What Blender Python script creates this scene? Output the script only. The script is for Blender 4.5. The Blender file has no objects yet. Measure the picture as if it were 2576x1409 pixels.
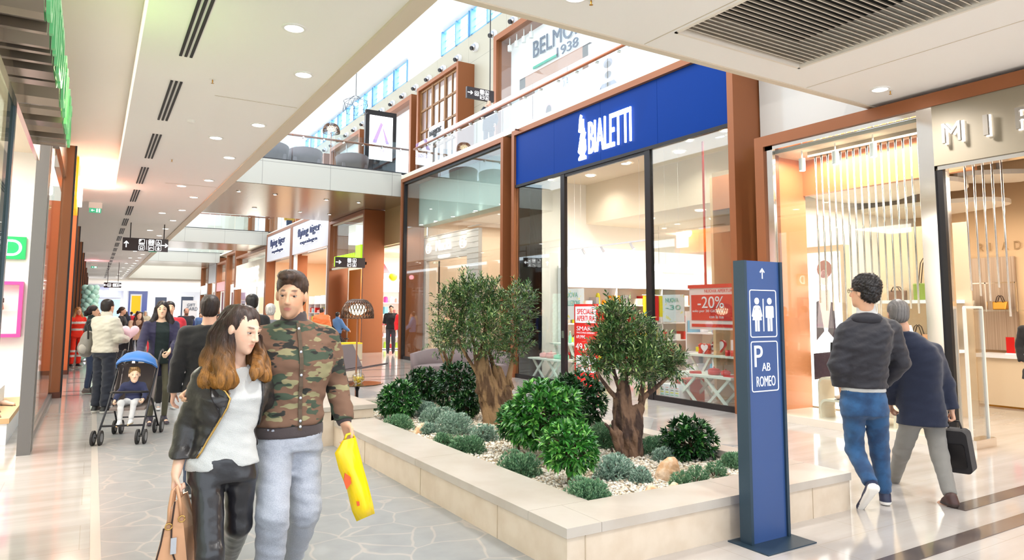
import bpy, math, random
import numpy as np
from mathutils import Vector, Matrix
random.seed(7); rng = np.random.default_rng(7)
SC = bpy.context.scene
COL = SC.collection
PI = math.pi
# ---------------- camera ----------------
FPX, CX, CY, CAMH = 1730.8, 1294.4, 618.3, 1.55
YAW, PIT, ROL = [math.radians(a) for a in (31.343, 5.3835, -.184)]
_F = np.array([math.sin(YAW)*math.cos(PIT), math.cos(YAW)*math.cos(PIT), math.sin(PIT)])
_r = np.array([math.cos(YAW), -math.sin(YAW), 0]); _d = -np.cross(_r, _F)
_R = math.cos(ROL)*_r + math.sin(ROL)*_d; _D = -math.sin(ROL)*_r + math.cos(ROL)*_d
cam = bpy.data.cameras.new('camera'); co = bpy.data.objects.new('camera', cam); COL.objects.link(co)
M4 = Matrix.Identity(4)
for i in range(3):
    M4[i][0] = _R[i]; M4[i][1] = -_D[i]; M4[i][2] = -_F[i]
M4[2][3] = CAMH
co.matrix_world = M4
cam.sensor_width = 36; cam.lens = FPX*36/2576; cam.shift_x = (1288-CX)/2576; cam.shift_y = (CY-704.5)/2576
cam.clip_start = .05; cam.clip_end = 400
SC.camera = co
def at(px, py, ax, val):
    v = _F + _R*(px-CX)/FPX + _D*(py-CY)/FPX
    i = 'xyz'.index(ax); c = np.array([0, 0, CAMH]); return c + v*(val-c[i])/v[i]
# ---------------- world, view ----------------
SC.view_settings.view_transform = 'Standard'; SC.view_settings.look = 'None'; SC.view_settings.gamma = 1
SC.view_settings.exposure = 1.02
w = bpy.data.worlds.new('sky'); SC.world = w; w.use_nodes = True
bg = w.node_tree.nodes['Background']; bg.inputs[0].default_value = (.84, .92, 1, 1); bg.inputs[1].default_value = 1.25
SC.cycles.max_bounces = 7; SC.cycles.diffuse_bounces = 4; SC.cycles.glossy_bounces = 3
SC.cycles.transparent_max_bounces = 24; SC.cycles.transmission_bounces = 4
SC.cycles.caustics_reflective = False; SC.cycles.caustics_refractive = False
SC.cycles.sample_clamp_indirect = 6
SC.cycles.use_denoising = True
def lamp(name, kind, loc, energy, color=(1, .985, .965), size=.1, rot=(0, 0, 0), sizey=None, spot=2.6):
    l = bpy.data.lights.new(name, kind); l.energy = energy; l.color = color
    if kind == 'AREA':
        l.shape = 'RECTANGLE'; l.size = size; l.size_y = sizey or size
    else: l.shadow_soft_size = size
    if kind == 'SPOT': l.spot_size = spot; l.spot_blend = .8
    o = bpy.data.objects.new(name, l); o.location = loc; o.rotation_euler = rot; COL.objects.link(o); return o
# added area lights without fixtures, filling the gallery side from the unseen left
lamp('void_fill', 'AREA', (2.6, 18, 12.6), 640, (.93, .97, 1), 4, (0, math.radians(-28), 0), 36)
lamp('void_fill_far', 'AREA', (3.6, 56, 12.6), 800, (.93, .97, 1), 5, (0, math.radians(-20), 0), 34)
SUN = lamp('sun', 'SUN', (0, 0, 20), .5, (1, .98, .95), .2, (math.radians(20), math.radians(-25), 0))
# ---------------- materials ----------------
MATS = {}
def S(r, g, b):
    f = lambda c: ((c/255+.055)/1.055)**2.4 if c > 10 else c/255/12.92
    return (f(r), f(g), f(b), 1)
def mat(name, col=0, rough=.5, metal=0., emit=0., noise=None, bump=None, alpha=1., coat=0., spec=.5, attr=None, sheen=0., ecol=None):
    if name in MATS: return MATS[name]
    m = bpy.data.materials.new(name); MATS[name] = m; m.use_nodes = True
    nt = m.node_tree; b = nt.nodes['Principled BSDF']
    b.inputs['Base Color'].default_value = col; b.inputs['Roughness'].default_value = rough; b.inputs['Metallic'].default_value = metal
    b.inputs['Specular IOR Level'].default_value = spec
    if coat: b.inputs['Coat Weight'].default_value = coat; b.inputs['Coat Roughness'].default_value = .08
    if emit: b.inputs['Emission Color'].default_value = ecol or col; b.inputs['Emission Strength'].default_value = emit
    if alpha < 1: b.inputs['Alpha'].default_value = alpha
    if sheen: b.inputs['Sheen Weight'].default_value = sheen
    L = nt.links.new
    if attr:
        a = nt.nodes.new('ShaderNodeAttribute'); a.attribute_name = attr; src = a.outputs['Color']
        mx = nt.nodes.new('ShaderNodeMix'); mx.data_type = 'RGBA'; mx.blend_type = 'MULTIPLY'; mx.inputs[0].default_value = 1
        mx.inputs[6].default_value = col; L(src, mx.inputs[7]); L(mx.outputs[2], b.inputs['Base Color'])
    if noise:   # (scale, col2, lo, hi[, stretch])
        tc = nt.nodes.new('ShaderNodeTexCoord'); mp = nt.nodes.new('ShaderNodeMapping'); n = nt.nodes.new('ShaderNodeTexNoise')
        n.inputs['Scale'].default_value = noise[0]; n.inputs['Detail'].default_value = 5
        if len(noise) > 4: mp.inputs['Scale'].default_value = noise[4]
        L(tc.outputs['Object'], mp.inputs[0]); L(mp.outputs[0], n.inputs['Vector'])
        r = nt.nodes.new('ShaderNodeValToRGB'); r.color_ramp.elements[0].position = noise[2]; r.color_ramp.elements[1].position = noise[3]
        r.color_ramp.elements[0].color = col; r.color_ramp.elements[1].color = noise[1]
        L(n.outputs[0], r.inputs[0]); L(r.outputs[0], b.inputs['Base Color'])
    if bump:    # (scale, strength)
        tc = nt.nodes.new('ShaderNodeTexCoord'); n = nt.nodes.new('ShaderNodeTexNoise'); n.inputs['Scale'].default_value = bump[0]; n.inputs['Detail'].default_value = 4
        L(tc.outputs['Object'], n.inputs['Vector']); bp = nt.nodes.new('ShaderNodeBump'); bp.inputs['Strength'].default_value = bump[1]; bp.inputs['Distance'].default_value = .01
        L(n.outputs[0], bp.inputs['Height']); L(bp.outputs[0], b.inputs['Normal'])
    return m
def glass(name, tint=(.93, .98, .96, 1), refl=.35, base=.05, rough=.02):
    if name in MATS: return MATS[name]
    m = bpy.data.materials.new(name); MATS[name] = m; m.use_nodes = True; nt = m.node_tree; nt.nodes.clear()
    o = nt.nodes.new('ShaderNodeOutputMaterial'); t = nt.nodes.new('ShaderNodeBsdfTransparent'); g = nt.nodes.new('ShaderNodeBsdfGlossy')
    lw = nt.nodes.new('ShaderNodeLayerWeight'); lw.inputs[0].default_value = .35; mr = nt.nodes.new('ShaderNodeMapRange'); mx = nt.nodes.new('ShaderNodeMixShader')
    t.inputs[0].default_value = tint; g.inputs['Roughness'].default_value = rough
    mr.inputs[3].default_value = base; mr.inputs[4].default_value = refl
    L = nt.links.new; L(lw.outputs['Fresnel'], mr.inputs[0]); L(mr.outputs[0], mx.inputs[0]); L(t.outputs[0], mx.inputs[1]); L(g.outputs[0], mx.inputs[2]); L(mx.outputs[0], o.inputs[0])
    return m
# ---------------- mesh builder ----------------
def frame_of(d):
    d = np.array(d, float); d /= np.linalg.norm(d)+1e-12
    a = np.array([0, 0, 1.]) if abs(d[2]) < .9 else np.array([1., 0, 0])
    u = np.cross(a, d); u /= np.linalg.norm(u); return u, np.cross(d, u), d
class MB:
    def __init__(s): s.v = []; s.f = []; s.mi = []; s.cur = 0; s.n = 0
    def add(s, vs, fs):
        o = s.n; s.v.extend([tuple(map(float, p)) for p in vs]); s.n += len(vs)
        for f in fs: s.f.append(tuple(i+o for i in f)); s.mi.append(s.cur)
        return s
    def box(s, x0, x1, y0, y1, z0, z1):
        v = [(x, y, z) for z in (z0, z1) for y in (y0, y1) for x in (x0, x1)]
        return s.add(v, [(0, 2, 3, 1), (4, 5, 7, 6), (0, 1, 5, 4), (2, 6, 7, 3), (0, 4, 6, 2), (1, 3, 7, 5)])
    def cyl(s, p0, p1, r0, r1=None, n=12):
        return s.tube([p0, p1], [r0, r0 if r1 is None else r1], n)
    def tube(s, pts, rs, n=8, flat=1.):
        pts = [np.array(p, float) for p in pts]; k = len(pts)
        if not hasattr(rs, '__len__'): rs = [rs]*k
        vs = []; u = None
        for i in range(k):
            t = pts[min(i+1, k-1)]-pts[max(i-1, 0)]; t /= np.linalg.norm(t)+1e-12
            if u is None: u, w, _ = frame_of(t)
            else:
                u = u-t*(u@t); u /= np.linalg.norm(u)+1e-12; w = np.cross(t, u)
            for j in range(n):
                a = 2*PI*j/n; vs.append(pts[i]+rs[i]*(math.cos(a)*u+flat*math.sin(a)*w))
        fs = [(i*n+j, i*n+(j+1) % n, (i+1)*n+(j+1) % n, (i+1)*n+j) for i in range(k-1) for j in range(n)]
        fs += [tuple(range(n-1, -1, -1)), tuple((k-1)*n+j for j in range(n))]
        return s.add(vs, fs)
    def lathe(s, c, prof, n=24, cap=True):
        vs = [(c[0]+r*math.cos(2*PI*j/n), c[1]+r*math.sin(2*PI*j/n), c[2]+z) for r, z in prof for j in range(n)]; k = len(prof)
        fs = [(i*n+j, i*n+(j+1) % n, (i+1)*n+(j+1) % n, (i+1)*n+j) for i in range(k-1) for j in range(n)]
        if cap: fs += [tuple(range(n-1, -1, -1)), tuple((k-1)*n+j for j in range(n))]
        return s.add(vs, fs)
    def ell(s, c, r, n=14, m=8, R=None):
        if not hasattr(r, '__len__'): r = (r, r, r)
        vs = []
        for i in range(m+1):
            th = PI*i/m
            for j in range(n):
                a = 2*PI*j/n; p = np.array([r[0]*math.sin(th)*math.cos(a), r[1]*math.sin(th)*math.sin(a), r[2]*math.cos(th)])
                if R is not None: p = R@p
                vs.append(np.array(c)+p)
        return s.add(vs, [(i*n+j, (i+1)*n+j, (i+1)*n+(j+1) % n, i*n+(j+1) % n) for i in range(m) for j in range(n)])
    def prism(s, poly, vec):
        n = len(poly); p = [np.array(q, float) for q in poly]; vec = np.array(vec, float)
        return s.add(p+[q+vec for q in p], [tuple(range(n-1, -1, -1)), tuple(range(n, 2*n))]+[(i, (i+1) % n, n+(i+1) % n, n+i) for i in range(n)])
    def obox(s, c, U, V, W):
        c, U, V, W = [np.array(a, float) for a in (c, U, V, W)]
        v = [c+a*U+b*V+d*W for d in (-1, 1) for b in (-1, 1) for a in (-1, 1)]
        return s.add(v, [(0, 2, 3, 1), (4, 5, 7, 6), (0, 1, 5, 4), (2, 6, 7, 3), (0, 4, 6, 2), (1, 3, 7, 5)])
    def bar(s, p0, p1, a, b=None, up=(0, 0, 1)):
        p0 = np.array(p0, float); p1 = np.array(p1, float); d = p1-p0; L = np.linalg.norm(d); d /= L
        u = np.cross(d, up); 
        if np.linalg.norm(u) < 1e-3: u = np.array([1., 0, 0])
        u /= np.linalg.norm(u); w = np.cross(u, d); b = b or a
        return s.obox((p0+p1)/2, d*L/2, u*a/2, w*b/2)
    def rrect(s, o, U, V, w, h, r, vec, n=4):
        U = np.array(U, float); V = np.array(V, float); o = np.array(o, float); P = []
        for cx, cy, a0 in ((w-r, r, -PI/2), (w-r, h-r, 0), (r, h-r, PI/2), (r, r, PI)):
            for i in range(n+1):
                a = a0+PI/2*i/n; P.append(o+U*(cx+r*math.cos(a))+V*(cy+r*math.sin(a)))
        return s.prism(P, vec)
    def ring(s, o, U, V, w, h, r, t, vec, n=4):   # rounded outline of thickness t
        U = np.array(U, float); V = np.array(V, float); o = np.array(o, float); P = []; Q = []; vec = np.array(vec, float)
        for cx, cy, a0 in ((w-r, r, -PI/2), (w-r, h-r, 0), (r, h-r, PI/2), (r, r, PI)):
            for i in range(n+1):
                a = a0+PI/2*i/n; c, q = math.cos(a), math.sin(a)
                P.append(o+U*(cx+r*c)+V*(cy+r*q)); rr = max(r-t, 0.001); Q.append(o+U*(cx+rr*c)+V*(cy+rr*q))
        N = len(P); vs = P+Q+[p+vec for p in P]+[q+vec for q in Q]; fs = []
        for i in range(N):
            j = (i+1) % N; fs += [(i, j, N+j, N+i), (2*N+i, 3*N+i, 3*N+j, 2*N+j), (i, 2*N+i, 2*N+j, j), (N+i, N+j, 3*N+j, 3*N+i)]
        return s.add(vs, fs)
    def text(s, t, o, U, V, w, h, d=.004, keep=False, font=None):
        vs, fs = text_geo(t); a = np.array(vs); mn, mxx = a.min(0), a.max(0); sz = mxx-mn
        U, V, o = [np.array(q, float) for q in (U, V, o)]; N = np.cross(U, V)
        sx, sy = w/max(sz[0], 1e-6), h/max(sz[1], 1e-6)
        if keep: sx = sy = min(sx, sy)
        out = [o+U*(p[0]-mn[0])*sx+V*(p[1]-mn[1])*sy+N*(p[2]-mn[2])/max(sz[2], 1e-6)*d for p in a]
        return s.add(out, fs)
    def build(s, name, m, parent=None, smooth=False, colors=None, **props):
        me = bpy.data.meshes.new(name); off = np.zeros(3); q = parent if props.pop('abs', True) else None
        while q is not None: off = off+np.array(q.location); q = q.parent
        v = np.array(s.v)-off if s.v else np.zeros((0, 3))
        me.from_pydata(v.tolist(), [], s.f)
        for mm in (m if isinstance(m, (list, tuple)) else [m]): me.materials.append(mm)
        if isinstance(m, (list, tuple)): me.polygons.foreach_set('material_index', s.mi)
        if smooth: me.polygons.foreach_set('use_smooth', [True]*len(me.polygons))
        if colors is not None:
            ca = me.color_attributes.new('Col', 'FLOAT_COLOR', 'POINT'); ca.data.foreach_set('color', np.asarray(colors, np.float32).ravel())
        me.update(); o = bpy.data.objects.new(name, me); COL.objects.link(o); o.parent = parent
        for k, val in props.items(): o[k] = val
        return o
_tc = {}
def text_geo(t):
    if t in _tc: return _tc[t]
    cu = bpy.data.curves.new('t', 'FONT'); cu.body = t; cu.extrude = .05; cu.size = 1; cu.resolution_u = 6 if len(t) < 5 else 3
    o = bpy.data.objects.new('t', cu); COL.objects.link(o); dg = bpy.context.evaluated_depsgraph_get()
    me = o.evaluated_get(dg).to_mesh(); vs = [tuple(v.co) for v in me.vertices]; fs = [tuple(p.vertices) for p in me.polygons]
    o.evaluated_get(dg).to_mesh_clear(); bpy.data.objects.remove(o); bpy.data.curves.remove(cu); _tc[t] = (vs, fs); return _tc[t]
def thing(name, label, cat, loc=(0, 0, 0), rz=0, group=None):
    o = bpy.data.objects.new(name, None); COL.objects.link(o); o.location = [float(a) for a in loc]; o.rotation_euler = (0, 0, rz); o.empty_display_size = .1
    o['label'] = label; o['category'] = cat
    if group: o['group'] = group
    return o
def tag(o, label, cat, group=None, kind=None):
    o['label'] = label; o['category'] = cat
    if group: o['group'] = group
    if kind: o['kind'] = kind
    return o
def struct(o): o['kind'] = 'structure'; return o
def kids(o): return [c for c in bpy.data.objects if c.parent == o]
def dup(root, loc=None, rz=None, label=None, group=None, tree=None):
    r = root.copy(); COL.objects.link(r)
    if loc is not None: r.location = loc
    if rz is not None: r.rotation_euler = (0, 0, rz)
    if label: r['label'] = label
    if group: r['group'] = group
    for c in (tree if tree is not None else kids(root)):
        k = c.copy(); COL.objects.link(k); k.parent = r
        for g in list(c.children):
            h = g.copy(); COL.objects.link(h); h.parent = k
    return r
X_, Y_, Z_ = np.eye(3)
CREAM = mat('cream_plaster', S(238, 229, 216), .8)
CREAM2 = mat('cream_panel', S(232, 226, 208), .35)
BROWN = mat('copper_brown_metal', S(146, 88, 52), .42, .3)
BROWND = mat('dark_brown_metal', S(98, 58, 44), .45, .3)
BLACK = mat('black_metal', S(38, 35, 36), .4, .4)
DARK = mat('charcoal', S(48, 46, 50), .6)
WHITE = mat('white_paint', S(245, 243, 238), .5)
WARMW = mat('warm_white', S(250, 238, 220), .6)
CHROME = mat('polished_chrome', S(225, 222, 218), .12, 1)
GLS = glass('shop_glass', (.96, .99, .98, 1), .34, .035)
GLU = glass('upper_glass', (.95, .98, .98, 1), .12, .015)
GLR = glass('railing_glass', (.88, .94, .97, 1), .34, .04)
EMW = mat('lamp_diffuser', (1, 1, 1, 1), .5, emit=6, ecol=(1, .97, .92, 1))
LETW = mat('lit_white_letters', (1, 1, 1, 1), .5, emit=2)
RED = mat('promo_red', S(226, 45, 38), .45)
# ================= THE SETTING =================
def floor_mat():
    m = mat('marble_floor', S(236, 224, 208), .1, coat=.25); nt = m.node_tree; b = nt.nodes['Principled BSDF']; L = nt.links.new
    tc = nt.nodes.new('ShaderNodeTexCoord'); mp = nt.nodes.new('ShaderNodeMapping'); mp.inputs['Scale'].default_value = (.5, 3.2, 1); L(tc.outputs['Object'], mp.inputs[0])
    n = nt.nodes.new('ShaderNodeTexNoise'); n.inputs['Scale'].default_value = 1.6; n.inputs['Detail'].default_value = 8; L(mp.outputs[0], n.inputs['Vector'])
    r = nt.nodes.new('ShaderNodeValToRGB'); r.color_ramp.elements[0].position = .35; r.color_ramp.elements[1].position = .65
    r.color_ramp.elements[0].color = S(176, 168, 162); r.color_ramp.elements[1].color = S(190, 184, 179); L(n.outputs[0], r.inputs[0])
    bt = nt.nodes.new('ShaderNodeTexBrick'); bt.inputs['Color1'].default_value = (1, 1, 1, 1); bt.inputs['Color2'].default_value = (.95, .94, .93, 1); bt.inputs['Mortar'].default_value = (.84, .81, .77, 1)
    bt.inputs['Scale'].default_value = 1; bt.inputs['Brick Width'].default_value = 1.2; bt.inputs['Row Height'].default_value = .6; bt.inputs['Mortar Size'].default_value = .003
    L(tc.outputs['Object'], bt.inputs['Vector']); mx = nt.nodes.new('ShaderNodeMix'); mx.data_type = 'RGBA'; mx.blend_type = 'MULTIPLY'; mx.inputs[0].default_value = 1
    L(r.outputs[0], mx.inputs[6]); L(bt.outputs['Color'], mx.inputs[7]); L(mx.outputs[2], b.inputs['Base Color']); return m
def paving_mat():
    m = mat('crazy_paving', S(205, 202, 192), .32); nt = m.node_tree; b = nt.nodes['Principled BSDF']; L = nt.links.new
    tc = nt.nodes.new('ShaderNodeTexCoord'); nz = nt.nodes.new('ShaderNodeTexNoise'); nz.inputs['Scale'].default_value = 2.5
    ad = nt.nodes.new('ShaderNodeMix'); ad.data_type = 'RGBA'; ad.inputs[0].default_value = .12
    L(tc.outputs['Object'], nz.inputs['Vector']); L(tc.outputs['Object'], ad.inputs[6]); L(nz.outputs['Color'], ad.inputs[7])
    v = nt.nodes.new('ShaderNodeTexVoronoi'); v.feature = 'DISTANCE_TO_EDGE'; v.inputs['Scale'].default_value = 3.1; L(ad.outputs[2], v.inputs['Vector'])
    r = nt.nodes.new('ShaderNodeValToRGB'); r.color_ramp.elements[0].position = .012; r.color_ramp.elements[1].position = .03
    r.color_ramp.elements[0].color = S(166, 160, 153); r.color_ramp.elements[1].color = S(142, 143, 142); L(v.outputs['Distance'], r.inputs[0])
    n2 = nt.nodes.new('ShaderNodeTexNoise'); n2.inputs['Scale'].default_value = 6; n2.inputs['Detail'].default_value = 6; L(tc.outputs['Object'], n2.inputs['Vector'])
    r2 = nt.nodes.new('ShaderNodeValToRGB'); r2.color_ramp.elements[0].color = (.86, .86, .87, 1); r2.color_ramp.elements[1].color = (1, 1, 1, 1); r2.color_ramp.elements[0].position = .3; r2.color_ramp.elements[1].position = .6; L(n2.outputs[0], r2.inputs[0])
    mx = nt.nodes.new('ShaderNodeMix'); mx.data_type = 'RGBA'; mx.blend_type = 'MULTIPLY'; mx.inputs[0].default_value = 1; L(r.outputs[0], mx.inputs[6]); L(r2.outputs[0], mx.inputs[7]); L(mx.outputs[2], b.inputs['Base Color']); return m
def panel_mat(name, col, w, h, rough=.35, axis='X', metal=0., joint=.55):   # smooth cladding panels with thin joints
    m = mat(name, col, rough, metal); nt = m.node_tree; b = nt.nodes['Principled BSDF']; L = nt.links.new
    tc = nt.nodes.new('ShaderNodeTexCoord'); sp = nt.nodes.new('ShaderNodeSeparateXYZ'); cb = nt.nodes.new('ShaderNodeCombineXYZ'); L(tc.outputs['Object'], sp.inputs[0])
    L(sp.outputs[axis[0]], cb.inputs[0]); L(sp.outputs[axis[1] if len(axis) > 1 else 'Z'], cb.inputs[1])
    bt = nt.nodes.new('ShaderNodeTexBrick'); bt.offset = 0; bt.inputs['Color1'].default_value = col; bt.inputs['Color2'].default_value = col
    bt.inputs['Mortar'].default_value = tuple(c*joint for c in col[:3])+(1,); bt.inputs['Scale'].default_value = 1; bt.inputs['Brick Width'].default_value = w; bt.inputs['Row Height'].default_value = h; bt.inputs['Mortar Size'].default_value = .008
    L(cb.outputs[0], bt.inputs['Vector']); L(bt.outputs['Color'], b.inputs['Base Color']); return m
CEIL = mat('ceiling_paint', S(252, 249, 244), .75)
FASC = panel_mat('fascia_panels', S(192, 191, 182), 2.05, 3, .4, 'X')
WALLP = panel_mat('upper_wall_panels', S(176, 170, 152), 2.9, 1.85, .4, 'Y')
SOFF = panel_mat('soffit_metal', S(172, 158, 134), 2.1, 2.4, .2, 'XY', .7, .6)
VAULT = mat('vault_white', S(246, 248, 250), .7)
GOLD = mat('beige_gold_metal', S(205, 188, 140), .3, .4)
struct(MB().box(-9, 16, -6, 96, -.2, 0).build('floor', floor_mat()))
pv = MB(); PVM = paving_mat()
pv.prism([(.12, -4, 0), (2.5, -4, 0), (2.5, 5.6, 0), (6.5, 5.6, 0), (5.8, 6.43, 0), (7.0, 7.6, 0), (7.0, 13.95, 0), (.12, 13.95, 0)], (0, 0, .003))
struct(pv.build('floor_paving', PVM))
struct(MB().box(.06, .12, -4, 14.01, 0, .0035).box(.06, 7.06, 13.95, 14.01, 0, .0035).box(7.0, 7.06, 7.6, 14, 0, .0035).build('trim_1', mat('floor_border', S(178, 170, 162), .25)))
DST = mat('dark_marble_band', S(112, 98, 90), .12, noise=(2.5, S(78, 70, 70), .38, .62), coat=.3)
for i, (x0, x1, y0, y1) in enumerate(((4.22, 9.6, 2.5, 2.64), (5.9, 9.6, 2.9, 3.04), (-.4, 8.3, 14.9, 14.94), (-.4, 8.3, 15.6, 15.66), (-.4, 8.3, 17.4, 17.44), (-.4, 8.3, 18.4, 18.44))):
    struct(MB().box(x0, x1, y0, y1, 0, .004).build('trim_%d' % (i+2), DST))
# ---- low ceiling around the void
c = MB(); c.box(.27, 2.33, -3, 70, 4.2, 6.0); struct(c.build('ceiling_left', CEIL))
c = MB(); c.box(2.33, 4.6, -3, 5.1, 4.2, 6.0); c.box(6.45, 8.75, -3, 5.1, 4.2, 6.0); c.box(4.6, 6.45, 4.63, 5.1, 4.2, 6.0); c.box(4.6, 6.45, -3, 2.2, 4.2, 6.0)
struct(c.build('ceiling_front', CEIL))
struct(MB().box(-.62, .27, -3, 17.5, 4.62, 5.9).build('ceiling_recess', CEIL)); struct(MB().box(-.62, .27, 17.5, 70, 4.2, 5.9).build('ceiling_recess', CEIL))
struct(MB().box(2.18, 2.36, 5.05, 70, 4.17, 4.2).box(2.18, 8.75, 5.02, 5.1, 4.185, 4.2).build('trim_9', mat('ceiling_edge', S(222, 208, 186), .6)))
tg = MB()
for a in ((4.6, 4.63, 2.2, 4.63), (6.42, 6.45, 2.2, 4.63), (4.6, 6.45, 4.6, 4.63)): tg.box(a[0], a[1], a[2], a[3], 4.19, 4.3)
g = thing('ceiling_grille', 'large slatted air grille set in the low ceiling above the blue pictogram totem', 'grille', (5.5, 3.4, 4.2))
tg.build('frame', CREAM, g)
sl = MB()
y = 2.24
while y < 4.6:
    sl.obox((5.525, y, 4.235), (.9, 0, 0), (0, .012, .018), (0, .003, -.002)); y += .064
sl.build('slats', mat('grille_slat', S(214, 202, 184), .4), g); MB().box(4.6, 6.45, 2.2, 4.63, 4.5, 4.52).build('duct', mat('duct_black', S(20, 22, 22), .8), g)
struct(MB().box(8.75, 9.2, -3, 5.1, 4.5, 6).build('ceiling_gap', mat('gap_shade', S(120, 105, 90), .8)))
struct(MB().box(1.15, 2.15, 9.05, 9.058, 4.196, 4.2).box(1.15, 2.15, 16.0, 16.01, 4.196, 4.2).box(4.55, 4.558, 1, 5.0, 4.196, 4.2).box(7.1, 7.108, 1, 5, 4.196, 4.2).build('trim_12', mat('ceiling_joint', S(205, 192, 170), .7)))
# ---- atrium gallery, upper wall, roof
struct(MB().box(8.52, 12.2, 5.1, 71, 5.87, 6.0).build('floor_gallery', CREAM2))
struct(MB().box(12.0, 12.3, 2, 90, 6.0, 12.2).build('wall_upper', WALLP))
struct(MB().box(2.0, 2.33, 5.1, 70, 6.0, 6.1).build('trim_10', CREAM2))
# clerestory strip windows
WINB = mat('blue_window_frame', S(110, 165, 205), .35, .3)
SKYG = mat('bright_sky_pane', (1, 1, 1, 1), .5, emit=2.6, ecol=(.93, .97, 1, 1))
k = 1
for (ya, yb) in ((19.0, 25.6), (29.4, 47.5), (50, 70)):
    f = MB(); n = int(round((yb-ya)/1.45)); st = (yb-ya)/n
    f.box(12.0, 12.2, ya, yb, 12.2, 12.26); f.box(12.0, 12.2, ya, yb, 13.18, 13.25)
    for i in range(n+1):
        yy = ya+i*st; f.box(11.95, 12.25, yy-.05, yy+.05, 12.2, 13.25)
        if i % 2 and i < n: f.box(11.95, 12.25, yy+.17, yy+.25, 12.2, 13.25)
        if i < n:
            for zz in (12.55, 12.85): f.box(12.1, 12.14, yy, yy+st, zz, zz+.02)
    o = struct(f.build('window_%d' % k, WINB)); struct(MB().box(12.16, 12.18, ya, yb, 12.26, 13.2).build('pane', SKYG, o)); k += 1
struct(MB().box(12.0, 12.3, 25.6, 29.4, 12.2, 14).box(12.0, 12.3, 47.5, 50, 12.2, 14).box(12, 12.3, 5, 19, 12.2, 14).build('wall_clerestory', VAULT))
r = MB(); r.prism([(12.4, 5, 13.25), (12.4, 5, 13.45), (3.2, 5, 16.2), (3.2, 5, 16.0)], (0, 23, 0)); struct(r.build('roof_vault', VAULT))
r = MB(); r.prism([(12.4, 28.05, 13.25), (12.4, 28.05, 13.45), (3.2, 28.05, 15.6), (3.2, 28.05, 15.4)], (0, 22, 0)); struct(r.build('roof_vault', VAULT))
r = MB(); r.prism([(12.4, 50.1, 13.25), (12.4, 50.1, 13.45), (3.2, 50.1, 16.2), (3.2, 50.1, 16.0)], (0, 32, 0)); struct(r.build('roof_vault', VAULT))
struct(MB().box(3.2, 12.2, 28.0, 28.05, 13.4, 16.3).build('roof_step', VAULT))
# ---- footbridges
HAND = mat('copper_handrail', S(170, 105, 75), .3, .6)
def railing(label, p0, p1, n, group=None, z0=6.08, h=1.05, rail=.86, off=(0, 0)):
    t = thing('glass_railing', label, 'railing', ((p0[0]+p1[0])/2, (p0[1]+p1[1])/2, z0), group=group)
    d = np.array([p1[0]-p0[0], p1[1]-p0[1], 0.]); L = np.linalg.norm(d); d /= L; nn = np.array([-d[1], d[0], 0]); P0 = np.array([p0[0], p0[1], z0]); st = L/n
    b = MB()
    for i in range(n):
        a = P0+d*(i*st+.012); q = P0+d*((i+1)*st-.012)
        m = MB(); m.obox((a+q)/2+np.array([0, 0, h/2]), (q-a)/2, (0, 0, h/2), nn*.009); m.build('glass_panel', GLR, t)
        for u in (.25, .75):
            c0 = P0+d*(i+u)*st+np.array([0, 0, rail-.05]); MB().cyl(c0-nn*.03, c0+nn*.06, .03, n=8).build('boss', CHROME, t)
    m = MB(); m.tube([P0+nn*.06+np.array([0, 0, rail]), P0+d*L+nn*.06+np.array([0, 0, rail])], .035, 8); m.build('handrail', HAND, t, True)
    m = MB(); m.obox(P0+d*L/2+np.array([0, 0, .01]), d*L/2, nn*.03, (0, 0, .035)); m.build('base_channel', DARK, t)
    return t
def bridge(ya, yb, x1=8.52, lab='', n=5):
    o = struct(MB().box(2.33, x1, ya, yb, 5.32, 6.04).build('trim_bridge', CREAM2))
    struct(MB().box(2.33, x1, ya-.06, ya, 5.3, 6.08).build('fascia', FASC, o))
    struct(MB().box(2.33, 9.3 if ya < 30 else x1, ya, yb, 5.29, 5.32).build('soffit', SOFF, o))
    if lab: railing(lab, (2.4, ya+.02), (x1+.3, ya+.02), n)
bridge(21.3, 28.7, lab='glass railing with copper handrail along the nearest footbridge', n=5)
bridge(41.8, 46.5, lab='glass railing along the second footbridge, behind the nearest one', n=6)
bridge(59.9, 66.5, lab='glass railing along the third and farthest footbridge', n=6)
railing('long glass railing with copper handrail on the gallery above the blue coffee shop', (9.0, 5.2), (9.0, 21.2), 11)
# end of the corridor: upper wall over a lit cove, low court and far shopfronts
struct(MB().box(-6, 15, 70, 71, 4.35, 12).build('wall_far', mat('far_wall', S(222, 216, 202), .7)))
struct(MB().box(-6, 15, 71, 95, 4.2, 4.35).build('ceiling_far', CREAM))
struct(MB().box(1.2, 12, 76.5, 77, 3.35, 4.2).build('trim_11', mat('lit_cove', (1, 1, 1, 1), .6, emit=1.3, ecol=(1, .99, .96, 1))))
struct(MB().box(-9, 16, 86, 86.3, 0, 4.4).build('wall_end', mat('end_wall', S(214, 216, 222), .6)))
lamp('court_light', 'AREA', (4, 80, 4.1), 600, (.95, .97, 1), 10, sizey=8)
# ---- left facade
struct(MB().box(-.75, -.62, 15, 86, 4.15, 6.2).build('wall_left', CREAM)); struct(MB().box(-.62, -.56, -3, 15, 4.3, 4.62).build('wall_left', GOLD))
# side wall behind the camera-right shops
struct(MB().box(9.2, 9.4, -3, 4.0, 4.17, 6.2).box(9.0, 9.2, 5.1, 7.2, 4.17, 5.87).build('wall_right', mat('glossy_cream', S(206, 200, 192), .15, coat=.3)))
struct(MB().box(8.9, 9.2, 6.9, 7.2, 0, 4.17).build('wall_right', GOLD))
struct(MB().box(9.2, 9.35, 20.98, 24.5, 3.95, 5.9).build('wall_right', GOLD)); struct(MB().box(9.0, 9.2, 13.96, 14.34, 0, 5.85).build('wall_right', GOLD))
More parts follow.
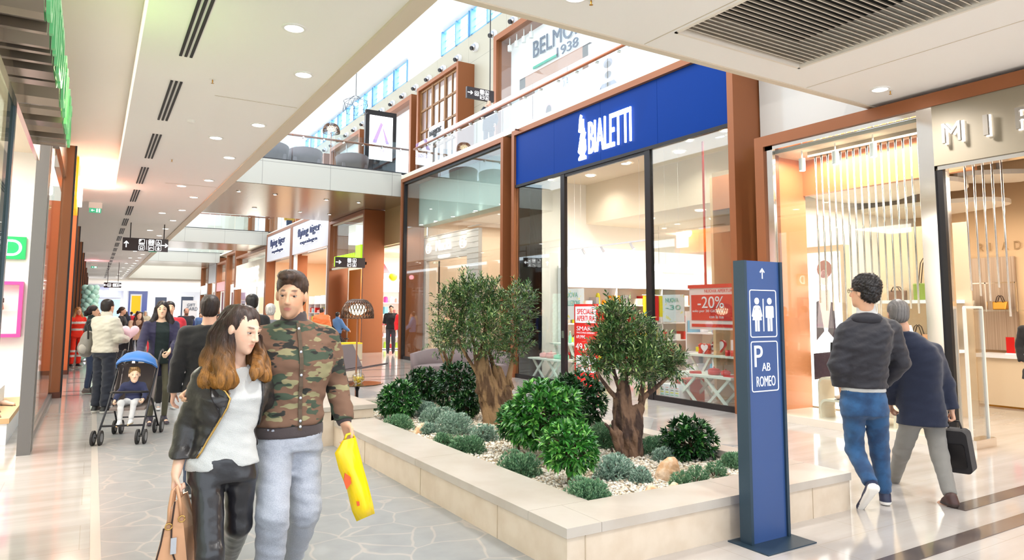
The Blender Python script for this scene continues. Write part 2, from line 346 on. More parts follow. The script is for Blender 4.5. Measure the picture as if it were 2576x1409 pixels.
# ---- linear slot vents and downlights in the left ceiling
VB = mat('slot_black', S(30, 30, 30), .6)
v0 = thing('slot_vent', 'three-slit linear air vent in the left ceiling', 'vent', (.69, 6.8, 4.2), group='row of linear slot vents in the left ceiling')
for x in (.64, .69, .74):
    MB().box(x-.013, x+.013, 5.85, 7.78, 4.188, 4.199).build('slit', VB, v0)
T0 = kids(v0)
ORD = ['first', 'second', 'third', 'fourth', 'fifth', 'sixth', 'seventh', 'eighth', 'ninth', 'tenth', 'eleventh', 'twelfth']
v0['label'] = 'nearest three-slit linear vent, at the top edge of the left ceiling'
for i in range(1, 22):
    lb = '%s three-slit linear vent along the left ceiling' % ORD[i] if i < 9 else 'small far three-slit vent deep along the left ceiling'
    dup(v0, (.69, 6.8+2.86*i, 4.2), tree=T0, label=lb)
def dlight(x, y, z, lab, group, r=.1, power=0, first=[]):
    t = thing('downlight', lab, 'ceiling light', (x, y, z), group=group)
    MB().lathe((x, y, z-.012), [(r*.86, 0), (r*1.1, 0), (r*1.12, .012)], 20, False).build('rim', WHITE, t)
    MB().lathe((x, y, z-.006), [(r*.88, 0), (r*.88, .004)], 20).build('diffuser', EMW, t)
    if power: lamp('downlight_beam', 'SPOT', (x, y, z-.03), power, (1, .985, .965), .09, spot=2.7)
    return t
da = []
for k in range(13): da.append((1.48, 6.44+4.88*k, 'A'))
for k in range(25): da.append((1.89, 7.7+2.5*k, 'B'))
dl0 = None
for j, (x, y, c) in enumerate(da):
    k = j if c == 'A' else j-13; rn = 'inner row' if c == 'A' else 'row nearest the void edge'
    lb = '%s round downlight of the %s in the left ceiling' % (ORD[k], rn) if k < (6 if c == 'A' else 9) else 'far small round downlight of the %s, left ceiling' % rn
    pw = 45 if y < 40 else 0
    if dl0 is None: dl0 = dlight(x, y, 4.2, lb, 'downlights in the left ceiling'); DT = kids(dl0)
    else: dup(dl0, (x, y, 4.2), label=lb, tree=DT)
    if c == 'A' or j % 2: pw = 45
    if pw and (c == 'A' or j % 2): lamp('downlight_beam', 'SPOT', (x, y, 4.16), pw*1.6, (1, .985, .965), .09, spot=2.7)
dup(dl0, (3.35, 4.52, 4.2), label='round downlight cut by the top of the picture, near ceiling corner', tree=DT, group='downlights in the near ceiling')
dup(dl0, (7.89, 4.57, 4.2), label='round downlight above the light-box shop front, right of the grille', tree=DT, group='downlights in the near ceiling')
for x, y, p in ((3.35, 4.52, 120), (7.6, 4.4, 160), (3.6, 1.5, 130), (6.8, 1.4, 160), (1.2, 2, 110)): lamp('downlight_beam', 'SPOT', (x, y, 4.16), p, (1, .985, .965), .1, spot=2.8)
lamp('strip_recess', 'AREA', (-.1, 8, 4.55), 40, (1, .93, .8), .5, sizey=16)
for x, y, lab in ((1.04, 8.43, 'tiny brass sprinkler head between the slot vents and nearest left downlights'), (1.05, 13.4, 'second tiny brass sprinkler head along the left ceiling'), (3.5, 4.5, 'tiny brass sprinkler head beside the downlight at the top edge'), (8.05, 4.54, 'tiny brass sprinkler head beside the downlight above the right shop')):
    t = thing('sprinkler_head', lab, 'sprinkler', (x, y, 4.2), group='brass sprinkler heads in the low ceiling')
    MB().lathe((x, y, 4.195), [(.035, 0), (.035, .004)], 12).build('plate', WHITE, t)
    MB().lathe((x, y, 4.15), [(.004, 0), (.018, .004), (.004, .008), (.008, .03), (.006, .045)], 10).build('nozzle', mat('brass', S(190, 140, 60), .3, .9), t)
t = thing('smoke_detector', 'small white smoke detector on the left ceiling beside the second vent', 'smoke detector', (1.04, 10.46, 4.2))
MB().lathe((1.04, 10.46, 4.16), [(.03, 0), (.05, .01), (.055, .03), (.06, .04)], 16).build('base', WHITE, t)
# soffit lights of the nearest footbridge
sp = None
for i, (px, py) in enumerate(((692, 489), (821, 502), (902, 509), (640, 523), (683, 487), (755, 533), (829, 539), (601, 481))):
    if i == 4: continue
    q = at(px, py, 'z', 5.29)
    lb = 'recessed spotlight in the copper-beige soffit under the nearest footbridge'
    if sp is None:
        sp = thing('soffit_spotlight', lb, 'ceiling light', q, group='spotlights under the nearest footbridge')
        MB().lathe(q-np.array([0, 0, .02]), [(.06, 0), (.09, 0), (.09, .02)], 14, False).build('rim', CHROME, sp); MB().lathe(q-np.array([0, 0, .01]), [(.055, 0), (.055, .008)], 14).build('lens', EMW, sp); SPT = kids(sp)
    else: dup(sp, q, tree=SPT)
for x, y in ((4, 25), (6.5, 25)): lamp('bridge_spot', 'SPOT', (x, y, 5.25), 90, (1, .88, .7), .08, spot=2.5)
# ================= SHOP FRONTS, RIGHT =================
GREY_SIGN = mat('pale_grey_sign_board', S(222, 220, 226), .4)
def front(name, lab, y0, y1, zt, xf=8.4, xw=9.2, th=.12, m=None):
    t = thing(name, lab, 'shop front', (xf, (y0+y1)/2, 0)); m = m or BROWN
    MB().box(xf, xw, y0, y0+th, 0, zt-th).build('post', m, t); MB().box(xf, xw, y1-th, y1, 0, zt-th).build('post', m, t)
    MB().box(xf, xw, y0, y1, zt-th, zt).build('lintel', m, t); return t
def room(y0, y1, x0, x1, zc, wm, fm=None, cm=None, nm='shop'):
    o = struct(MB().box(x0, x1, y1, y1+.06, 0, zc).build('wall_'+nm, wm)); struct(MB().box(x0, x1, y0-.06, y0, 0, zc).build('wall_'+nm, wm)); struct(MB().box(x1, x1+.06, y0, y1, 0, zc).build('wall_'+nm, wm))
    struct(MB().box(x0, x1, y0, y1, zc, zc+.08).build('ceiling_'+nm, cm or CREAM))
WARMC = mat('shop_ceiling', S(240, 226, 204), .7); SHOPW = mat('shop_wall_white', S(250, 246, 238), .6)
def spots(pts, z, lab, grp, r=.07, power=0, col=(1, .93, .82)):
    a = None
    for i, (x, y) in enumerate(pts):
        if a is None:
            a = thing('downlight', lab, 'ceiling light', (x, y, z), group=grp)
            MB().lathe((x, y, z-.01), [(r, 0), (r*1.2, 0), (r*1.2, .01)], 12, False).build('rim', WHITE, a); MB().lathe((x, y, z-.006), [(r, 0), (r, .005)], 12).build('diffuser', EMW, a); TT = kids(a)
        else: dup(a, (x, y, z), tree=TT)
    if power:
        for x, y in pts: lamp(grp.split()[0]+'_light', 'SPOT', (x, y, z-.04), power*2.4/len(pts), col, .05, spot=2.6)
U_ = -Y_   # reading direction on a wall facing -X (the viewer looks along +X, right hand is -Y)
# ---- blue coffee shop
NAVY = mat('navy_sign_metal', S(0, 50, 128), .35, 0, spec=.08)
t = front('coffee_shop_front', 'tall copper-framed shop front with a navy fascia and white lit coffee-maker logo', 7.22, 13.95, 5.85)
b = MB()
for i in range(4): b.box(8.46, 8.52, 7.36+1.625*i, 7.36+1.625*(i+1)-.006, 4.52, 5.72)
b.build('sign_board', NAVY, t)
m = MB(); m.text('BIALETTI', (8.44, 10.95, 4.72), U_, Z_, 1.3, .66, .03); lt = m.build('lettering', LETW, t)
m = MB()   # little moustached man logo: head, raised arm, coat, feet
o = np.array([8.44, 11.3, 4.64])
P = lambda pts: [o+U_*a+Z_*c for a, c in pts]
for poly in ([(.02, .0), (.26, .0), (.26, .06), (.2, .1), (.07, .1), (.02, .05)], [(.0, .18), (.06, .42), (.24, .42), (.26, .2), (.2, .11), (.08, .11)], [(.06, .44), (.21, .44), (.25, .56), (.1, .56)], [(.06, .58), (.22, .58), (.2, .66), (.09, .66)], [(.09, .67), (.19, .67), (.18, .85), (.11, .85)], [(.02, .6), (.06, .6), (.13, .93), (.09, .96), (.06, .9)]): m.prism(P(poly), (-.03, 0, 0))
m.build('logo', LETW, t)
MB().box(8.43, 8.5, 7.34, 13.83, 4.46, 4.52).build('sign_rail', BLACK, t)
for y in (11.9, 9.25): MB().box(8.44, 8.52, y-.07, y+.07, 0, 4.46).build('mullion', BLACK, t)
for a, c in ((7.34, 9.18), (9.32, 11.83), (11.97, 13.83)): MB().box(8.45, 8.5, a, c, 0 if a != 9.32 else 4.4, .09 if a != 9.32 else 4.46).build('sill', BLACK, t)
for a, c in ((7.34, 9.18), (11.97, 13.83)): MB().box(8.47, 8.48, a, c, .09, 4.46).build('glass_pane', GLS, t)
MB().box(8.43, 8.44, 11.85, 11.93, .98, 1.13).build('lock_plate', CHROME, t)
MB().box(8.3, 8.42, 13.6, 13.63, 5.8, 5.83).build('stud', BROWND, t)
room(7.3, 13.9, 9.22, 14.6, 4.75, SHOPW, cm=WARMC, nm='coffee_shop')
struct(MB().box(8.6, 9.22, 7.34, 13.85, 4.6, 4.7).build('ceiling_coffee_shop', WARMC)); struct(MB().box(10.6, 14.6, 7.3, 13.9, 3.75, 3.85).box(10.6, 10.7, 7.3, 13.9, 3.85, 4.75).build('ceiling_coffee_shop', WARMC))
struct(MB().box(8.86, 9.22, 13.83, 13.9, 0, 4.6).build('wall_coffee_shop', SHOPW)); struct(MB().box(8.52, 8.86, 13.83, 13.9, 0, 4.6).build('trim_12', mat('copper_reveal', S(200, 125, 70), .4, .2)))
spots([(9.6, 8.6), (9.9, 9.9), (9.7, 11.3), (9.9, 12.8)], 4.74, 'round downlight in the high front ceiling of the blue coffee shop', 'coffee shop high ceiling lights', .1, 50)
spots([(11.2, 9), (11.2, 10.6), (11.2, 12.2), (12.5, 8.3), (12.5, 9.8), (12.5, 11.4), (13.7, 8.4), (13.7, 10), (13.7, 12.2)], 3.74, 'round downlight in the lower rear ceiling of the blue coffee shop', 'coffee shop rear ceiling lights', .1, 70)
spots([(8.95, 13.1), (8.95, 12.4), (8.95, 8.7), (8.95, 7.9)], 4.59, 'added small round downlight above the coffee shop window displays', 'fill downlights added over the coffee shop windows', .06, 45)  # downlights added to brighten the dark reveal beside the window
# ---- glass shop with the white slatted portal
t = front('glass_corner_front', 'wide copper-framed glass shop front with a white slatted portal behind it', 14.35, 20.97, 5.82)
f = MB()
for i in range(5):
    a = 14.47+1.276*i; MB().box(8.5, 8.51, a+.006, a+1.27, .1, 5.66).build('glass_pane', GLS, t)
MB().box(8.47, 8.53, 14.47, 20.85, 0, .1).build('sill', BLACK, t); MB().box(8.45, 8.52, 14.47, 20.85, 5.62, 5.7).build('head_rail', BLACK, t); MB().box(8.45, 8.55, 20.75, 20.85, 0, 5.62).build('jamb', BLACK, t)
SLATW = mat('white_slats', S(226, 214, 206), .6)
p = thing('slatted_portal', 'white slatted shop portal with embossed snail logos behind the corner glass', 'shop portal', (9.3, 19.2, 0))
b = MB()
def slats(y0, y1, z0, z1):
    z = z0
    while z < z1-.01: b.box(9.24, 9.36, y0, y1, z, min(z+.145, z1)); b.box(9.255, 9.35, y0, y1, z+.145, z+.16); z += .16
slats(17.15, 17.85, 0, 3.9); slats(20.75, 21.0, 0, 3.9); slats(17.85, 20.75, 3.15, 3.9); b.build('slats', SLATW, p)
m = MB(); m.text('Nucka', (9.23, 19.95, 3.42), U_, Z_, 1.1, .34, .03); m.build('lettering', mat('emboss_white', S(255, 250, 244), .4, emit=.5), p)
for yy in (20.55, 18.1):
    m = MB()
    for rr, tt in ((.17, .028), (.09, .022)):
        m.ring((9.22, yy+rr, 3.55-rr), -Y_, Z_, 2*rr, 2*rr, rr*.99, tt, (-.02, 0, 0), 6)
    m.tube([(9.21, yy-.12, 3.4), (9.21, yy-.22, 3.46), (9.21, yy-.24, 3.6)], .018, 6); m.build('snail_logo', mat('emboss_white', 0), p)
MB().box(9.2, 9.23, 19.0, 19.75, 3.2, 3.27).build('lit_strip', LETW, p)
MB().box(9.4, 9.44, 17.85, 17.9, 0, 3.15).build('door_edge', BLACK, p); MB().box(9.5, 9.53, 20.3, 20.35, 0, 3.15).build('door_edge', BLACK, p)
PK = mat('peach_interior', S(246, 222, 196), .6)
room(14.4, 20.95, 9.4, 14, 4.6, PK, nm='portal_shop')
struct(MB().box(9.0, 9.4, 14.4, 20.95, 4.3, 5.86).build('wall_portal_shop', mat('seafoam_reflector', S(206, 230, 220), .6)))
spots([(8.85, 15.2), (8.85, 16.6), (8.85, 18), (8.85, 19.2), (8.85, 20.3)], 4.29, 'small round downlight over the white slatted portal', 'portal downlights', .06, 45)
lamp('portal_inside', 'AREA', (11.5, 18.5, 4.4), 80, (1, .9, .8), 3, sizey=4)
d = thing('doorway_panel', 'small orange-brown framed doorway inside the white slatted shop', 'door', (11.5, 18.6, 0))
MB().box(13.9, 13.95, 20.1, 20.9, 0, 2.35).build('leaf', mat('orange_wood', S(205, 130, 60), .5), d); MB().box(13.86, 13.97, 20.0, 20.1, 0, 2.45).box(13.86, 13.97, 20.0, 20.95, 2.35, 2.45).build('frame', BROWN, d)
# ---- toy shop, beyond the recess
t = front('toy_shop_front', 'copper-framed toy shop front under the nearest footbridge', 24.5, 28.95, 5.28, th=.13)
t2 = MB().box(8.55, 8.57, 24.63, 28.8, 3.3, 5.1); t2.build('glass_pane', GLS, t); MB().box(8.5, 8.6, 24.63, 28.8, 3.22, 3.3).build('transom', WARMW, t)
MB().box(8.5, 8.6, 24.63, 28.8, 5.1, 5.16).build('head_rail', WARMW, t)
m = MB(); m.text('IMAGINARIUM', (8.5, 28.3, 3.34), U_, Z_, 2.5, .42, .05); m.build('lettering', mat('lime_letters', S(150, 205, 40), .4, emit=.8), t)
MB().box(8.42, 8.52, 24.9, 25.5, 3.3, 4.0).build('logo_box', mat('lime_letters', 0), t)
MB().box(9.1, 9.2, 26.8, 28.3, 0, 3.2).build('copper_panel', mat('copper_reveal2', S(205, 120, 50), .4, .2), t)
room(21.1, 29.2, 9.35, 13.2, 3.9, SHOPW, cm=WARMC, nm='toy_shop')
lamp('toy_light', 'AREA', (11, 24.5, 3.8), 260, (1, .95, .88), 2.5, sizey=6)
# ---- flying-letter shop
t = front('variety_shop_front', 'copper-framed shop front with two pale grey sign boards and lit lettering', 28.97, 41.5, 5.88, th=.14)
MB().box(8.4, 9.2, 35.4, 35.85, 0, 5.74).build('post', BROWN, t); MB().box(8.45, 8.7, 29.1, 29.3, 0, 4.4).build('post', BROWN, t)
for a, c in ((29.11, 35.4), (35.85, 41.36)):
    MB().box(8.42, 8.6, a, c, 4.3, 5.74).build('sign_board', GREY_SIGN, t)
    w_ = c-a; m = MB(); m.text('flying tiger', (8.4, c-w_*.2, 4.95), U_, Z_, w_*.62, .52, .06); m.text('copenhagen', (8.4, c-w_*.28, 4.62), U_, Z_, w_*.46, .24, .05); m.build('lettering', mat('dark_blue_letters', S(40, 50, 90), .4), t)
    m = MB(); m.text('flying tiger', (8.415, c-w_*.19, 4.92), U_, Z_, w_*.63, .58, .02); m.text('copenhagen', (8.415, c-w_*.27, 4.6), U_, Z_, w_*.47, .28, .02); m.build('letter_glow', LETW, t)
MB().box(8.5, 8.6, 29.3, 29.6, 0, 4.3).build('jamb', WHITE, t); MB().box(8.5, 8.6, 35.0, 35.4, 0, 4.3).build('jamb', WHITE, t)
room(29.3, 41.3, 8.9, 14, 4.3, mat('peach_wall', S(255, 220, 185), .6), cm=PK, nm='variety_shop')
lamp('variety_light', 'AREA', (11, 34, 4.2), 300, (1, .9, .76), 3, sizey=9)
# ---- farther shops on the right
def farfront(lab, y0, y1, zt, board=None, txt=None, bz=(3.4, 4.4), lit=True, name='shop_facade', wall=None, tm=None):
    t = front(name, lab, y0, y1, zt, th=.16)
    if board is not None:
        MB().box(8.42, 8.56, y0+.16, y1-.16, bz[0], bz[1]).build('sign_board', board, t)
        if txt: m = MB(); m.text(txt, (8.4, y1-(y1-y0)*.2, bz[0]+(bz[1]-bz[0])*.25), U_, Z_, (y1-y0)*.6, (bz[1]-bz[0])*.5, .05); m.build('lettering', tm or LETW, t)
    MB().box(8.6, 8.61, y0+.16, y1-.16, 0, zt-.16).build('glass_pane', GLS, t)
    for k in (1/3, 2/3): yy = y0+(y1-y0)*k; MB().box(8.56, 8.64, yy-.04, yy+.04, 0, bz[0]).build('mullion', WHITE, t)
    struct(MB().box(10.4, 10.45, y0+.02, y1-.02, 0, zt).box(9.25, 10.4, y1-.16, y1-.1, 0, zt).build('wall_far_shop', wall or SHOPW)); return t
t = farfront('shop front with cream clapboards and white lit lettering beyond the second pale sign board', 41.6, 51.6, 5.25, mat('cream_clapboard', S(240, 228, 205), .5), 'CALLIOPE', (3.0, 4.6))
MB().box(8.2, 8.42, 41.9, 51.2, 2.95, 3.05).build('lit_shelf', LETW, t)
farfront('narrow glass front with a vertical white banner, beyond the clapboard shop', 51.8, 55.6, 5.75)
farfront('dim glass shop front with a small red, white and blue sign', 55.8, 60.4, 5.3, mat('flag_sign', S(225, 120, 120), .4), None, (3.0, 3.7))
farfront('shop front with a white board and a small red and yellow square sign', 60.6, 65.2, 5.8, GREY_SIGN, None, (3.8, 5.6), tm=RED)
farfront('last pale glass shop front at the far end of the right side', 65.4, 70, 5.5, mat('pale_green_board', S(215, 230, 225), .4), 'pimkie', (2.9, 3.7))
lamp('far_shops', 'AREA', (9.6, 55, 4.6), 420, (1, .95, .9), 1.4, sizey=24)
# ---- light-box shop at the right edge (chrome frame, vertical tubes)
t = front('fashion_shop_front', 'copper and chrome framed shop front with lit letters at the right edge', -1.5, 6.84, 4.15, th=.16, xw=8.75)
MB().box(8.44, 8.5, 6.55, 6.68, 0, 3.99).box(8.44, 8.5, 4.45, 6.68, 3.93, 3.99).build('chrome_trim', CHROME, t)
MB().box(8.42, 8.75, 4.27, 4.45, 0, 3.99).build('chrome_column', CHROME, t)
MB().box(8.47, 8.48, 4.45, 6.55, .1, 3.93).build('glass_pane', GLS, t); MB().box(8.4, 8.6, 4.3, 6.7, 0, .1).build('plinth', mat('plinth_stone', S(226, 214, 198), .3), t)
TAUPE = mat('taupe_sign_board', S(140, 128, 108), .5, .1)
MB().box(8.42, 8.6, -1.4, 4.27, 3.27, 3.99).build('sign_board', TAUPE, t)
MB().box(8.45, 8.58, -1.4, 4.25, 3.22, 3.27).build('chrome_edge', CHROME, t)
for dx, mm, nm, sc in ((8.36, mat('steel_letters', S(150, 142, 132), .35, .3), 'lettering', 1), (8.405, LETW, 'letter_glow', 1.06)):
    m = MB()
    for i, ch in enumerate('MIRIADE'):
        wd = .2 if ch in 'MRAD' else .05 if ch == 'I' else .16
        m.text(ch, (dx, 4.12-.375*i-(0 if wd > .1 else .06), 3.5-(sc-1)*.1), U_, Z_, wd*sc, .23*sc, .035 if nm == 'lettering' else .012)
    m.build(nm, mm, t)
MB().box(8.46, 8.52, 4.2, 4.27, 0, 3.22).build('dark_jamb', BLACK, t)
TAN = mat('tan_shop_wall', S(232, 196, 152), .55)
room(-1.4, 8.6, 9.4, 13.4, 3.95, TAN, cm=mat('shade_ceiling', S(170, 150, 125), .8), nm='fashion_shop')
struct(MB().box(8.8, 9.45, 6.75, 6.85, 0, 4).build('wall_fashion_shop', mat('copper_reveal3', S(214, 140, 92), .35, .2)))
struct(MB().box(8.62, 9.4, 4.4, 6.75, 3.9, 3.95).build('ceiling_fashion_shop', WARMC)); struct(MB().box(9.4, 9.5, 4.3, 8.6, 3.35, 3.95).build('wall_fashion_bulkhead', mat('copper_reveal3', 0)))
lamp('fashion_light', 'AREA', (11, 4, 3.3), 150, (1, .9, .76), 3, sizey=6); lamp('fashion_window', 'AREA', (9.0, 5.5, 3.85), 45, (1, .9, .76), .5, sizey=2)
# ================= SHOP FRONTS, LEFT =================
STEEL = mat('brushed_door_steel', S(112, 108, 104), .4, .4)
t = thing('glass_shop_front', 'grey steel framed glass shop front with green letters on the left side', 'shop front', (-.56, 9, 0))
MB().box(-.6, -.52, 5.5, 11.4, 3.78, 3.9).build('lintel', STEEL, t)
MB().box(-.62, -.5, 9.1, 9.22, 0, 3.78).build('post', STEEL, t); MB().box(-.6, -.55, 9.22, 9.3, 0, 3.78).build('gasket', BROWND, t); MB().box(-.62, -.5, 9.3, 9.48, 0, 3.78).build('post', STEEL, t)
MB().box(-.6, -.54, 9.48, 14.6, 0, .08).build('sill', STEEL, t); MB().box(-.6, -.55, 5.98, 6.06, 0, 3.8).build('door_edge', mat('blue_steel', S(72, 84, 92), .35, .5), t)
MB().box(-.575, -.565, 9.48, 14.6, .08, 4.3).build('glass_pane', GLS, t); MB().box(-.575, -.565, 2.5, 5.98, .02, 3.8).build('glass_pane', glass('tinted_glass', (.86, .9, .82, 1), .5, .12), t)
GLOS = mat('glossy_bronze', S(176, 160, 138), .12, .6)
MB().box(-.6, -.54, 3, 14.6, 3.9, 4.3).build('fascia', GLOS, t)
GRN = mat('green_letter_face', S(112, 176, 126), .4, emit=.12, ecol=S(60, 210, 110)); BRZ = mat('letter_return', S(150, 138, 125), .25, .6)
m = MB(); m.text('UNITED COLORS', (-.3, 4.3, 3.12), Y_, Z_, 3.7, .42, .02); m.build('lettering', GRN, t)
m = MB(); m.text('UNITED COLORS', (-.53, 4.3, 3.12), Y_, Z_, 3.7, .42, .22); m.build('letter_body', BRZ, t)
MB().box(-.56, -.53, 4.2, 8.1, 3.0, 3.78).build('letter_panel', GLOS, t)
struct(MB().box(-5, -.7, 13.2, 13.3, 0, 4.3).build('wall_left_shop', SHOPW)); struct(MB().box(-5, -4.9, 2, 13.2, 0, 4.3).build('wall_left_shop', SHOPW)); struct(MB().box(-5, -.64, 2, 13.2, 4.02, 4.1).build('ceiling_left_shop', WARMC))
lamp('left_shop', 'AREA', (-2.5, 9, 3.95), 240, (1, .97, .92), 3, sizey=6)
s = thing('wall_logo_sign', 'green square sign with a white D letter on the white wall inside the left shop', 'sign', (-1.1, 13.15, 2.3))
MB().box(-1.75, -.95, 13.12, 13.18, 2.32, 2.67).build('board', mat('logo_green', S(0, 158, 80), .4, emit=.25), s); m = MB(); m.text('D', (-1.22, 13.11, 2.37), X_, Z_, .22, .25, .012); m.build('lettering', LETW, s)
s = thing('display_niche', 'pink framed wall niche holding bags and shoes inside the left shop', 'display niche', (-1.2, 13.1, 1.5))
PINK = mat('magenta_frame', S(226, 70, 150), .4)
MB().box(-1.9, -.94, 13.0, 13.18, 1.92, 1.97).box(-1.9, -.94, 13.0, 13.18, 1.12, 1.17).box(-.99, -.94, 13.0, 13.18, 1.17, 1.92).build('frame', PINK, s)
MB().box(-1.85, -1.0, 13.0, 13.18, 1.52, 1.54).build('shelf', glass('shelf_glass', (.9, .97, .95, 1)), s)
for i in range(14):   # brown fins and pillars along the left side
    pass
# copper pillars: front faces look at the camera
def lpillar(y, lab, x0=-1.15, x1=-.46, zt=4.5, w=.16, m=None):
    t = thing('copper_pillar', lab, 'pillar', ((x0+x1)/2, y, 0), group=None)
    MB().box(x0, x1, y, y+w, 0, zt).build('cladding', m or BROWN, t); MB().box(x0, x1+.01, y-.02, y, 0, .1).build('plinth', BROWND, t); MB().box(x1, x1+.03, y-.01, y+.05, 0, zt).build('edge', BLACK, t); return t
lpillar(14.62, 'first copper pillar on the left, at the end of the tall glass', -.6, -.43)
COPR = mat('lit_copper', S(214, 116, 66), .35, .35)
lpillar(19.75, 'wide orange-lit copper pillar behind the first left pillar', -1.1, -.46, 4.15, m=COPR)
for i, y in enumerate((25.5, 31.4, 37.5, 44, 51, 58, 65)):
    lpillar(y, 'dark copper pillar %s along the left side beyond the orange-lit one' % ORD[i], -1.1, -.5, 4.15)
    struct(MB().box(-2.6, -2.5, y-5.6, y, 0, 4.1).build('wall_left_far', mat('far_left_wall%d' % (i % 2), (S(70, 62, 60), S(205, 190, 175))[i % 2], .3)))
    o = thing('left_shop_glass', 'dark glass shop window between far copper pillars, %s on the left' % ORD[i], 'shop window', (-.8, y-3, 0)); MB().box(-.82, -.8, y-5.5, y, .1, 4.0).build('pane', glass('dark_glass', (.5, .5, .5, 1), .6, .15), o); MB().box(-.84, -.78, y-5.5, y, 0, .1).build('sill', BLACK, o)
struct(MB().box(-2.6, -2.5, 15, 19.8, 0, 4.5).build('wall_left_entry', mat('entry_wall', S(240, 150, 110), .4)))
s = thing('blade_sign', 'glowing orange projecting sign between the first two left pillars', 'sign', (-.4, 17, 4))
MB().box(-.62, -.4, 16.2, 17.4, 3.55, 4.6).build('sign_box', mat('orange_sign', S(255, 130, 10), .4, emit=1.1, ecol=S(255, 120, 5)), s); MB().box(-.4, -.33, 17.0, 17.5, 3.75, 4.35).build('lit_face', LETW, s)
lamp('orange_glow', 'POINT', (-.15, 16.8, 4.2), 22, (1, .42, .16), .15); lamp('white_glow', 'POINT', (-.2, 17.1, 4.0), 14, (1, .85, .7), .1)
lamp('red_glow', 'POINT', (-.1, 44, 3.8), 14, (1, .25, .3), .15)
lamp('green_glow', 'POINT', (-.1, 6.6, 3.4), 9, (.6, 1, .3), .12)
# ================= FIGURES: smooth bodies from blended distance fields =================
def axis_pts(lo, hi, h, fine=()):
    out = [lo]
    while out[-1] < hi:
        x = out[-1]; st = h
        for a, b, hf in fine:
            if a-h*.5 <= x <= b: st = min(st, hf)
        out.append(x+st)
    return np.array(out, np.float32)
def rotm(yaw=0, pitch=0, roll=0):
    cy, sy, cp, sp, cr, sr = math.cos(yaw), math.sin(yaw), math.cos(pitch), math.sin(pitch), math.cos(roll), math.sin(roll)
    return np.array([[cy, -sy, 0], [sy, cy, 0], [0, 0, 1]])@np.array([[1, 0, 0], [0, cp, -sp], [0, sp, cp]])@np.array([[cr, 0, sr], [0, 1, 0], [-sr, 0, cr]])
class SDF:
    def __init__(s, lo, hi, h, fx=(), fy=(), fz=()):
        s.x, s.y, s.z = axis_pts(lo[0], hi[0], h, fx), axis_pts(lo[1], hi[1], h, fy), axis_pts(lo[2], hi[2], h, fz); s.h = h
        s.D = np.full((len(s.x), len(s.y), len(s.z)), .5, np.float32)
    def win(s, lo, hi):
        r = []
        for a, l, u in zip((s.x, s.y, s.z), lo, hi):
            i, j = np.searchsorted(a, l), np.searchsorted(a, u)
            if j-i < 1: return None
            r.append(slice(max(i-1, 0), j+1))
        return tuple(r)
    def grid(s, w): return s.x[w[0]][:, None, None], s.y[w[1]][None, :, None], s.z[w[2]][None, None, :]
    def comb(s, w, d, k):
        A = s.D[w]; d = d.astype(np.float32)
        if k <= 0: s.D[w] = np.minimum(A, d); return
        h = np.clip(.5+.5*(A-d)/k, 0, 1); s.D[w] = A*(1-h)+d*h-k*h*(1-h)
    def cone(s, a, b, ra, rb, k=.02, ny=1.):
        a, b = np.array(a, float), np.array(b, float); m = max(ra, rb)+k+s.h*1.5
        w = s.win(np.minimum(a, b)-m, np.maximum(a, b)+m)
        if w is None: return
        X, Y, Z = s.grid(w); d = b-a; L2 = d@d+1e-9
        t = np.clip(((X-a[0])*d[0]+(Y-a[1])*d[1]+(Z-a[2])*d[2])/L2, 0, 1)
        q = np.sqrt((X-a[0]-t*d[0])**2+((Y-a[1]-t*d[1])/ny)**2+(Z-a[2]-t*d[2])**2)-(ra+(rb-ra)*t); s.comb(w, q, k)
    def chain(s, pts, rs, k=.02):
        for i in range(len(pts)-1): s.cone(pts[i], pts[i+1], rs[i], rs[i+1], k)
    def _ell(s, c, r, R, m):
        c = np.array(c, float); M = max(r)+m; w = s.win(c-M, c+M)
        if w is None: return None, None
        X, Y, Z = s.grid(w); X, Y, Z = X-c[0], Y-c[1], Z-c[2]
        if R is not None: X, Y, Z = [R[0, i]*X+R[1, i]*Y+R[2, i]*Z for i in range(3)]
        k0 = np.sqrt((X/r[0])**2+(Y/r[1])**2+(Z/r[2])**2); k1 = np.sqrt((X/r[0]**2)**2+(Y/r[1]**2)**2+(Z/r[2]**2)**2)+1e-6
        return w, k0*(k0-1)/k1
    def ell(s, c, r, R=None, k=.02):
        w, d = s._ell(c, r, R, k+s.h*1.5)
        if w is not None: s.comb(w, d, k)
    def sub(s, c, r, R=None, k=.01):
        w, d = s._ell(c, r, R, k+s.h)
        if w is None: return
        A = s.D[w]; d = -d; h = np.clip(.5-.5*(A-d)/max(k, 1e-5), 0, 1); s.D[w] = (A*(1-h)+d*h+k*h*(1-h)).astype(np.float32)
    def stack(s, lv, k=.02):    # horizontal ellipse sections: (z, cx, cy, rx, ry, turn)
        lv = sorted(lv); zz = np.array([l[0] for l in lv]); P = [np.array([l[i] for l in lv]) for i in range(1, 6)]
        m = max(P[2].max(), P[3].max())+k+s.h*2
        w = s.win((P[0].min()-m, P[1].min()-m, zz[0]-k-s.h*2), (P[0].max()+m, P[1].max()+m, zz[-1]+k+s.h*2))
        if w is None: return
        X, Y, Z = s.grid(w); t = s.z[w[2]]; cx, cy, rx, ry, tn = [np.interp(t, zz, p)[None, None, :] for p in P]
        x, y = X-cx, Y-cy; x, y = x*np.cos(tn)+y*np.sin(tn), -x*np.sin(tn)+y*np.cos(tn)
        pw = 2.3; q = ((np.abs(x)/rx)**pw+(np.abs(y)/ry)**pw)**(1/pw); d = (q-1)*np.minimum(rx, ry)
        d = np.maximum(d, np.maximum(Z-zz[-1], zz[0]-Z)); s.comb(w, d, k)
    def cutf(s, fn):
        X, Y, Z = s.x[:, None, None], s.y[None, :, None], s.z[None, None, :]; s.D = np.maximum(s.D, fn(X, Y, Z)).astype(np.float32)
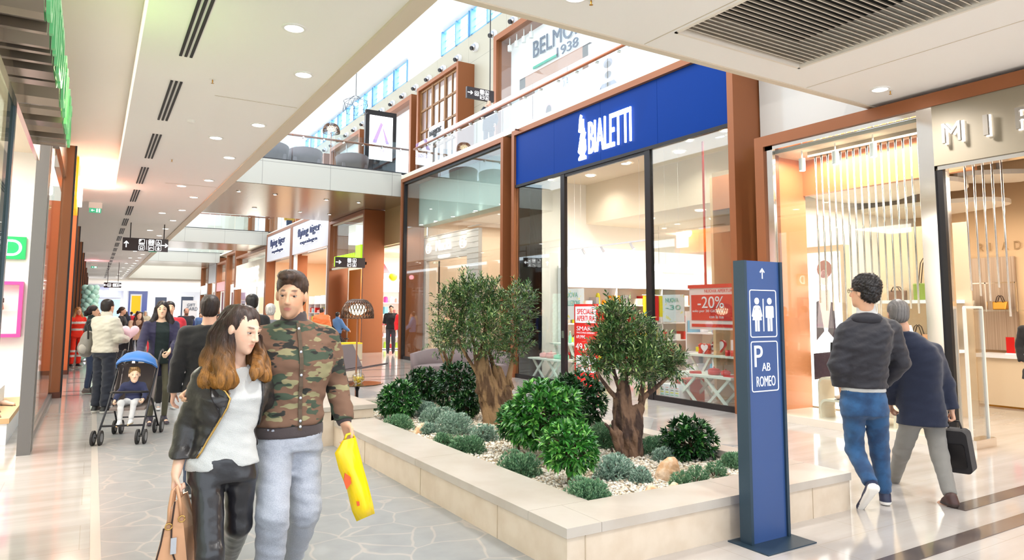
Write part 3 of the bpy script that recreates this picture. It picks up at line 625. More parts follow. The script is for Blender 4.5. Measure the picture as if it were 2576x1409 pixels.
    def noise(s, amp, f, sd=0, st=(1, 1, 1)):
        X, Y, Z = s.x[:, None, None]*f*st[0], s.y[None, :, None]*f*st[1], s.z[None, None, :]*f*st[2]
        a = np.sin(X*1.1+1.7*np.sin(Z*.7+sd)+sd)*np.sin(Z*.9+1.3*np.sin(Y*.8+sd*2)+.6*X)+.6*np.sin(Y*1.7+1.9*np.sin(Z*1.1+X*.9+sd)+2*sd)*np.sin(Z*1.9+X*1.3+sd)
        s.D += (amp*a).astype(np.float32)
    def mesh(s):
        D = s.D; I = D < 0; a, b, c = D.shape
        I[0] = I[-1] = False; I[:, 0] = I[:, -1] = False; I[:, :, 0] = I[:, :, -1] = False
        cnt = sum(I[i:a-1+i, j:b-1+j, k:c-1+k].astype(np.int8) for i in (0, 1) for j in (0, 1) for k in (0, 1))
        ix = np.argwhere((cnt > 0) & (cnt < 8)); n = len(ix); idm = np.full(cnt.shape, -1, np.int32); idm[tuple(ix.T)] = np.arange(n)
        ax = (s.x, s.y, s.z); acc = np.zeros((n, 3)); num = np.zeros(n); i0, j0, k0 = ix.T
        for A in range(3):
            for u in (0, 1):
                for v in (0, 1):
                    o = [0, 0, 0]; o[(A+1) % 3] = u; o[(A+2) % 3] = v; p = (i0+o[0], j0+o[1], k0+o[2]); o[A] = 1; q = (i0+o[0], j0+o[1], k0+o[2])
                    m = I[p] != I[q]; dp, dq = D[p], D[q]; t = np.clip(dp/(dp-dq+1e-12), 0.02, .98)
                    for e in range(3): P, Q = ax[e][p[e]], ax[e][q[e]]; acc[:, e] += np.where(m, P+(Q-P)*t, 0)
                    num += m
        V = acc/np.maximum(num, 1)[:, None]; F = []
        for A in range(3):
            sl0 = [slice(1, -1)]*3; sl0[A] = slice(0, -1); sl1 = list(sl0); sl1[A] = slice(1, None)
            P, Q = I[tuple(sl0)], I[tuple(sl1)]; e = np.argwhere(P != Q); sg = P[tuple(e.T)]; e = e+1; e[:, A] -= 1
            B, C = (A+1) % 3, (A+2) % 3; g = []
            for u, v in ((0, 0), (1, 0), (1, 1), (0, 1)):
                ee = e.copy(); ee[:, B] -= u; ee[:, C] -= v; g.append(idm[tuple(ee.T)])
            g = np.array(g).T; g[~sg] = g[~sg][:, ::-1]; F.append(g)
        F = np.concatenate(F); F = F[(F >= 0).all(1)]
        return V, F[:, ::-1]
def bake(name, V, F, m, parent, col=None, abs_=False, smooth_it=1, **props):
    if smooth_it and len(F):
        for _ in range(smooth_it):
            s_ = np.zeros_like(V); c_ = np.zeros(len(V))
            for i in range(4): a, b = F[:, i], F[:, (i+1) % 4]; np.add.at(s_, a, V[b]); np.add.at(s_, b, V[a]); np.add.at(c_, a, 1); np.add.at(c_, b, 1)
            V = V*.5+.5*s_/np.maximum(c_, 1)[:, None]
    me = bpy.data.meshes.new(name); off = np.array(parent.location) if abs_ else 0
    me.vertices.add(len(V)); me.vertices.foreach_set('co', (V-off).astype(np.float32).ravel()); me.loops.add(len(F)*4); me.polygons.add(len(F))
    me.loops.foreach_set('vertex_index', F.astype(np.int32).ravel()); me.polygons.foreach_set('loop_start', np.arange(0, len(F)*4, 4, dtype=np.int32)); me.polygons.foreach_set('loop_total', np.full(len(F), 4, np.int32))
    me.polygons.foreach_set('use_smooth', np.ones(len(F), bool)); me.update(); me.validate()
    if col is not None:
        ca = me.color_attributes.new('Col', 'FLOAT_COLOR', 'POINT'); cc = np.ones((len(me.vertices), 4), np.float32); cc[:, :3] = col(V)[:len(me.vertices)]; ca.data.foreach_set('color', cc.ravel())
    me.materials.append(m); o = bpy.data.objects.new(name, me); COL.objects.link(o); o.parent = parent
    for k, v in props.items(): o[k] = v
    return o
from mathutils.kdtree import KDTree
def strands(V, F, comb, n, L, r, lift=.002, seg=6, face=None):
    V = np.asarray(V); kd = KDTree(len(V)); [kd.insert(v, i) for i, v in enumerate(V)]; kd.balance()
    e1, e2 = V[F[:, 2]]-V[F[:, 0]], V[F[:, 3]]-V[F[:, 1]]; fn = np.cross(e1, e2); N = np.zeros_like(V)
    for i in range(4): np.add.at(N, F[:, i], fn)
    N /= np.linalg.norm(N, axis=1, keepdims=True)+1e-12; c0 = V.mean(0)
    if ((V-c0)*N).sum() < 0: N = -N
    vs, fs = [], []; ids = rng.integers(0, len(V), n)
    for i in ids:
        p = V[i].copy(); nn = N[i]; pts = []
        for k in range(seg+1):
            pts.append(p+nn*(lift*(.6+.8*k/seg))); d = comb(p)+rng.normal(size=3)*.12; d = d-nn*(d@nn)*(.9); d /= np.linalg.norm(d)+1e-9
            q = p+d*L/seg; _, idx, dist = kd.find(q); nn = N[idx]
            if dist > .02: p = q
            else: p = q+nn*((V[idx]-q)@nn)
        if face is not None:
            ok = 1
            for k, a in enumerate(pts):
                q = (a-face[0])@face[1]/face[2]
                if q[1] < -.055 and abs(q[0]) < .05 and -.12 < q[2] < face[3]: ok = 0
            if not ok: continue
        u = np.cross(pts[-1]-pts[0], N[i]); u /= np.linalg.norm(u)+1e-9
        o = len(vs)
        for k, a in enumerate(pts):
            w = r*(1-.75*(k/seg)**2); vs += [a-u*w, a+N[i]*w*.6, a+u*w]
        fs += [(o+3*k+j, o+3*k+j+1, o+3*k+j+4, o+3*k+j+3) for k in range(seg) for j in (0, 1)]
    return np.concatenate([V, np.array(vs)]), np.concatenate([F, np.array(fs)+len(V)])
SKINM = mat('skin', (1, 1, 1, 1), .5, attr='Col'); MATS['skin'].node_tree.nodes['Principled BSDF'].inputs['Subsurface Weight'].default_value = .06
HAIRM = mat('hair', (1, 1, 1, 1), .42, attr='Col'); CLOM = mat('printed_cloth', (1, 1, 1, 1), .85, attr='Col')
SHOEM = mat('shoe_leather', (1, 1, 1, 1), .5, attr='Col'); EYEW = mat('eye_white', S(172, 162, 156), .4); IRIS = mat('iris_brown', S(48, 30, 22), .2)
lin = lambda *c: np.array(S(*c)[:3])
def cloth(name, c, rough=.85, sheen=.15, noise=None, bump=(260, .25), coat=0.):
    if name in MATS: return MATS[name]
    return mat(name, S(*c), rough, sheen=sheen, noise=noise, bump=bump, coat=coat)
BASEJ = dict(pel=(0, 0, .95), wst=(0, 0, 1.07), chs=(0, 0, 1.28), nck=(0, .015, 1.475), hed=(0, -.012, 1.63),
    sL=(.18, .01, 1.42), eL=(.235, .03, 1.14), wL=(.245, -.05, .89), sR=(-.18, .01, 1.42), eR=(-.235, .03, 1.14), wR=(-.245, -.05, .89),
    hL=(.088, 0, .93), kL=(.095, -.015, .5), aL=(.095, .03, .09), hR=(-.088, 0, .93), kR=(-.095, -.015, .5), aR=(-.095, .03, .09), tL=None, tR=None)
def hand(s, w, d, n, side, curl=.5, sc=1., spread=1.):
    d = np.array(d, float); d /= np.linalg.norm(d); n = np.array(n, float); n -= d*(n@d); n /= np.linalg.norm(n); l = np.cross(d, n)*side; w = np.array(w, float)
    for q in (-.022, -.007, .008, .022): s.cone(w+l*q*.7*sc, w+d*.078*sc+l*q*1.15*sc, .015*sc, .0125*sc, .012)
    for i, L in enumerate((.074, .083, .077, .06)):
        p = w+d*.082*sc+l*(.027-.018*i)*sc*spread; a = curl*.35
        for j, f in enumerate((.45, .3, .25)):
            a += curl*(.5, .75, .6)[j]; q = p+(d*math.cos(a)+n*math.sin(a))*L*f*sc; s.cone(p, q, .0088*sc, (.0083, .0078, .007)[j]*sc, .004); p = q
    p = w+d*.022*sc+l*.024*sc; q = p+(d*.55+l*.7+n*.35)*.038*sc; r = q+(d*.85+l*.1+n*.5)*.034*sc; t = r+(d*.9-l*.15+n*.4)*.024*sc
    s.cone(p, q, .014*sc, .0105*sc, .01); s.cone(q, r, .0105*sc, .0095*sc, .004); s.cone(r, t, .0095*sc, .0075*sc, .004)
def bounds(P, m):
    P = np.array(P, float); return P.min(0)-m, P.max(0)+m
def person(label, loc, rz=0, H=1.75, J={}, sex='m', skin=(232, 184, 152), hair=('short', (45, 32, 26)), top=None, bot=None, shoes=((40, 38, 40), (200, 198, 195)),
           res=.012, fine=None, yaw=0, pitch=0, roll=0, curl=(.6, .6), group=None, hn=None, extra=None, wide=1., tw=0., eyes=True, beard=None, hands=True, world=False, hscale=1., root=None):
    s = H/1.75; j = {k: (np.array(v, float)*s if v is not None else None) for k, v in BASEJ.items()}
    for k, v in J.items(): j[k] = np.array(v, float)*(1 if world else s)
    if world:
        c_, s_ = math.cos(-rz), math.sin(-rz)
        for k in J: q = j[k]-np.array(loc, float); j[k] = np.array([q[0]*c_-q[1]*s_, q[0]*s_+q[1]*c_, q[2]])
        if hn: hn = {k: ((tuple(np.array([v[0][0]*c_-v[0][1]*s_, v[0][0]*s_+v[0][1]*c_, v[0][2]])), v[1]) if k in 'LR' else v) for k, v in hn.items()}
    for sd in 'LR':
        if j['t'+sd] is None: j['t'+sd] = j['a'+sd]+np.array([(.02 if sd == 'L' else -.02)*s, -.15*s, -.055*s])
    t = root or thing('person', label, 'person', loc, rz, group); fz = fine or res
    Rh = rotm(yaw, pitch, roll); hc = j['hed']; hs = s*.97*hscale; hp = lambda x, y, z: hc+Rh@(np.array([x, y, z])*hs)
    fem = sex == 'f'; W = (.86 if fem else 1.)*wide*s
    def tor(g=0., z0=None, z1=None, belly=0., hipg=0.):
        lv = [(.86, 'pel', .158+(.018 if fem else 0)+hipg, .112), (.97, 'pel', .158+(.01 if fem else 0)+hipg, .112), (1.08, 'wst', .142-(.012 if fem else 0), .1+belly), (1.2, 'cw', .158, .112+belly*.6), (1.31, 'chs', .178, .122+(.018 if fem else 0)), (1.385, 'cn', .17, .1), (1.44, 'cn2', .108, .075), (1.485, 'nck', .06, .058)]
        out = []
        for z, key, rx, ry in lv:
            zn = {'cw': (.5, 'wst', 'chs'), 'cn': (.6, 'chs', 'nck'), 'cn2': (.87, 'chs', 'nck')}
            if key in zn: a, p, q = zn[key]; c = j[p]*(1-a)+j[q]*a
            else: c = j[key]
            base = {'pel': .95, 'wst': 1.07, 'chs': 1.28, 'nck': 1.475, 'cw': 1.175, 'cn': 1.397, 'cn2': 1.45}[key]
            out.append((c[2]+(z-base)*s*.95, c[0], c[1], rx*W+g, ry*W+g, tw*min(1, max(0, (z-.97)/.35))))
        return out
    # ---- one continuous body
    P = [v for v in j.values() if v is not None]; lo, hi = bounds(P, .16*s+.02); lo[2] = min(lo[2], -.02)
    F = [[], [], []]
    if fine:
        for c, r in [(hc, .13*s)]+([(j['wL'], .15*s), (j['wR'], .15*s)] if hands else []):
            for e in range(3): F[e].append((c[e]-r, c[e]+r, fine))
    g = SDF(lo, hi, res, *F)
    hk = max(.012, res*.8)
    g.ell(hp(0, .018, .035), (.074*hs, .093*hs, .083*hs), Rh, 0)
    g.ell(hp(0, -.028, -.03), (.0575*hs, .068*hs, .086*hs), Rh, .03); g.ell(hp(0, -.054, -.092), ((.027 if fem else .033)*hs, .032*hs, .026*hs), Rh, .03)
    g.cone(hp(0, -.092, .018), hp(0, -.113, -.028), .008*hs, .0115*hs, .012); g.cone(hp(-.011, -.104, -.034), hp(.011, -.104, -.034), .008*hs, .008*hs, .006)
    if fz < .009:
        for q in (-1, 1): g.sub(hp(q*.031, -.1, .004), (.018*hs, .015*hs, .012*hs), Rh, .012)
        g.cone(hp(-.036, -.083, .027), hp(.036, -.083, .027), .009*hs, .009*hs, .012)
        for q in (-1, 1): g.cone(hp(q*.021, -.0865, .0135), hp(q*.043, -.079, .0115), .0062*hs, .0055*hs, .005); g.cone(hp(q*.022, -.088, -.004), hp(q*.042, -.081, -.002), .0035*hs, .0035*hs, .004)
        g.cone(hp(-.018, -.087, -.061), hp(.018, -.087, -.061), .0052*hs, .0052*hs, .005); g.cone(hp(-.012, -.0885, -.0705), hp(.012, -.0885, -.0705), .006*hs, .006*hs, .005)
        g.sub(hp(0, -.1, -.066), (.024*hs, .01*hs, .0014*hs), Rh, .003); g.cone(hp(0, -.078, -.105), hp(0, -.072, -.11), .014*hs, .014*hs, .012)
    for q in (-1, 1): g.ell(hp(q*.075, .012, -.008), (.011*hs, .02*hs, .031*hs), Rh, .008)
    g.cone(hp(0, .018, -.05), j['nck'], (.047 if fem else .055)*s, (.052 if fem else .062)*s, .025)
    g.stack(tor(-.02), .03)
    for sd in 'LR':
        S_, E_, W_ = j['s'+sd], j['e'+sd], j['w'+sd]; a = .9 if fem else 1.
        g.cone(S_-[0, 0, .01*s], E_, .046*W, .038*W, .03); g.cone(j['nck']-[0, 0, .03*s], S_, .045*W, .04*W, .03); g.cone(E_, W_, .039*W, .027*s*a, .015)
        if hands:
            dd = W_-E_; h_ = (hn or {}).get(sd); dd, nn = h_ if h_ else (dd, (-1 if sd == 'L' else 1, .2, 0)); sg = 1 if sd == 'L' else -1
            # thumb points forward: choose the side so that l = cross(d,n)*side faces the front
            l = np.cross(np.array(dd, float), np.array(nn, float)); sg = -1 if l[1] > 0 else 1
            hand(g, W_, dd, nn, sg, curl[0 if sd == 'L' else 1], s*(.9 if fem else 1))
        q_ = .86 if bot else 1.; g.cone(j['h'+sd], j['k'+sd], .078*W*q_, .052*W*q_, .03); g.cone(j['k'+sd], j['a'+sd], .05*W*q_, .034*W*q_, .02); g.cone(j['a'+sd]-[0, 0, .03*s], j['t'+sd], .034*s, .026*s, .02)
    V, Fc = g.mesh(); sk = lin(*skin)
    def bcol(V):
        c = np.tile(sk, (len(V), 1)); L = (V-hc)@Rh/hs
        def blob(p, r, col, a=1.):
            nonlocal c
            d = np.sqrt((((L-np.array(p))/np.array(r))**2).sum(1)); k = np.clip((1.15-d)/.3, 0, 1)[:, None]*a; c = c*(1-k)+np.array(col)*k
        blob((0, -.095, -.066), (.021, .02, .0095), sk*np.array([.86, .55, .55]), .8)
        for q in (-1, 1):
            blob((q*.045, -.07, -.03), (.02, .03, .02), sk*np.array([1.02, .82, .8]), .5)
            blob((q*.034, -.09, .033), (.02, .03, .0055), lin(*hair[1])*.9+.02, .85)
            if not eyes or fz >= .009: blob((q*.031, -.09, .008), (.014, .03, .007), lin(45, 30, 25), .8)
            else: blob((q*.031, -.09, .008), (.02, .02, .012), sk*.62, .35)
        if beard: blob((0, -.07, -.085), (.058, .06, .042), lin(*beard[0]), beard[1]); blob((0, -.1, -.066), (.02, .02, .009), lin(190, 110, 100), .8)
        return c
    bake('body', V, Fc, SKINM, t, bcol, False, 1)
    if eyes and fz < .009:
        for q in (-1, 1):
            m = MB(); c = hp(q*.0312, -.0742, .005); m.ell(c, .012*hs, 14, 10); ce = c+Rh@np.array([-.001*q, -.0098, -.0012])*hs; m.cur = 1; m.ell(ce, (.0068*hs, .0036*hs, .0068*hs), 10, 6, Rh)
            m.build('eye', [EYEW, IRIS], t, True, abs=False)
    # ---- hair
    if hair and hair[0] != 'none':
        kind, hcol = hair[0], lin(*hair[1]); hb = [hc+np.array([0, .05*s, -.05*s])]; lo, hi = bounds([hc], .17*s)
        if kind in ('long', 'shoulder'): lo[2] -= (.36 if kind == 'long' else .14)*s; lo[:2] -= .06*s; hi[:2] += .06*s
        if kind == 'pony': hi[1] += .1; lo[2] -= .2*s
        g = SDF(lo, hi, min(fz, .006) if fine else res*.8); 
        if kind == 'curly': g.ell(hp(0, .03, .055), (.098*hs, .112*hs, .098*hs), Rh, .01); g.ell(hp(0, .06, -.02), (.08*hs, .07*hs, .07*hs), Rh, .03)
        elif kind == 'thin': g.ell(hp(0, .028, .03), (.08*hs, .096*hs, .083*hs), Rh, .01)
        elif kind == 'quiff': g.ell(hp(0, .024, .05), (.083*hs, .1*hs, .086*hs), Rh, .01); g.ell(hp(-.012, -.045, .108), (.06*hs, .06*hs, .034*hs), Rh, .025); g.ell(hp(0, .05, -.02), (.075*hs, .062*hs, .06*hs), Rh, .03)
        else: g.ell(hp(0, .022, .045), (.084*hs, .103*hs, .086*hs), Rh, .01); g.ell(hp(0, .05, -.02), (.074*hs, .065*hs, .06*hs), Rh, .03)
        if kind in ('long', 'shoulder'):
            L = .34 if kind == 'long' else .15
            for q in (-1, 1):
                p0 = hp(q*.068, .02, .02); p1 = hp(q*.088, .02, -.11); zz = np.array([0, 0, -L*s])
                p2 = np.array([p1[0], p1[1], 0])+np.array([q*.035*s, 0, p1[2]])+zz*.5; g.chain([p0, p1, p2, p2+zz*.5+np.array([q*.005, -.03*s, 0])], [.03*s, .038*s, .042*s, .03*s], .03)
            g.chain([hp(0, .08, 0), hp(0, .09, -.1), hp(0, .1, -.12)+np.array([0, .02, -L*.8*s])], [.06*s, .075*s, .07*s], .03)
            for q in (-.5, .5): g.chain([hp(q*.1, .07, -.05), hp(q*.13, .08, -.12)+np.array([0, .0, -L*.7*s])], [.05*s, .055*s], .03)
        if kind == 'pony': g.chain([hp(0, .1, .02), hp(0, .135, -.02), hp(0, .13, -.16), hp(0, .11, -.24)], [.03*s, .036*s, .034*s, .014*s], .02)
        # open the face
        fw = .07 if kind in ('long', 'shoulder') else .082
        g.sub(hp(0, -.125, -.02 if kind not in ('long', 'shoulder') else -.035), (fw*hs, .105*hs, (.1 if kind not in ('long', 'shoulder') else .098)*hs), Rh, .012)
        if kind in ('long', 'shoulder'): g.sub(hp(0, -.135, .03), (.05*hs, .085*hs, .072*hs), Rh, .012)
        if kind not in ('long', 'shoulder'):
            for q in (-1, 1): g.sub(hp(q*.085, -.03, -.05), (.03*hs, .055*hs, .06*hs), Rh, .01)
            g.sub(hp(0, .02, -.16), (.2*hs, .2*hs, .075*hs), Rh, .01)
        g.noise(.006 if kind == 'curly' else .0016, 150 if kind == 'curly' else 140, 1., (1, 1, 1) if kind == 'curly' else (1, 1, .2))
        if kind in ('long', 'shoulder'): g.noise(.0035, 60, 2., (1, 1, .12)); g.noise(.004, 24, 3., (1, 1, .5))
        V, Fc = g.mesh()
        h2 = lin(*hair[2]) if len(hair) > 2 else hcol
        def hcolf(V):
            tt = np.clip((hc[2]-.06*s-V[:, 2])/(.26*s), 0, 1)[:, None]; st = (.8+.35*np.sin(V[:, 0]*330+V[:, 1]*270+V[:, 2]*12)*np.sin(V[:, 0]*97+V[:, 1]*143))[:, None]
            return np.clip((hcol*(1-tt)+h2*tt)*st, 0, 1)
        if len(V):
            if fine or res <= .016:
                ctr = hp(0, .02, .12) if kind in ('long', 'shoulder') else hp(0, -.05, .13); bk = Rh@np.array([0, 1., 0]); cm = (lambda p: (p-ctr)*np.array([1, 1, 0])*6+np.array([0, 0, -1.])) if kind in ('long', 'shoulder') else ((lambda p: rng.normal(size=3)) if kind == 'curly' else (lambda p: bk*(1 if p[2] > hc[2]+.03 else .3)+np.array([0, 0, -.7 if p[2] < hc[2]+.05 else .1])))
                V, Fc = strands(V, Fc, cm, 1800 if fine else 700, (.12 if kind in ('long', 'shoulder') else .022)*s, .0013, .0015 if kind != 'curly' else .004, face=(hc, Rh, hs, .078 if kind not in ('long', 'shoulder') else .055))
            bake('hair', V, Fc, HAIRM, t, hcolf, False, 0)
    # ---- trousers
    if bot:
        m, fit = bot[0], bot[1]; o = bot[2] if len(bot) > 2 else {}
        zc = j['aL'][2]; lo, hi = bounds([j[k] for k in ('pel', 'hL', 'hR', 'kL', 'kR', 'aL', 'aR')], .17*s); r2 = o.get('res', res); g = SDF(lo, hi, r2)
        top_z = j['pel'][2]+o.get('rise', .085)*s
        lv = [l for l in tor(.006+fit*.3)]; lv = [l for l in lv if l[0] < top_z]+[(top_z,)+tuple(np.array([np.interp(top_z, [q[0] for q in lv], [q[i] for q in lv]) for i in range(1, 6)]))]
        g.stack([l for l in lv if l[0] > j['pel'][2]-.1*s], .02)
        for sd in 'LR':
            h_, k_, a_ = j['h'+sd], j['k'+sd], j['a'+sd]; e = a_+(k_-a_)*o.get('up', .08)
            g.cone(h_-[0, 0, .02*s], k_, (.084+fit*.35)*W, (.056+fit)*W, .03); g.cone(k_, e, (.056+fit)*W, (.04+fit*1.1)*W, .02)
            g.ell((h_+j['pel'])/2+[0, .055*s, -.02*s], (.07*W, .05*W, .08*s), None, .03)
        if fit > .004 or o.get('folds'): g.noise(o.get('folds', .003), 26, loc[0]*3, (.7, .7, 1.6)); g.noise(.0015, 60, loc[1], (1, 1, 1))
        for sd in 'LR':
            k_, a_ = j['k'+sd], j['a'+sd]; d = a_-k_; d = d/np.linalg.norm(d); e = a_-d*np.linalg.norm(a_-k_)*o.get('up', .08)*.6
            w = g.win(a_-.13*s, a_+.13*s)
            if w is not None:
                X, Y, Z = g.grid(w); g.D[w] = np.maximum(g.D[w], (X-e[0])*d[0]+(Y-e[1])*d[1]+(Z-e[2])*d[2])
        V, Fc = g.mesh(); bake(o.get('name', 'trousers'), V, Fc, m, t, o.get('col'), False, o.get('sm', 1))
    # ---- shoes
    if shoes:
        c1, c2 = lin(*shoes[0]), lin(*shoes[1])
        for sd in 'LR':
            a_, t_ = j['a'+sd], j['t'+sd]; lo, hi = bounds([a_, t_, a_-[0, 0, .06*s]], .085*s); g = SDF(lo, hi, min(res, .007) if fine else max(res*.8, .009)); f = t_-a_; f = f/np.linalg.norm(f)
            up = np.array([0, 0, 1.])
            if sd in ('L', 'R') and (hn or {}).get('foot'+sd) is not None: up = np.array((hn)['foot'+sd], float)
            hl = a_-up*.055*s-f*.03*s
            g.cone(hl, t_+f*.03*s, .036*s, .03*s, .01); g.cone(a_-f*.01, hl, .04*s, .04*s, .02); g.cone(a_, (a_+t_)/2, .038*s, .032*s, .02)
            b0 = (hl-up*.028*s); g.cutf(lambda X, Y, Z: (b0[0]-X)*up[0]+(b0[1]-Y)*up[1]+(b0[2]-Z)*up[2])
            V, Fc = g.mesh(); bake('shoe', V, Fc, SHOEM, t, lambda V: np.where((((V-b0)@up) < .028*s)[:, None], c2, c1), False, 1)
    # ---- upper clothes, a list of layers
    for L in (top or []):
        m, gr = L['m'], L.get('g', .012); P = [j[k] for k in ('pel', 'nck', 'sL', 'sR')]
        if L.get('sleeve', 1) > 0: P += [j[k] for k in ('eL', 'eR', 'wL', 'wR')]
        lo, hi = bounds(P, .19*s); lo[2] = min(lo[2], L.get('hem', .9)*s-.05); g = SDF(lo, hi, L.get('res', res))
        lv = tor(gr, belly=L.get('belly', 0), hipg=L.get('hipg', 0)); zh = L.get('hem', .9)*s if not world else L['hem']
        if zh < lv[0][0]: l0 = lv[0]; lv = [(zh-.03, l0[1], l0[2], l0[3]+L.get('flare', 0), l0[4]+L.get('flare', 0), 0)]+lv
        g.stack(lv, .03); sl = L.get('sleeve', 1)
        for sd in 'LR':
            S_, E_, W_ = j['s'+sd], j['e'+sd], j['w'+sd]
            if sl > 0:
                g.cone(S_-[0, 0, .018*s], E_, .048*W+gr, .041*W+gr, .035)
                if sl > .5: q = E_+(W_-E_)*min(1, (sl-.5)*2); g.cone(E_, q, .041*W+gr, .031*W+gr*L.get('cuff', .8), .02)
            elif L.get('name') == 'vest': g.cone(S_, S_+[0, 0, -.03], .05*W+gr, .04*W, .03)
            else: g.cone(S_-[0, 0, .02*s], S_+[0, 0, -.05*s], .04*W+gr*.8, .035*W, .03)
        if sl > 0 or L.get('name') == 'vest':
            for sd in 'LR': g.cone(j['nck']-[0, 0, .035*s], j['s'+sd]-[0, 0, .01*s], .05*W+gr*.6, .038*W+gr*.6, .03)
        if L.get('collar'): g.cone(j['nck']-[0, 0, .02*s], j['nck']+[0, -.004, L['collar']*s], .064*s+gr*.6, .062*s+gr*.5, .015)
        if L.get('hood'): hh = L['hood']; g.ell(j['nck']+np.array([0, .07*s, -.03*s]), (.11*s, .05*s, .06*s), None, .03)
        if L.get('folds', .003): g.noise(L.get('folds', .003), 22, 2+loc[0], (.8, .8, 1.7)); g.noise(L.get('folds', .003)*.45, 55, loc[1], (1, 1, 1.3))
        slope = L.get('slope', 0); g.cutf(lambda X, Y, Z: (zh-Z)+0*X+0*Y+slope*X)
        # neck opening
        nk = j['nck']; nr = L.get('neck', .058)*s
        if not L.get('collar'): g.sub(nk+np.array([0, -.012*s, .03*s]), (nr+.006, nr, .07*s), None, .008)
        else: g.sub(nk+np.array([0, -.006, L['collar']*s+.03]), (.055*s, .055*s, .06*s), None, .006)
        if L.get('vneck'): vz = L['vneck']*s; g.cutf(lambda X, Y, Z: np.where((Y < nk[1]+.02) & (Z > nk[2]-vz), .5*(nr-np.abs(X-nk[0])-(nk[2]-Z)*nr/vz*.6)+0*Y, -1.))
        for fn in L.get('cuts', []): g.cutf(fn)
        for sd in 'LR':
            W_, E_ = j['w'+sd], j['e'+sd]
            if sl >= 1:
                d = (W_-E_)/np.linalg.norm(W_-E_); w = g.win(W_-.09*s, W_+.09*s)
                if w is not None: X, Y, Z = g.grid(w); g.D[w] = np.maximum(g.D[w], (X-W_[0])*d[0]+(Y-W_[1])*d[1]+(Z-W_[2])*d[2])
        V, Fc = g.mesh(); ob = bake(L.get('name', 'jacket'), V, Fc, m, t, L.get('col'), False, L.get('sm', 1))
        if L.get('sub'): L['sub'](ob, V, Fc)
    if extra: extra(t, j, hp, s)
    return t
# ================= THE PEOPLE =================
_only = None
# --- couple in front
def A(px, py, Y): return at(px, py, 'y', Y)
CAMO = None
def camo_mat():
    m = bpy.data.materials.new('camouflage_cotton'); m.use_nodes = True; nt = m.node_tree; b = nt.nodes['Principled BSDF']; L = nt.links.new; b.inputs['Roughness'].default_value = .9
    tc = nt.nodes.new('ShaderNodeTexCoord'); prev = None
    for i, (c, sc, th) in enumerate(((S(118, 88, 70), 1, 0), (S(148, 140, 104), 9, .585), (S(66, 78, 62), 8, .56), (S(44, 44, 40), 9.5, .60))):
        if i == 0:
            r = nt.nodes.new('ShaderNodeRGB'); r.outputs[0].default_value = c; prev = r.outputs[0]; continue
        mp = nt.nodes.new('ShaderNodeMapping'); mp.inputs['Location'].default_value = (i*3.7, i*1.3, i*5.1); mp.inputs['Scale'].default_value = (.75, .75, 1.9); n = nt.nodes.new('ShaderNodeTexNoise'); n.inputs['Scale'].default_value = sc; n.inputs['Detail'].default_value = 2.5
        L(tc.outputs['Object'], mp.inputs[0]); L(mp.outputs[0], n.inputs['Vector']); cr = nt.nodes.new('ShaderNodeValToRGB'); cr.color_ramp.elements[0].position = th-.012; cr.color_ramp.elements[1].position = th
        cr.color_ramp.elements[0].color = (0, 0, 0, 1); cr.color_ramp.elements[1].color = (1, 1, 1, 1); L(n.outputs[0], cr.inputs[0]); mx = nt.nodes.new('ShaderNodeMix'); mx.data_type = 'RGBA'
        L(cr.outputs[0], mx.inputs[0]); L(prev, mx.inputs[6]); mx.inputs[7].default_value = c; prev = mx.outputs[2]
    L(prev, b.inputs['Base Color']); return m
CAMO = camo_mat(); RIB = cloth('grey_rib_knit', (70, 60, 60)); JOG = cloth('grey_jogging_fleece', (176, 180, 190), noise=(180, S(162, 166, 178), .4, .6))
# man
MY = 3.86; root = A(735, 745, MY); MX = root[0]
MJ = dict(hed=A(733, 742, MY-.02), nck=A(738, 812, MY+.02), chs=A(738, 925, MY), wst=A(730, 1020, MY), pel=A(722, 1090, MY),
    sL=A(822, 845, MY+.02), eL=A(846, 965, MY+.07), wL=A(866, 1060, MY-.05), sR=A(652, 845, MY+.04), eR=A(560, 960, MY+.13), wR=A(487, 985, MY-.02),
    hL=A(762, 1110, MY+.01), kL=A(768, 1285, MY-.03), aL=A(735, 1400, MY+.36), hR=A(690, 1110, MY), kR=A(686, 1295, MY-.2), aR=A(672, 1495, MY-.02), tR=A(668, 1530, MY-.14), tL=A(725, 1470, MY+.38))
def man_extra(t, j, hp, s):
    m = MB()   # snaps and front placket are pieces of the jacket
    return
MSNAP = mat('snap_metal', S(200, 205, 215), .25, .9)
def jk_sub(ob, V, F):
    jl = np.array(ob.parent.location)
    front = lambda px, py: A(px, py, MY)-jl
    fy = lambda x, z: V[(np.abs(V[:, 0]-x) < .02) & (np.abs(V[:, 2]-z) < .02)][:, 1].min() if len(V[(np.abs(V[:, 0]-x) < .02) & (np.abs(V[:, 2]-z) < .02)]) else -.13
    pts = []
    for py in range(812, 1090, 14):
        p = front(741-(py-812)*.01, py); q = p.copy(); q[1] = fy(p[0], p[2])-.001; pts.append(q)
    m = MB()
    for a, b in zip(pts[:-1], pts[1:]): m.bar(a, b, .02, .004, (0, 1, 0))
    m.build('placket', mat('placket_tape', S(92, 76, 60), .8), ob, abs=False)
    for k in (1, 5, 9, 13, 17, 18):
        if k < len(pts): MB().ell(pts[k]-np.array([0, .005, 0]), (.008, .003, .008), 10, 6).build('snap', MSNAP, ob, True, abs=False)
    lo = V[:, 2].min(); lv = []
    g = V[V[:, 2] < lo+.075]; m = MB()
    n = 28; cx, cy = (g[:, 0].min()+g[:, 0].max())/2, (g[:, 1].min()+g[:, 1].max())/2; rx, ry = (g[:, 0].max()-g[:, 0].min())/2, (g[:, 1].max()-g[:, 1].min())/2
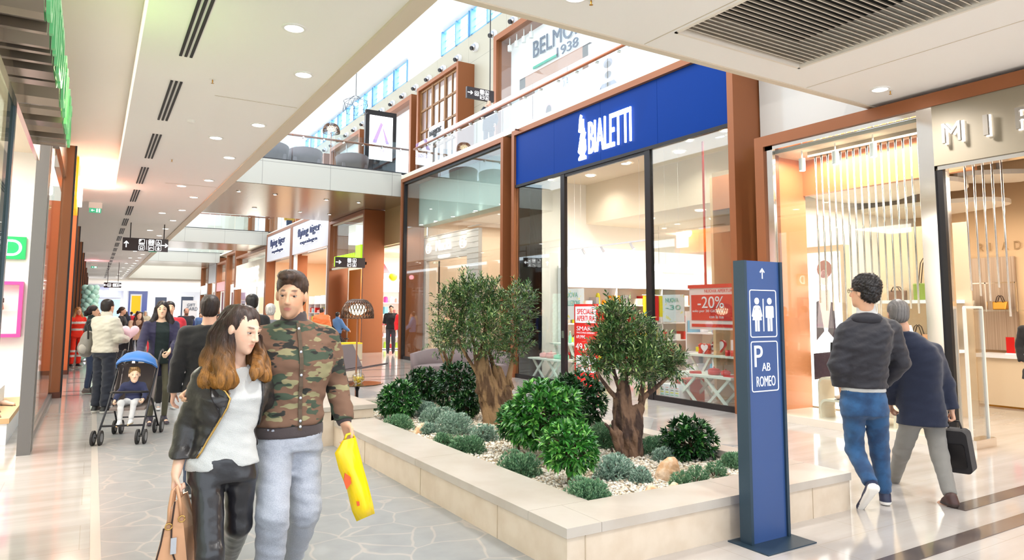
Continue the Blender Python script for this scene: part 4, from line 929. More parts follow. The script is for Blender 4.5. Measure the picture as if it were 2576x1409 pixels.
# torso-hugging waistband follows
mroot = (MX, MY, 0)
man = person('person in camouflage bomber jacket and grey joggers holding the yellow bag', mroot, 0, 1.78, MJ, 'm', (228, 176, 142), ('quiff', (74, 52, 40)),
    top=[dict(m=CAMO, g=.022, hem=A(722, 1066, MY)[2], collar=0, name='jacket', folds=.004, neck=.062, cuff=1.0, res=.009, sub=jk_sub),
         dict(m=RIB, g=.017, hem=A(722, 1094, MY)[2], name='waistband', folds=0, sleeve=0, res=.009, cuts=[lambda X, Y, Z: Z-A(722, 1064, MY)[2]+0*X+0*Y]), dict(m=RIB, g=.012, hem=1.3, collar=.032, name='collar', folds=0, sleeve=0, res=.009, cuts=[lambda X, Y, Z: (MJ['nck'][2]-.035-Z)+0*X+0*Y])
        ],
    bot=(JOG, .018, dict(rise=.045, folds=.005)), shoes=((225, 225, 225), (240, 240, 240)), res=.011, fine=.0048, yaw=-.42, pitch=.14, roll=.05, curl=(.9, .5),
    world=True, hn=dict(L=(A(880, 1098, MY-.05)-A(866, 1060, MY-.05), (-.8, -.35, 0)), R=(A(462, 1010, MY-.1)-A(487, 985, MY-.02), (.1, -1, .2)), footL=(0, -.8, .6)), beard=((120, 92, 74), .35), wide=1.06)
# sleeve cuffs
def ring_cuff(t, a, b, r, m, name='cuff'):
    a, b = np.array(a), np.array(b); d = (b-a)/np.linalg.norm(b-a); MB().tube([b-d*.05, b-d*.01, b+d*.012], [r, r*1.0, r*.86], 16).build(name, m, t, True)
ring_cuff(man, MJ['eL'], MJ['wL'], .043, RIB)
# yellow bag
YEL = mat('yellow_film_bag', S(250, 212, 0), .25, coat=.3, bump=(9, .35))
bt = A(878, 1092, MY-.1); bagc = thing('shopping_bag', 'bright yellow plastic shopping bag with orange print, held in front of the planter', 'bag', (bt[0], bt[1], .55))
g = MB(); rows = [((862, 1108), (895, 1100)), ((842, 1140), (902, 1128)), ((852, 1180), (914, 1175)), ((872, 1230), (926, 1218)), ((885, 1285), (938, 1265)), ((897, 1312), (943, 1292))]
fr, bk = [], []
for i, (a, b) in enumerate(rows):
    th = (.012, .03, .04, .045, .05, .035)[i]
    for k in range(7):
        u = k/6; px, py = a[0]+(b[0]-a[0])*u, a[1]+(b[1]-a[1])*u; w_ = .012*math.sin(u*9+i*2)*(1 if 0 < k < 6 else 0)
        fr.append(A(px, py, MY-.12-th*math.sin(PI*u)-w_)); bk.append(A(px, py, MY-.09+th*math.sin(PI*u)))
n = 7; R_ = len(rows); fs = [(i*n+k, i*n+k+1, (i+1)*n+k+1, (i+1)*n+k) for i in range(R_-1) for k in range(n-1)]; N_ = R_*n
fs += [tuple(N_+q for q in f[::-1]) for f in fs]; fs += [(i*n, (i+1)*n, N_+(i+1)*n, N_+i*n) for i in range(R_-1)]+[(i*n+6, N_+i*n+6, N_+(i+1)*n+6, (i+1)*n+6) for i in range(R_-1)]+[((R_-1)*n+k, (R_-1)*n+k+1, N_+(R_-1)*n+k+1, N_+(R_-1)*n+k) for k in range(6)]
g.add(fr+bk, fs); g.build('film', YEL, bagc, True)
m = MB(); m.tube([A(866, 1109, MY-.12), A(872, 1094, MY-.14), A(884, 1090, MY-.1), A(892, 1101, MY-.11)], .007, 6); m.build('handle', YEL, bagc, True)
fr0 = lambda px, py: A(px, py, MY-.185)
MB().prism([fr0(868, 1190), fr0(882, 1200), fr0(884, 1216), fr0(872, 1232), fr0(865, 1210)], (0, .006, 0)).build('print', mat('orange_print', S(222, 90, 40), .4), bagc)
MB().prism([fr0(897, 1262), fr0(904, 1262), fr0(905, 1272), fr0(899, 1274)], (0, .006, 0)).build('print', mat('orange_print', 0), bagc)
# woman
WY = 3.68
WJ = dict(hed=A(612, 828, WY-.03), nck=A(590, 922, WY+.02), chs=A(585, 1010, WY), wst=A(572, 1090, WY), pel=A(560, 1165, WY),
    sR=A(518, 945, WY+.02), eR=A(470, 1080, WY+.08), wR=A(443, 1190, WY-.02), sL=A(648, 950, WY+.03), eL=A(690, 1060, WY+.22), wL=A(770, 1010, WY+.36),
    hR=A(522, 1185, WY), kR=A(528, 1395, WY-.15), aR=A(540, 1600, WY-.05), tR=A(535, 1630, WY-.2), hL=A(605, 1185, WY), kL=A(600, 1320, WY+.02), aL=A(575, 1400, WY+.4), tL=A(570, 1450, WY+.45))
LEA = mat('black_leather', S(46, 42, 42), .34, coat=.15, bump=(70, .2)); LEG = mat('black_coated_leggings', S(34, 32, 36), .3, coat=.35, bump=(40, .15)); KNIT = cloth('white_knit', (212, 212, 210), bump=(300, .5)); GOLDZ = mat('gold_zip', S(205, 165, 95), .3, .9)
wl = np.array([WJ['pel'][0], WY, 0])
def opening(X, Y, Z):   # jacket hangs open: keep only what lies left of the slanting zip at the front
    zt, zb = A(575, 1000, WY)[2], A(497, 1157, WY)[2]; xt, xb = A(583, 1000, WY-.14)[0]-wl[0], A(492, 1157, WY-.14)[0]-wl[0]
    xo = xb+(Z-zb)/(zt-zb)*(xt-xb); xo = np.where(Z > zt, xt-(Z-zt)*.25, xo)
    xr = A(655, 1000, WY-.05)[0]-wl[0]
    return np.where(Y < .0, np.minimum(X-xo, xr-X), -1.)+0*Z
def wj_sub(ob, V, F):
    pts = []
    for px, py in ((531, 967), (548, 972), (566, 984), (577, 1002), (570, 1025), (556, 1052), (541, 1080), (524, 1112), (508, 1142), (498, 1157)):
        p = A(px, py, WY-.12)-wl; q = V[(np.abs(V[:, 0]-p[0]+.01) < .025) & (np.abs(V[:, 2]-p[2]) < .025)]; y = q[:, 1].min()-.004 if len(q) else -.13; pts.append(np.array([p[0], max(min(y, -.06), -.17), p[2]]))
    MB().tube(pts, .005, 6).build('zip', GOLDZ, ob, True, abs=False)
    l0 = [pts[0], pts[1], pts[2], pts[3], A(556, 1052, WY-.14)-wl, A(530, 1000, WY-.14)-wl]; 
    MB().prism([p+np.array([0, .006, 0]) for p in l0], (0, .012, 0)).build('lapel', LEA, ob, abs=False)
wom = person('person with long copper-tipped hair in black leather jacket, white sweater and black leggings', (wl[0], WY, 0), 0, 1.62, WJ, 'f', (238, 192, 165), ('none', (60, 40, 32)),
    top=[dict(m=KNIT, g=.012, hem=A(560, 1172, WY)[2], name='sweater', sleeve=0, folds=.003, neck=.062, hipg=.014, res=.009, slope=.05),
         dict(m=LEA, g=.024, hem=A(500, 1150, WY)[2], name='jacket', folds=.004, neck=.07, cuff=.7, cuts=[opening], res=.009, sub=wj_sub)],
    bot=(LEG, .017, dict(rise=.05, folds=.0015)), shoes=((40, 38, 40), (60, 60, 60)), res=.011, fine=.0045, yaw=.62, pitch=.3, roll=.02, curl=(.5, 1.5), world=True,
    hn=dict(R=(A(436, 1232, WY-.03)-A(443, 1190, WY-.02), (1, -.1, 0)), L=(np.array([.05, -.02, -.06]), (-.3, 1, 0)), footL=(0, -.8, .5)), wide=1.06)
# her hair: scalp cap plus hanging locks, one mesh
def woman_hair():
    hc = WJ['hed']-wl; Rh = rotm(.62, .3, .02); s = 1.62/1.75*.97; hp = lambda x, y, z: hc+Rh@(np.array([x, y, z])*s)
    P = lambda px, py, dy: A(px, py, WY+dy)-wl
    pts = [hc, P(500, 985, 0), P(670, 980, 0)]; lo, hi = bounds(pts, .14); lo[2] -= .05; g = SDF(lo, hi, .0048)
    g.ell(hp(0, .026, .04), (.083*s, .1*s, .088*s), Rh, .01); g.ell(hp(0, .06, -.03), (.078*s, .065*s, .07*s), Rh, .03)
    # image-left side curtain falling from the crown over the shoulder
    g.chain([P(575, 800, .03), P(553, 850, .05), P(535, 905, .04), P(528, 955, -.04), P(560, 968, -.13)], [.04, .05, .052, .045, .022], .03)
    g.chain([P(590, 810, -.02), P(570, 860, -.03), P(560, 910, -.07), P(572, 950, -.13), P(590, 962, -.14)], [.025, .036, .042, .036, .016], .03)
    g.chain([P(590, 790, .06), P(560, 850, .1), P(545, 930, .11), P(530, 960, .08)], [.05, .06, .06, .04], .03)
    g.chain([P(600, 850, .06), P(600, 910, .1), P(600, 950, .1)], [.06, .07, .05], .03)
    g.chain([P(648, 850, -.02), P(652, 895, -.05), P(645, 935, -.12), P(640, 950, -.14)], [.016, .026, .028, .012], .02)
    g.chain([P(642, 870, .05), P(655, 915, .02), P(664, 945, -.05)], [.04, .045, .03], .02)
    g.sub(hp(.0, -.115, -.035), (.063*s, .095*s, .1*s), Rh, .012); g.sub(hp(.0, -.135, .03), (.058*s, .09*s, .078*s), Rh, .012)
    g.noise(.0022, 120, 1., (1, 1, .22)); g.noise(.004, 45, 3., (1, 1, .15)); g.noise(.005, 20, 2., (1, 1, .5))
    V, F = g.mesh(); a, b = lin(62, 40, 32), lin(168, 112, 46)
    def col(V):
        tt = np.clip((hc[2]-.05-V[:, 2])/.17, 0, 1)[:, None]; st = (.82+.4*np.sin(V[:, 0]*300+V[:, 1]*240+V[:, 2]*30)*np.sin(V[:, 0]*110+V[:, 1]*133+V[:, 2]*9))[:, None]; return np.clip((a*(1-tt)+b*tt)*st, 0, 1)
    top = hp(0, .01, .13)
    V, F = strands(V, F, lambda p: (p-top)*np.array([1, 1, 0])*4*(1 if p[2] > hc[2] else 0)+np.array([.12*math.sin(p[2]*38+p[0]*20), -.05, -1.]), 5600, .17, .0011, .002, 9, face=(hc, Rh, s, .048))
    bake('hair', V, F, HAIRM, wom, col, False, 0)
woman_hair()
# tan handbag
TANL = mat('tan_leather', S(214, 160, 120), .38, coat=.2); TRIM = mat('dark_edge_piping', S(60, 42, 36), .5)
hb = thing('handbag', 'tan leather tote handbag with gold rings at the bottom left', 'bag', tuple(A(448, 1400, WY-.08)*np.array([1, 1, 0])+np.array([0, 0, .45])))
HY = WY-.06
def hp_(px, py, dy=0): return A(px, py, HY+dy)
pr = [(440, 1245), (472, 1240), (494, 1318), (478, 1430), (470, 1500), (370, 1500), (385, 1430), (408, 1330)]
g = MB()
f1 = [hp_(x, y, -.06) for x, y in pr]; 
g.prism([hp_(x, y, -.03) for x, y in ((438, 1262), (452, 1252), (462, 1330), (478, 1500), (372, 1500), (392, 1400), (412, 1330))], (0, -.012, 0)); g.build('front_panel', TANL, hb)
MB().prism([hp_(x, y, .09) for x, y in ((455, 1243), (472, 1236), (494, 1318), (482, 1400), (480, 1500), (400, 1500), (420, 1330))], (0, -.012, 0)).build('back_panel', TANL, hb)
m = MB(); a = [hp_(440, 1262, -.03), hp_(412, 1330, -.03), hp_(392, 1400, -.03), hp_(372, 1500, -.03)]; b = [hp_(458, 1250, .09), hp_(432, 1330, .09), hp_(415, 1400, .09), hp_(400, 1500, .09)]
m.add(a+b, [(0, 1, 5, 4), (1, 2, 6, 5), (2, 3, 7, 6)]); a2 = [hp_(452, 1255, -.03), hp_(462, 1330, -.03), hp_(478, 1500, -.03)]; b2 = [hp_(472, 1238, .09), hp_(494, 1318, .09), hp_(490, 1500, .09)]; m.add(a2+b2, [(0, 3, 4, 1), (1, 4, 5, 2)]); m.build('gusset', TANL, hb)
for dy, pts in ((-.045, [(424, 1320), (426, 1280), (434, 1235), (444, 1222), (452, 1260), (456, 1300)]), (.07, [(438, 1310), (436, 1270), (440, 1235), (449, 1222), (462, 1258), (466, 1292)])):
    MB().tube([hp_(x, y, dy) for x, y in pts], .0075, 8).build('handle', TANL, hb, True)
for x, y, dy in ((424, 1325, -.05), (457, 1305, -.05), (466, 1295, .06)):
    c = hp_(x, y, dy); MB().tube([c+np.array([.014*math.cos(q), -.004, .014*math.sin(q)]) for q in np.linspace(0, 2*PI, 11)], .003, 6).build('ring', GOLDZ, hb, True)
MB().tube([hp_(412, 1330, -.045), hp_(404, 1370, -.045), hp_(390, 1420, -.045)], .004, 6).build('piping', TRIM, hb); MB().tube([hp_(440, 1262, -.045), hp_(432, 1320, -.045), hp_(430, 1380, -.045), hp_(470, 1500, -.045)], .004, 6).build('piping', TRIM, hb)
MB().box(*[float(q) for q in (hp_(434, 1350)[0]-.012, hp_(434, 1350)[0]+.012, HY-.055, HY-.045, hp_(434, 1385)[2], hp_(434, 1345)[2])]).build('tag', mat('silver_tag', S(215, 215, 220), .2, .9), hb)
# ================= PLANTER AND PLANTS =================
STONE = mat('limestone', S(190, 181, 170), .3, noise=(3, S(180, 169, 156), .4, .65), coat=.1)
STONE2 = mat('limestone_side', S(214, 198, 178), .4, noise=(5, S(204, 186, 164), .4, .65))
pl = thing('planter', 'long low limestone planter with a wide coping, full of white gravel and plants', 'planter', (3.8, 7, 0))
PX0, PX1, PY0, PY1 = 2.42, 5.18, 3.38, 9.75
def frame_box(b, x0, x1, y0, y1, ix0, ix1, iy0, iy1, z0, z1):
    b.box(x0, x1, y0, iy0, z0, z1); b.box(x0, x1, iy1, y1, z0, z1); b.box(x0, ix0, iy0, iy1, z0, z1); b.box(ix1, x1, iy0, iy1, z0, z1)
b = MB(); frame_box(b, PX0+.01, PX1-.01, PY0+.01, PY1, 2.9, 5.0, 3.8, PY1-.2, 0, .222); b.build('wall', STONE2, pl)
for x0, x1, y0, y1 in ((PX0, 2.68, PY0, 3.8), (2.68, 4.0, PY0, 3.8), (4.0, PX1, PY0, 3.8), (PX0, 2.9, 3.803, 5.6), (PX0, 2.9, 5.603, 7.95), (4.96, PX1, 3.803, 7), (4.96, PX1, 7.003, PY1), (2.9, 4.96, PY1-.2, PY1)):
    MB().box(x0+.0015, x1-.0015, y0, y1-.001, .226, .284).build('coping_slab', STONE, pl)
for y in (4.2, 5.5, 6.9): MB().box(PX0+.006, PX0+.011, y, y+.006, 0, .222).build('joint', mat('joint_line', S(190, 172, 148), .6), pl)
for x in (2.56, 3.95, 4.7): MB().box(x, x+.006, PY0+.006, PY0+.011, 0, .222).build('joint', mat('joint_line'), pl)
be = thing('stone_bench', 'raised limestone bench block at the lounge end of the planter', 'bench', (2.4, 9.2, 0))
MB().box(2.12, 2.428, 7.97, 12.2, 0, .385).box(2.395, 2.9, 7.97, 12.2, .287, .385).box(2.395, 2.9, 9.77, 12.2, 0, .3).build('block', STONE2, be); MB().box(2.1, 2.94, 7.95, 12.22, .39, .44).build('top_slab', STONE, be)
# gravel
GX0, GX1, GY0, GY1 = 2.9, 4.96, 3.8, PY1-.2
soil = struct(MB().box(2.9, 4.96, 3.8, GY1, .15, .2).build('floor_gravel_bed', mat('gravel_bed', S(206, 192, 168), .9, noise=(60, S(160, 144, 118), .4, .6))))
def pebbles(n):
    ico = np.array([(0, 0, 1), (.894, 0, .447), (.276, .851, .447), (-.724, .526, .447), (-.724, -.526, .447), (.276, -.851, .447), (.724, .526, -.447), (-.276, .851, -.447), (-.894, 0, -.447), (-.276, -.851, -.447), (.724, -.526, -.447), (0, 0, -1)])
    fi = np.array([(0, 1, 2), (0, 2, 3), (0, 3, 4), (0, 4, 5), (0, 5, 1), (1, 6, 2), (2, 7, 3), (3, 8, 4), (4, 9, 5), (5, 10, 1), (6, 7, 2), (7, 8, 3), (8, 9, 4), (9, 10, 5), (10, 6, 1), (11, 7, 6), (11, 8, 7), (11, 9, 8), (11, 10, 9), (11, 6, 10)])
    u = rng.random(n); y = GY0+(GY1-GY0)*u**1.7; x = GX0+(GX1-GX0)*rng.random(n); sz = rng.uniform(.008, .0145, n)*(1+.06*(y-4)); a = rng.random(n)*2*PI
    sc = np.stack([sz*rng.uniform(.9, 1.5, n), sz, sz*rng.uniform(.55, .8, n)], 1); v = ico[None]*sc[:, None]*rng.uniform(.85, 1.12, (n, 12, 1))
    c, s = np.cos(a)[:, None], np.sin(a)[:, None]; X = v[:, :, 0]*c-v[:, :, 1]*s; Y = v[:, :, 0]*s+v[:, :, 1]*c
    V = np.stack([X+x[:, None], Y+y[:, None], v[:, :, 2]+.2+rng.uniform(0, .018, n)[:, None]], 2).reshape(-1, 3); F = (fi[None]+12*np.arange(n)[:, None, None]).reshape(-1, 3)
    base = np.array([lin(222, 212, 196), lin(206, 188, 162), lin(236, 230, 220), lin(184, 166, 142)])[rng.choice(4, n, p=[.45, .2, .27, .08])]*rng.uniform(.9, 1.02, (n, 1))
    return V, F, np.repeat(base, 12, 0)
def tri_obj(name, V, F, C, m, parent=None, smooth=True):
    me = bpy.data.meshes.new(name); k = F.shape[1]; off = np.array(parent.location) if parent else 0
    me.vertices.add(len(V)); me.vertices.foreach_set('co', (V-off).astype(np.float32).ravel()); me.loops.add(F.size); me.polygons.add(len(F)); me.loops.foreach_set('vertex_index', F.astype(np.int32).ravel())
    me.polygons.foreach_set('loop_start', np.arange(0, F.size, k, dtype=np.int32)); me.polygons.foreach_set('loop_total', np.full(len(F), k, np.int32)); me.polygons.foreach_set('use_smooth', np.full(len(F), smooth)); me.update()
    if C is not None: ca = me.color_attributes.new('Col', 'FLOAT_COLOR', 'POINT'); cc = np.ones((len(V), 4), np.float32); cc[:, :3] = C; ca.data.foreach_set('color', cc.ravel())
    me.materials.append(m); o = bpy.data.objects.new(name, me); COL.objects.link(o); o.parent = parent; return o
V, F, C = pebbles(21000); PEB = mat('pebble', (1, 1, 1, 1), .75, attr='Col')
tag(tri_obj('gravel', V, F, C, PEB), 'white and cream gravel filling the limestone planter', 'gravel', kind='stuff')
LEAFM = mat('leaf_gloss', (1, 1, 1, 1), .32, attr='Col', coat=.15); LEAFD = mat('leaf_matt', (1, 1, 1, 1), .55, attr='Col')
def leaves(base, direc, L, W, cols, droop=.25, fold=.25):
    """folded, bent leaves: 3 segments"""
    n = len(base); d = direc/np.linalg.norm(direc, axis=1, keepdims=True); r = rng.normal(size=(n, 3)); up = np.tile([0, 0, 1.], (n, 1))+r*.35
    s = np.cross(d, up); s /= np.linalg.norm(s, axis=1, keepdims=True)+1e-9; nn = np.cross(s, d); L = L[:, None]; W = W[:, None]; V = []
    prof = ((0, .12), (.3, .85), (.65, 1.), (1, .04))
    for t, w in prof:
        c = base+d*L*t-nn*L*droop*t*t; V += [c-s*W*w*.5+nn*W*fold*w*.5, c-nn*0, c+s*W*w*.5+nn*W*fold*w*.5]
    V = np.stack(V, 1).reshape(-1, 3); f = []
    for i in range(3):
        for j in (0, 1): a = i*3+j; f.append((a, a+1, a+4, a+3))
    F = (np.array(f)[None]+12*np.arange(n)[:, None, None]).reshape(-1, 4); return V, F, np.repeat(cols, 12, 0)
def fib(n, jit=.15):
    i = np.arange(n)+.5; ph = np.arccos(1-2*i/n); th = PI*(1+5**.5)*i; v = np.stack([np.cos(th)*np.sin(ph), np.sin(th)*np.sin(ph), np.cos(ph)], 1)+rng.normal(size=(n, 3))*jit; return v/np.linalg.norm(v, axis=1, keepdims=True)
def colmix(n, a, b, c=None, pc=.15):
    t = rng.random((n, 1)); o = lin(*a)*(1-t)+lin(*b)*t
    if c is not None: m = rng.random(n) < pc; o[m] = lin(*c)
    return o*rng.uniform(.8, 1.15, (n, 1))
def laurel(label, c, r, cols, dens=1., zs=.95):
    c = np.array(c, float); t = thing('laurel_shrub', label, 'shrub', (c[0], c[1], .2), group='glossy laurel balls in the planter')
    nr = int(230*dens*(r/.35)**1.5); q = fib(nr, .12); q = q[q[:, 2] > -.75]; rad = r*(.82+.22*rng.random(len(q))); tip = c+q*rad[:, None]*[1, 1, zs]; k = 8
    B = np.repeat(tip, k, 0)-np.repeat(q, k, 0)*.02; a = np.tile(np.arange(k)*2*PI/k, len(q))+np.repeat(rng.random(len(q))*6, k)
    D = []
    u = np.cross(q, [0.3, .2, 1]); u /= np.linalg.norm(u, axis=1, keepdims=True); w = np.cross(q, u); U, Wv, Q = np.repeat(u, k, 0), np.repeat(w, k, 0), np.repeat(q, k, 0)
    sp = np.tile(np.where(np.arange(k) < 3, .55, 1.25), len(q))[:, None]
    D = Q+(U*np.cos(a)[:, None]+Wv*np.sin(a)[:, None])*sp+[0, 0, .12]; n = len(B)
    V, F, C = leaves(B, D, rng.uniform(.065, .1, n)*(.8+.5*r), rng.uniform(.022, .032, n)*(.8+.5*r), colmix(n, *cols), .22, .3)
    qi = fib(int(nr*.9), .3); rr_ = r*rng.uniform(.45, .75, len(qi))[:, None]; Bi = np.repeat(c+qi*rr_*[1, 1, zs], 4, 0); Di = np.repeat(qi, 4, 0)*.5+rng.normal(size=(len(Bi), 3)); ni = len(Bi)
    V2, F2, C2 = leaves(Bi, Di, rng.uniform(.06, .09, ni)*(.8+.5*r), rng.uniform(.026, .036, ni)*(.8+.5*r), colmix(ni, cols[0], cols[1]), .2, .2); F = np.concatenate([F, F2+len(V)]); V = np.concatenate([V, V2]); C = np.concatenate([C, C2])
    tri_obj('foliage', V, F, C, LEAFM, t, False)
    b = MB(); b.tube([(c[0], c[1], .19), (c[0]+.01, c[1], c[2]-.3*r), (c[0], c[1], c[2])], [.022, .018, .01], 7)
    for i in range(14): p = q[int(i*len(q)/14)]; b.tube([c-[0, 0, .3*r], c+p*r*.5, c+p*r*.85*np.array([1, 1, zs])], [.009, .006, .003], 5)
    b.build('stems', mat('shrub_stem', S(88, 62, 44), .8), t); return t
DG = ((10, 42, 18), (34, 84, 34), (70, 120, 50), .12); BG = ((30, 88, 34), (70, 140, 50), (120, 180, 80), .2); MG = ((18, 62, 26), (48, 108, 42), (90, 150, 66), .15)
def onray(px, py, Y): return at(px, py, 'y', Y)
def lau(label, px, py, rpx, y, cols, dens=1., zs=.95):
    c = onray(px, py, y); dp = (c-np.array([0, 0, CAMH]))@_F; laurel(label, c, rpx*dp/FPX, cols, dens, zs)
lau('glossy laurel ball, front one of the bright pair in the middle of the planter', 1432, 1130, 70, 4.45, BG)
lau('big bright green laurel ball in the middle of the planter, behind the front one', 1370, 1050, 98, 5.3, BG, 1.1, .9)
lau('smaller bright laurel clump against the left side of the big bright ball', 1302, 1062, 52, 5.75, MG)
lau('dark laurel ball behind the big bright one, before the red promotion stand', 1450, 1012, 76, 6.3, DG)
lau('dark laurel ball standing alone right of the right olive tree', 1734, 1118, 66, 4.7, DG)
lau('leftmost dark laurel ball of the planter, beside the bench block', 1003, 1008, 50, 8.2, MG)
lau('dark laurel ball behind the leftmost one, in front of the sofa', 1068, 975, 50, 9.4, DG)
lau('tall dark laurel just left of the left olive trunk', 1150, 975, 58, 8.7, DG, 1, 1.1)
lau('low dark laurel at the foot of the left olive trunk', 1172, 1020, 36, 7.8, DG)
def tuft(label, px, py, w, h, y, n=5, cols=((96, 132, 110), (140, 170, 142), (180, 200, 180), .15), kind='santolina', hgt=1.):
    c = onray(px, py, y); dp = (c-np.array([0, 0, CAMH]))@_F; W, H_ = w*dp/FPX/2, h*dp/FPX
    t = thing('groundcover_plant', label, 'plant', (c[0], c[1], .2), group='low groundcover clumps in the planter'); B, D, L = [], [], []
    for i in range(n):
        a = rng.random()*2*PI; rr = 0 if i == 0 else W*.6*math.sqrt(rng.random()); o = np.array([c[0]+rr*math.cos(a), c[1]+rr*math.sin(a)*.9, .2]); r = W*(.55+.15*rng.random()) if n > 1 else W
        q = fib(int(150*(r/.12)**1.3)+60, .25); q = q[q[:, 2] > -.1]; tip = o+q*np.array([r, r, min(H_, r*1.5)*hgt])
        for s_, k in ((.55, 3), (.8, 4), (1., 7)):
            b = np.repeat(o+(tip-o)*s_, k, 0); B.append(b); D.append(np.repeat(q, k, 0)+rng.normal(size=(len(b), 3))*.55+[0, 0, .45]); L.append(np.full(len(b), .03))
    B, D, L = np.concatenate(B), np.concatenate(D), np.concatenate(L); n_ = len(B)
    V, F, C = leaves(B, D, L*rng.uniform(.7, 1.2, n_), np.full(n_, .007), colmix(n_, *cols), .05, .3)
    sh = np.clip((V[:, 2:3]-.2)/(.12), .0, 1); tri_obj('foliage', V, F, C, LEAFD, t, False)
    m = MB(); 
    for i in range(6): a = i*1.05; m.tube([(c[0], c[1], .19), (c[0]+W*.5*math.cos(a), c[1]+W*.5*math.sin(a), .2+H_*.4)], .004, 4)
    m.build('stems', mat('shrub_stem'), t)
SV = ((120, 152, 134), (165, 192, 172), (200, 215, 200), .2); LG = ((84, 130, 96), (124, 164, 122), (160, 190, 150), .15)
for a in (('grey-green groundcover clump at the front corner of the planter, under the front laurel', 1495, 1262, 125, 70, 3.95, 6, LG),
    ('low grey-green clump left below the front laurel ball', 1310, 1185, 110, 60, 4.9, 5, LG),
    ('silvery bushy clump at the foot of the right olive tree', 1545, 1205, 105, 105, 4.45, 5, SV), ('silvery clump just right of the silvery bushy one, beside the big boulder', 1612, 1215, 65, 90, 4.25, 3, SV),
    ('dusky clump behind the right olive trunk', 1640, 1130, 80, 65, 5.0, 3, LG), ('pale clump left behind the right olive trunk', 1515, 1100, 110, 70, 5.5, 5, LG),
    ('pale clump between big boulder and lone dark laurel', 1668, 1165, 60, 55, 4.75, 3, SV), ('round low clump touching the front of the big boulder', 1712, 1222, 52, 34, 3.98, 1, LG),
    ('round low clump right of the big boulder, left of two', 1752, 1218, 52, 42, 4.0, 1, LG), ('round low clump right of the big boulder, right of two', 1800, 1212, 50, 40, 4.05, 1, LG),
    ('spread of low clumps at the planter end beside the totem', 1835, 1190, 70, 45, 4.25, 4, LG),
    ('low clump in front of the leftmost laurel, beside the small boulder', 1005, 1072, 84, 32, 7.5, 5, LG), ('silvery tall clump between leftmost laurel and its neighbour', 1075, 1030, 70, 60, 8.2, 4, SV),
    ('pale mat of groundcover below the left olive, behind the small boulder', 1105, 1048, 90, 35, 7.7, 5, SV), ('silvery bushy row in front of the left olive trunk', 1150, 1090, 100, 62, 6.9, 6, SV),
    ('silvery tall clump right in front of the left olive trunk', 1215, 1100, 75, 70, 6.4, 4, SV), ('silvery bush left of the bushy row, above the small boulder', 1085, 1082, 50, 50, 7.05, 3, SV),
    ('low grey-green mat furthest forward on the left half', 1170, 1135, 85, 38, 5.95, 5, LG), ('low clump left of the forward mat, beside a pebble boulder', 1115, 1118, 52, 32, 6.4, 3, LG),
    ('grey clump beside the bench block at the planter\'s end', 945, 1025, 40, 45, 9.0, 3, LG)): tuft(*a)
def rock(label, px, py, w, h, y, col=((206, 160, 118), (226, 196, 166))):
    c = onray(px, py, y); dp = (c-np.array([0, 0, CAMH]))@_F; W, H_ = w*dp/FPX/2, h*dp/FPX; lo, hi = np.array([c[0]-W*1.5, c[1]-W*1.5, .14]), np.array([c[0]+W*1.5, c[1]+W*1.5, .24+H_*1.4])
    g = SDF(lo, hi, W/16); g.ell((c[0], c[1], .19), (W*.95, W*.75, H_*.75), None, 0); g.ell((c[0]-W*.15, c[1], .2+H_*.3), (W*.6, W*.55, H_*.7), rotm(0, .3, .3), W*.2); g.noise(W*.05, 3.2/W, px); g.noise(W*.02, 9/W, py)
    V, F = g.mesh(); o = bake('boulder', V, F, mat('boulder_stone', S(*col[0]), .85, noise=(14, S(*col[1]), .4, .6), bump=(60, .5)), None, None, False, 1); tag(o, label, 'rock')
rock('biggest tan boulder, right of the right olive tree', 1683, 1225, 82, 62, 4.2); rock('small flat tan stone in front of the biggest boulder', 1642, 1248, 56, 22, 3.95); rock('small rounded tan stone, right of the flat one', 1697, 1240, 42, 26, 3.9)
rock('pale boulder among the groundcover left of the left olive', 1062, 1080, 46, 30, 7.1); rock('tiny brown pebble boulder beside the forward mat', 1140, 1130, 26, 16, 6.0)
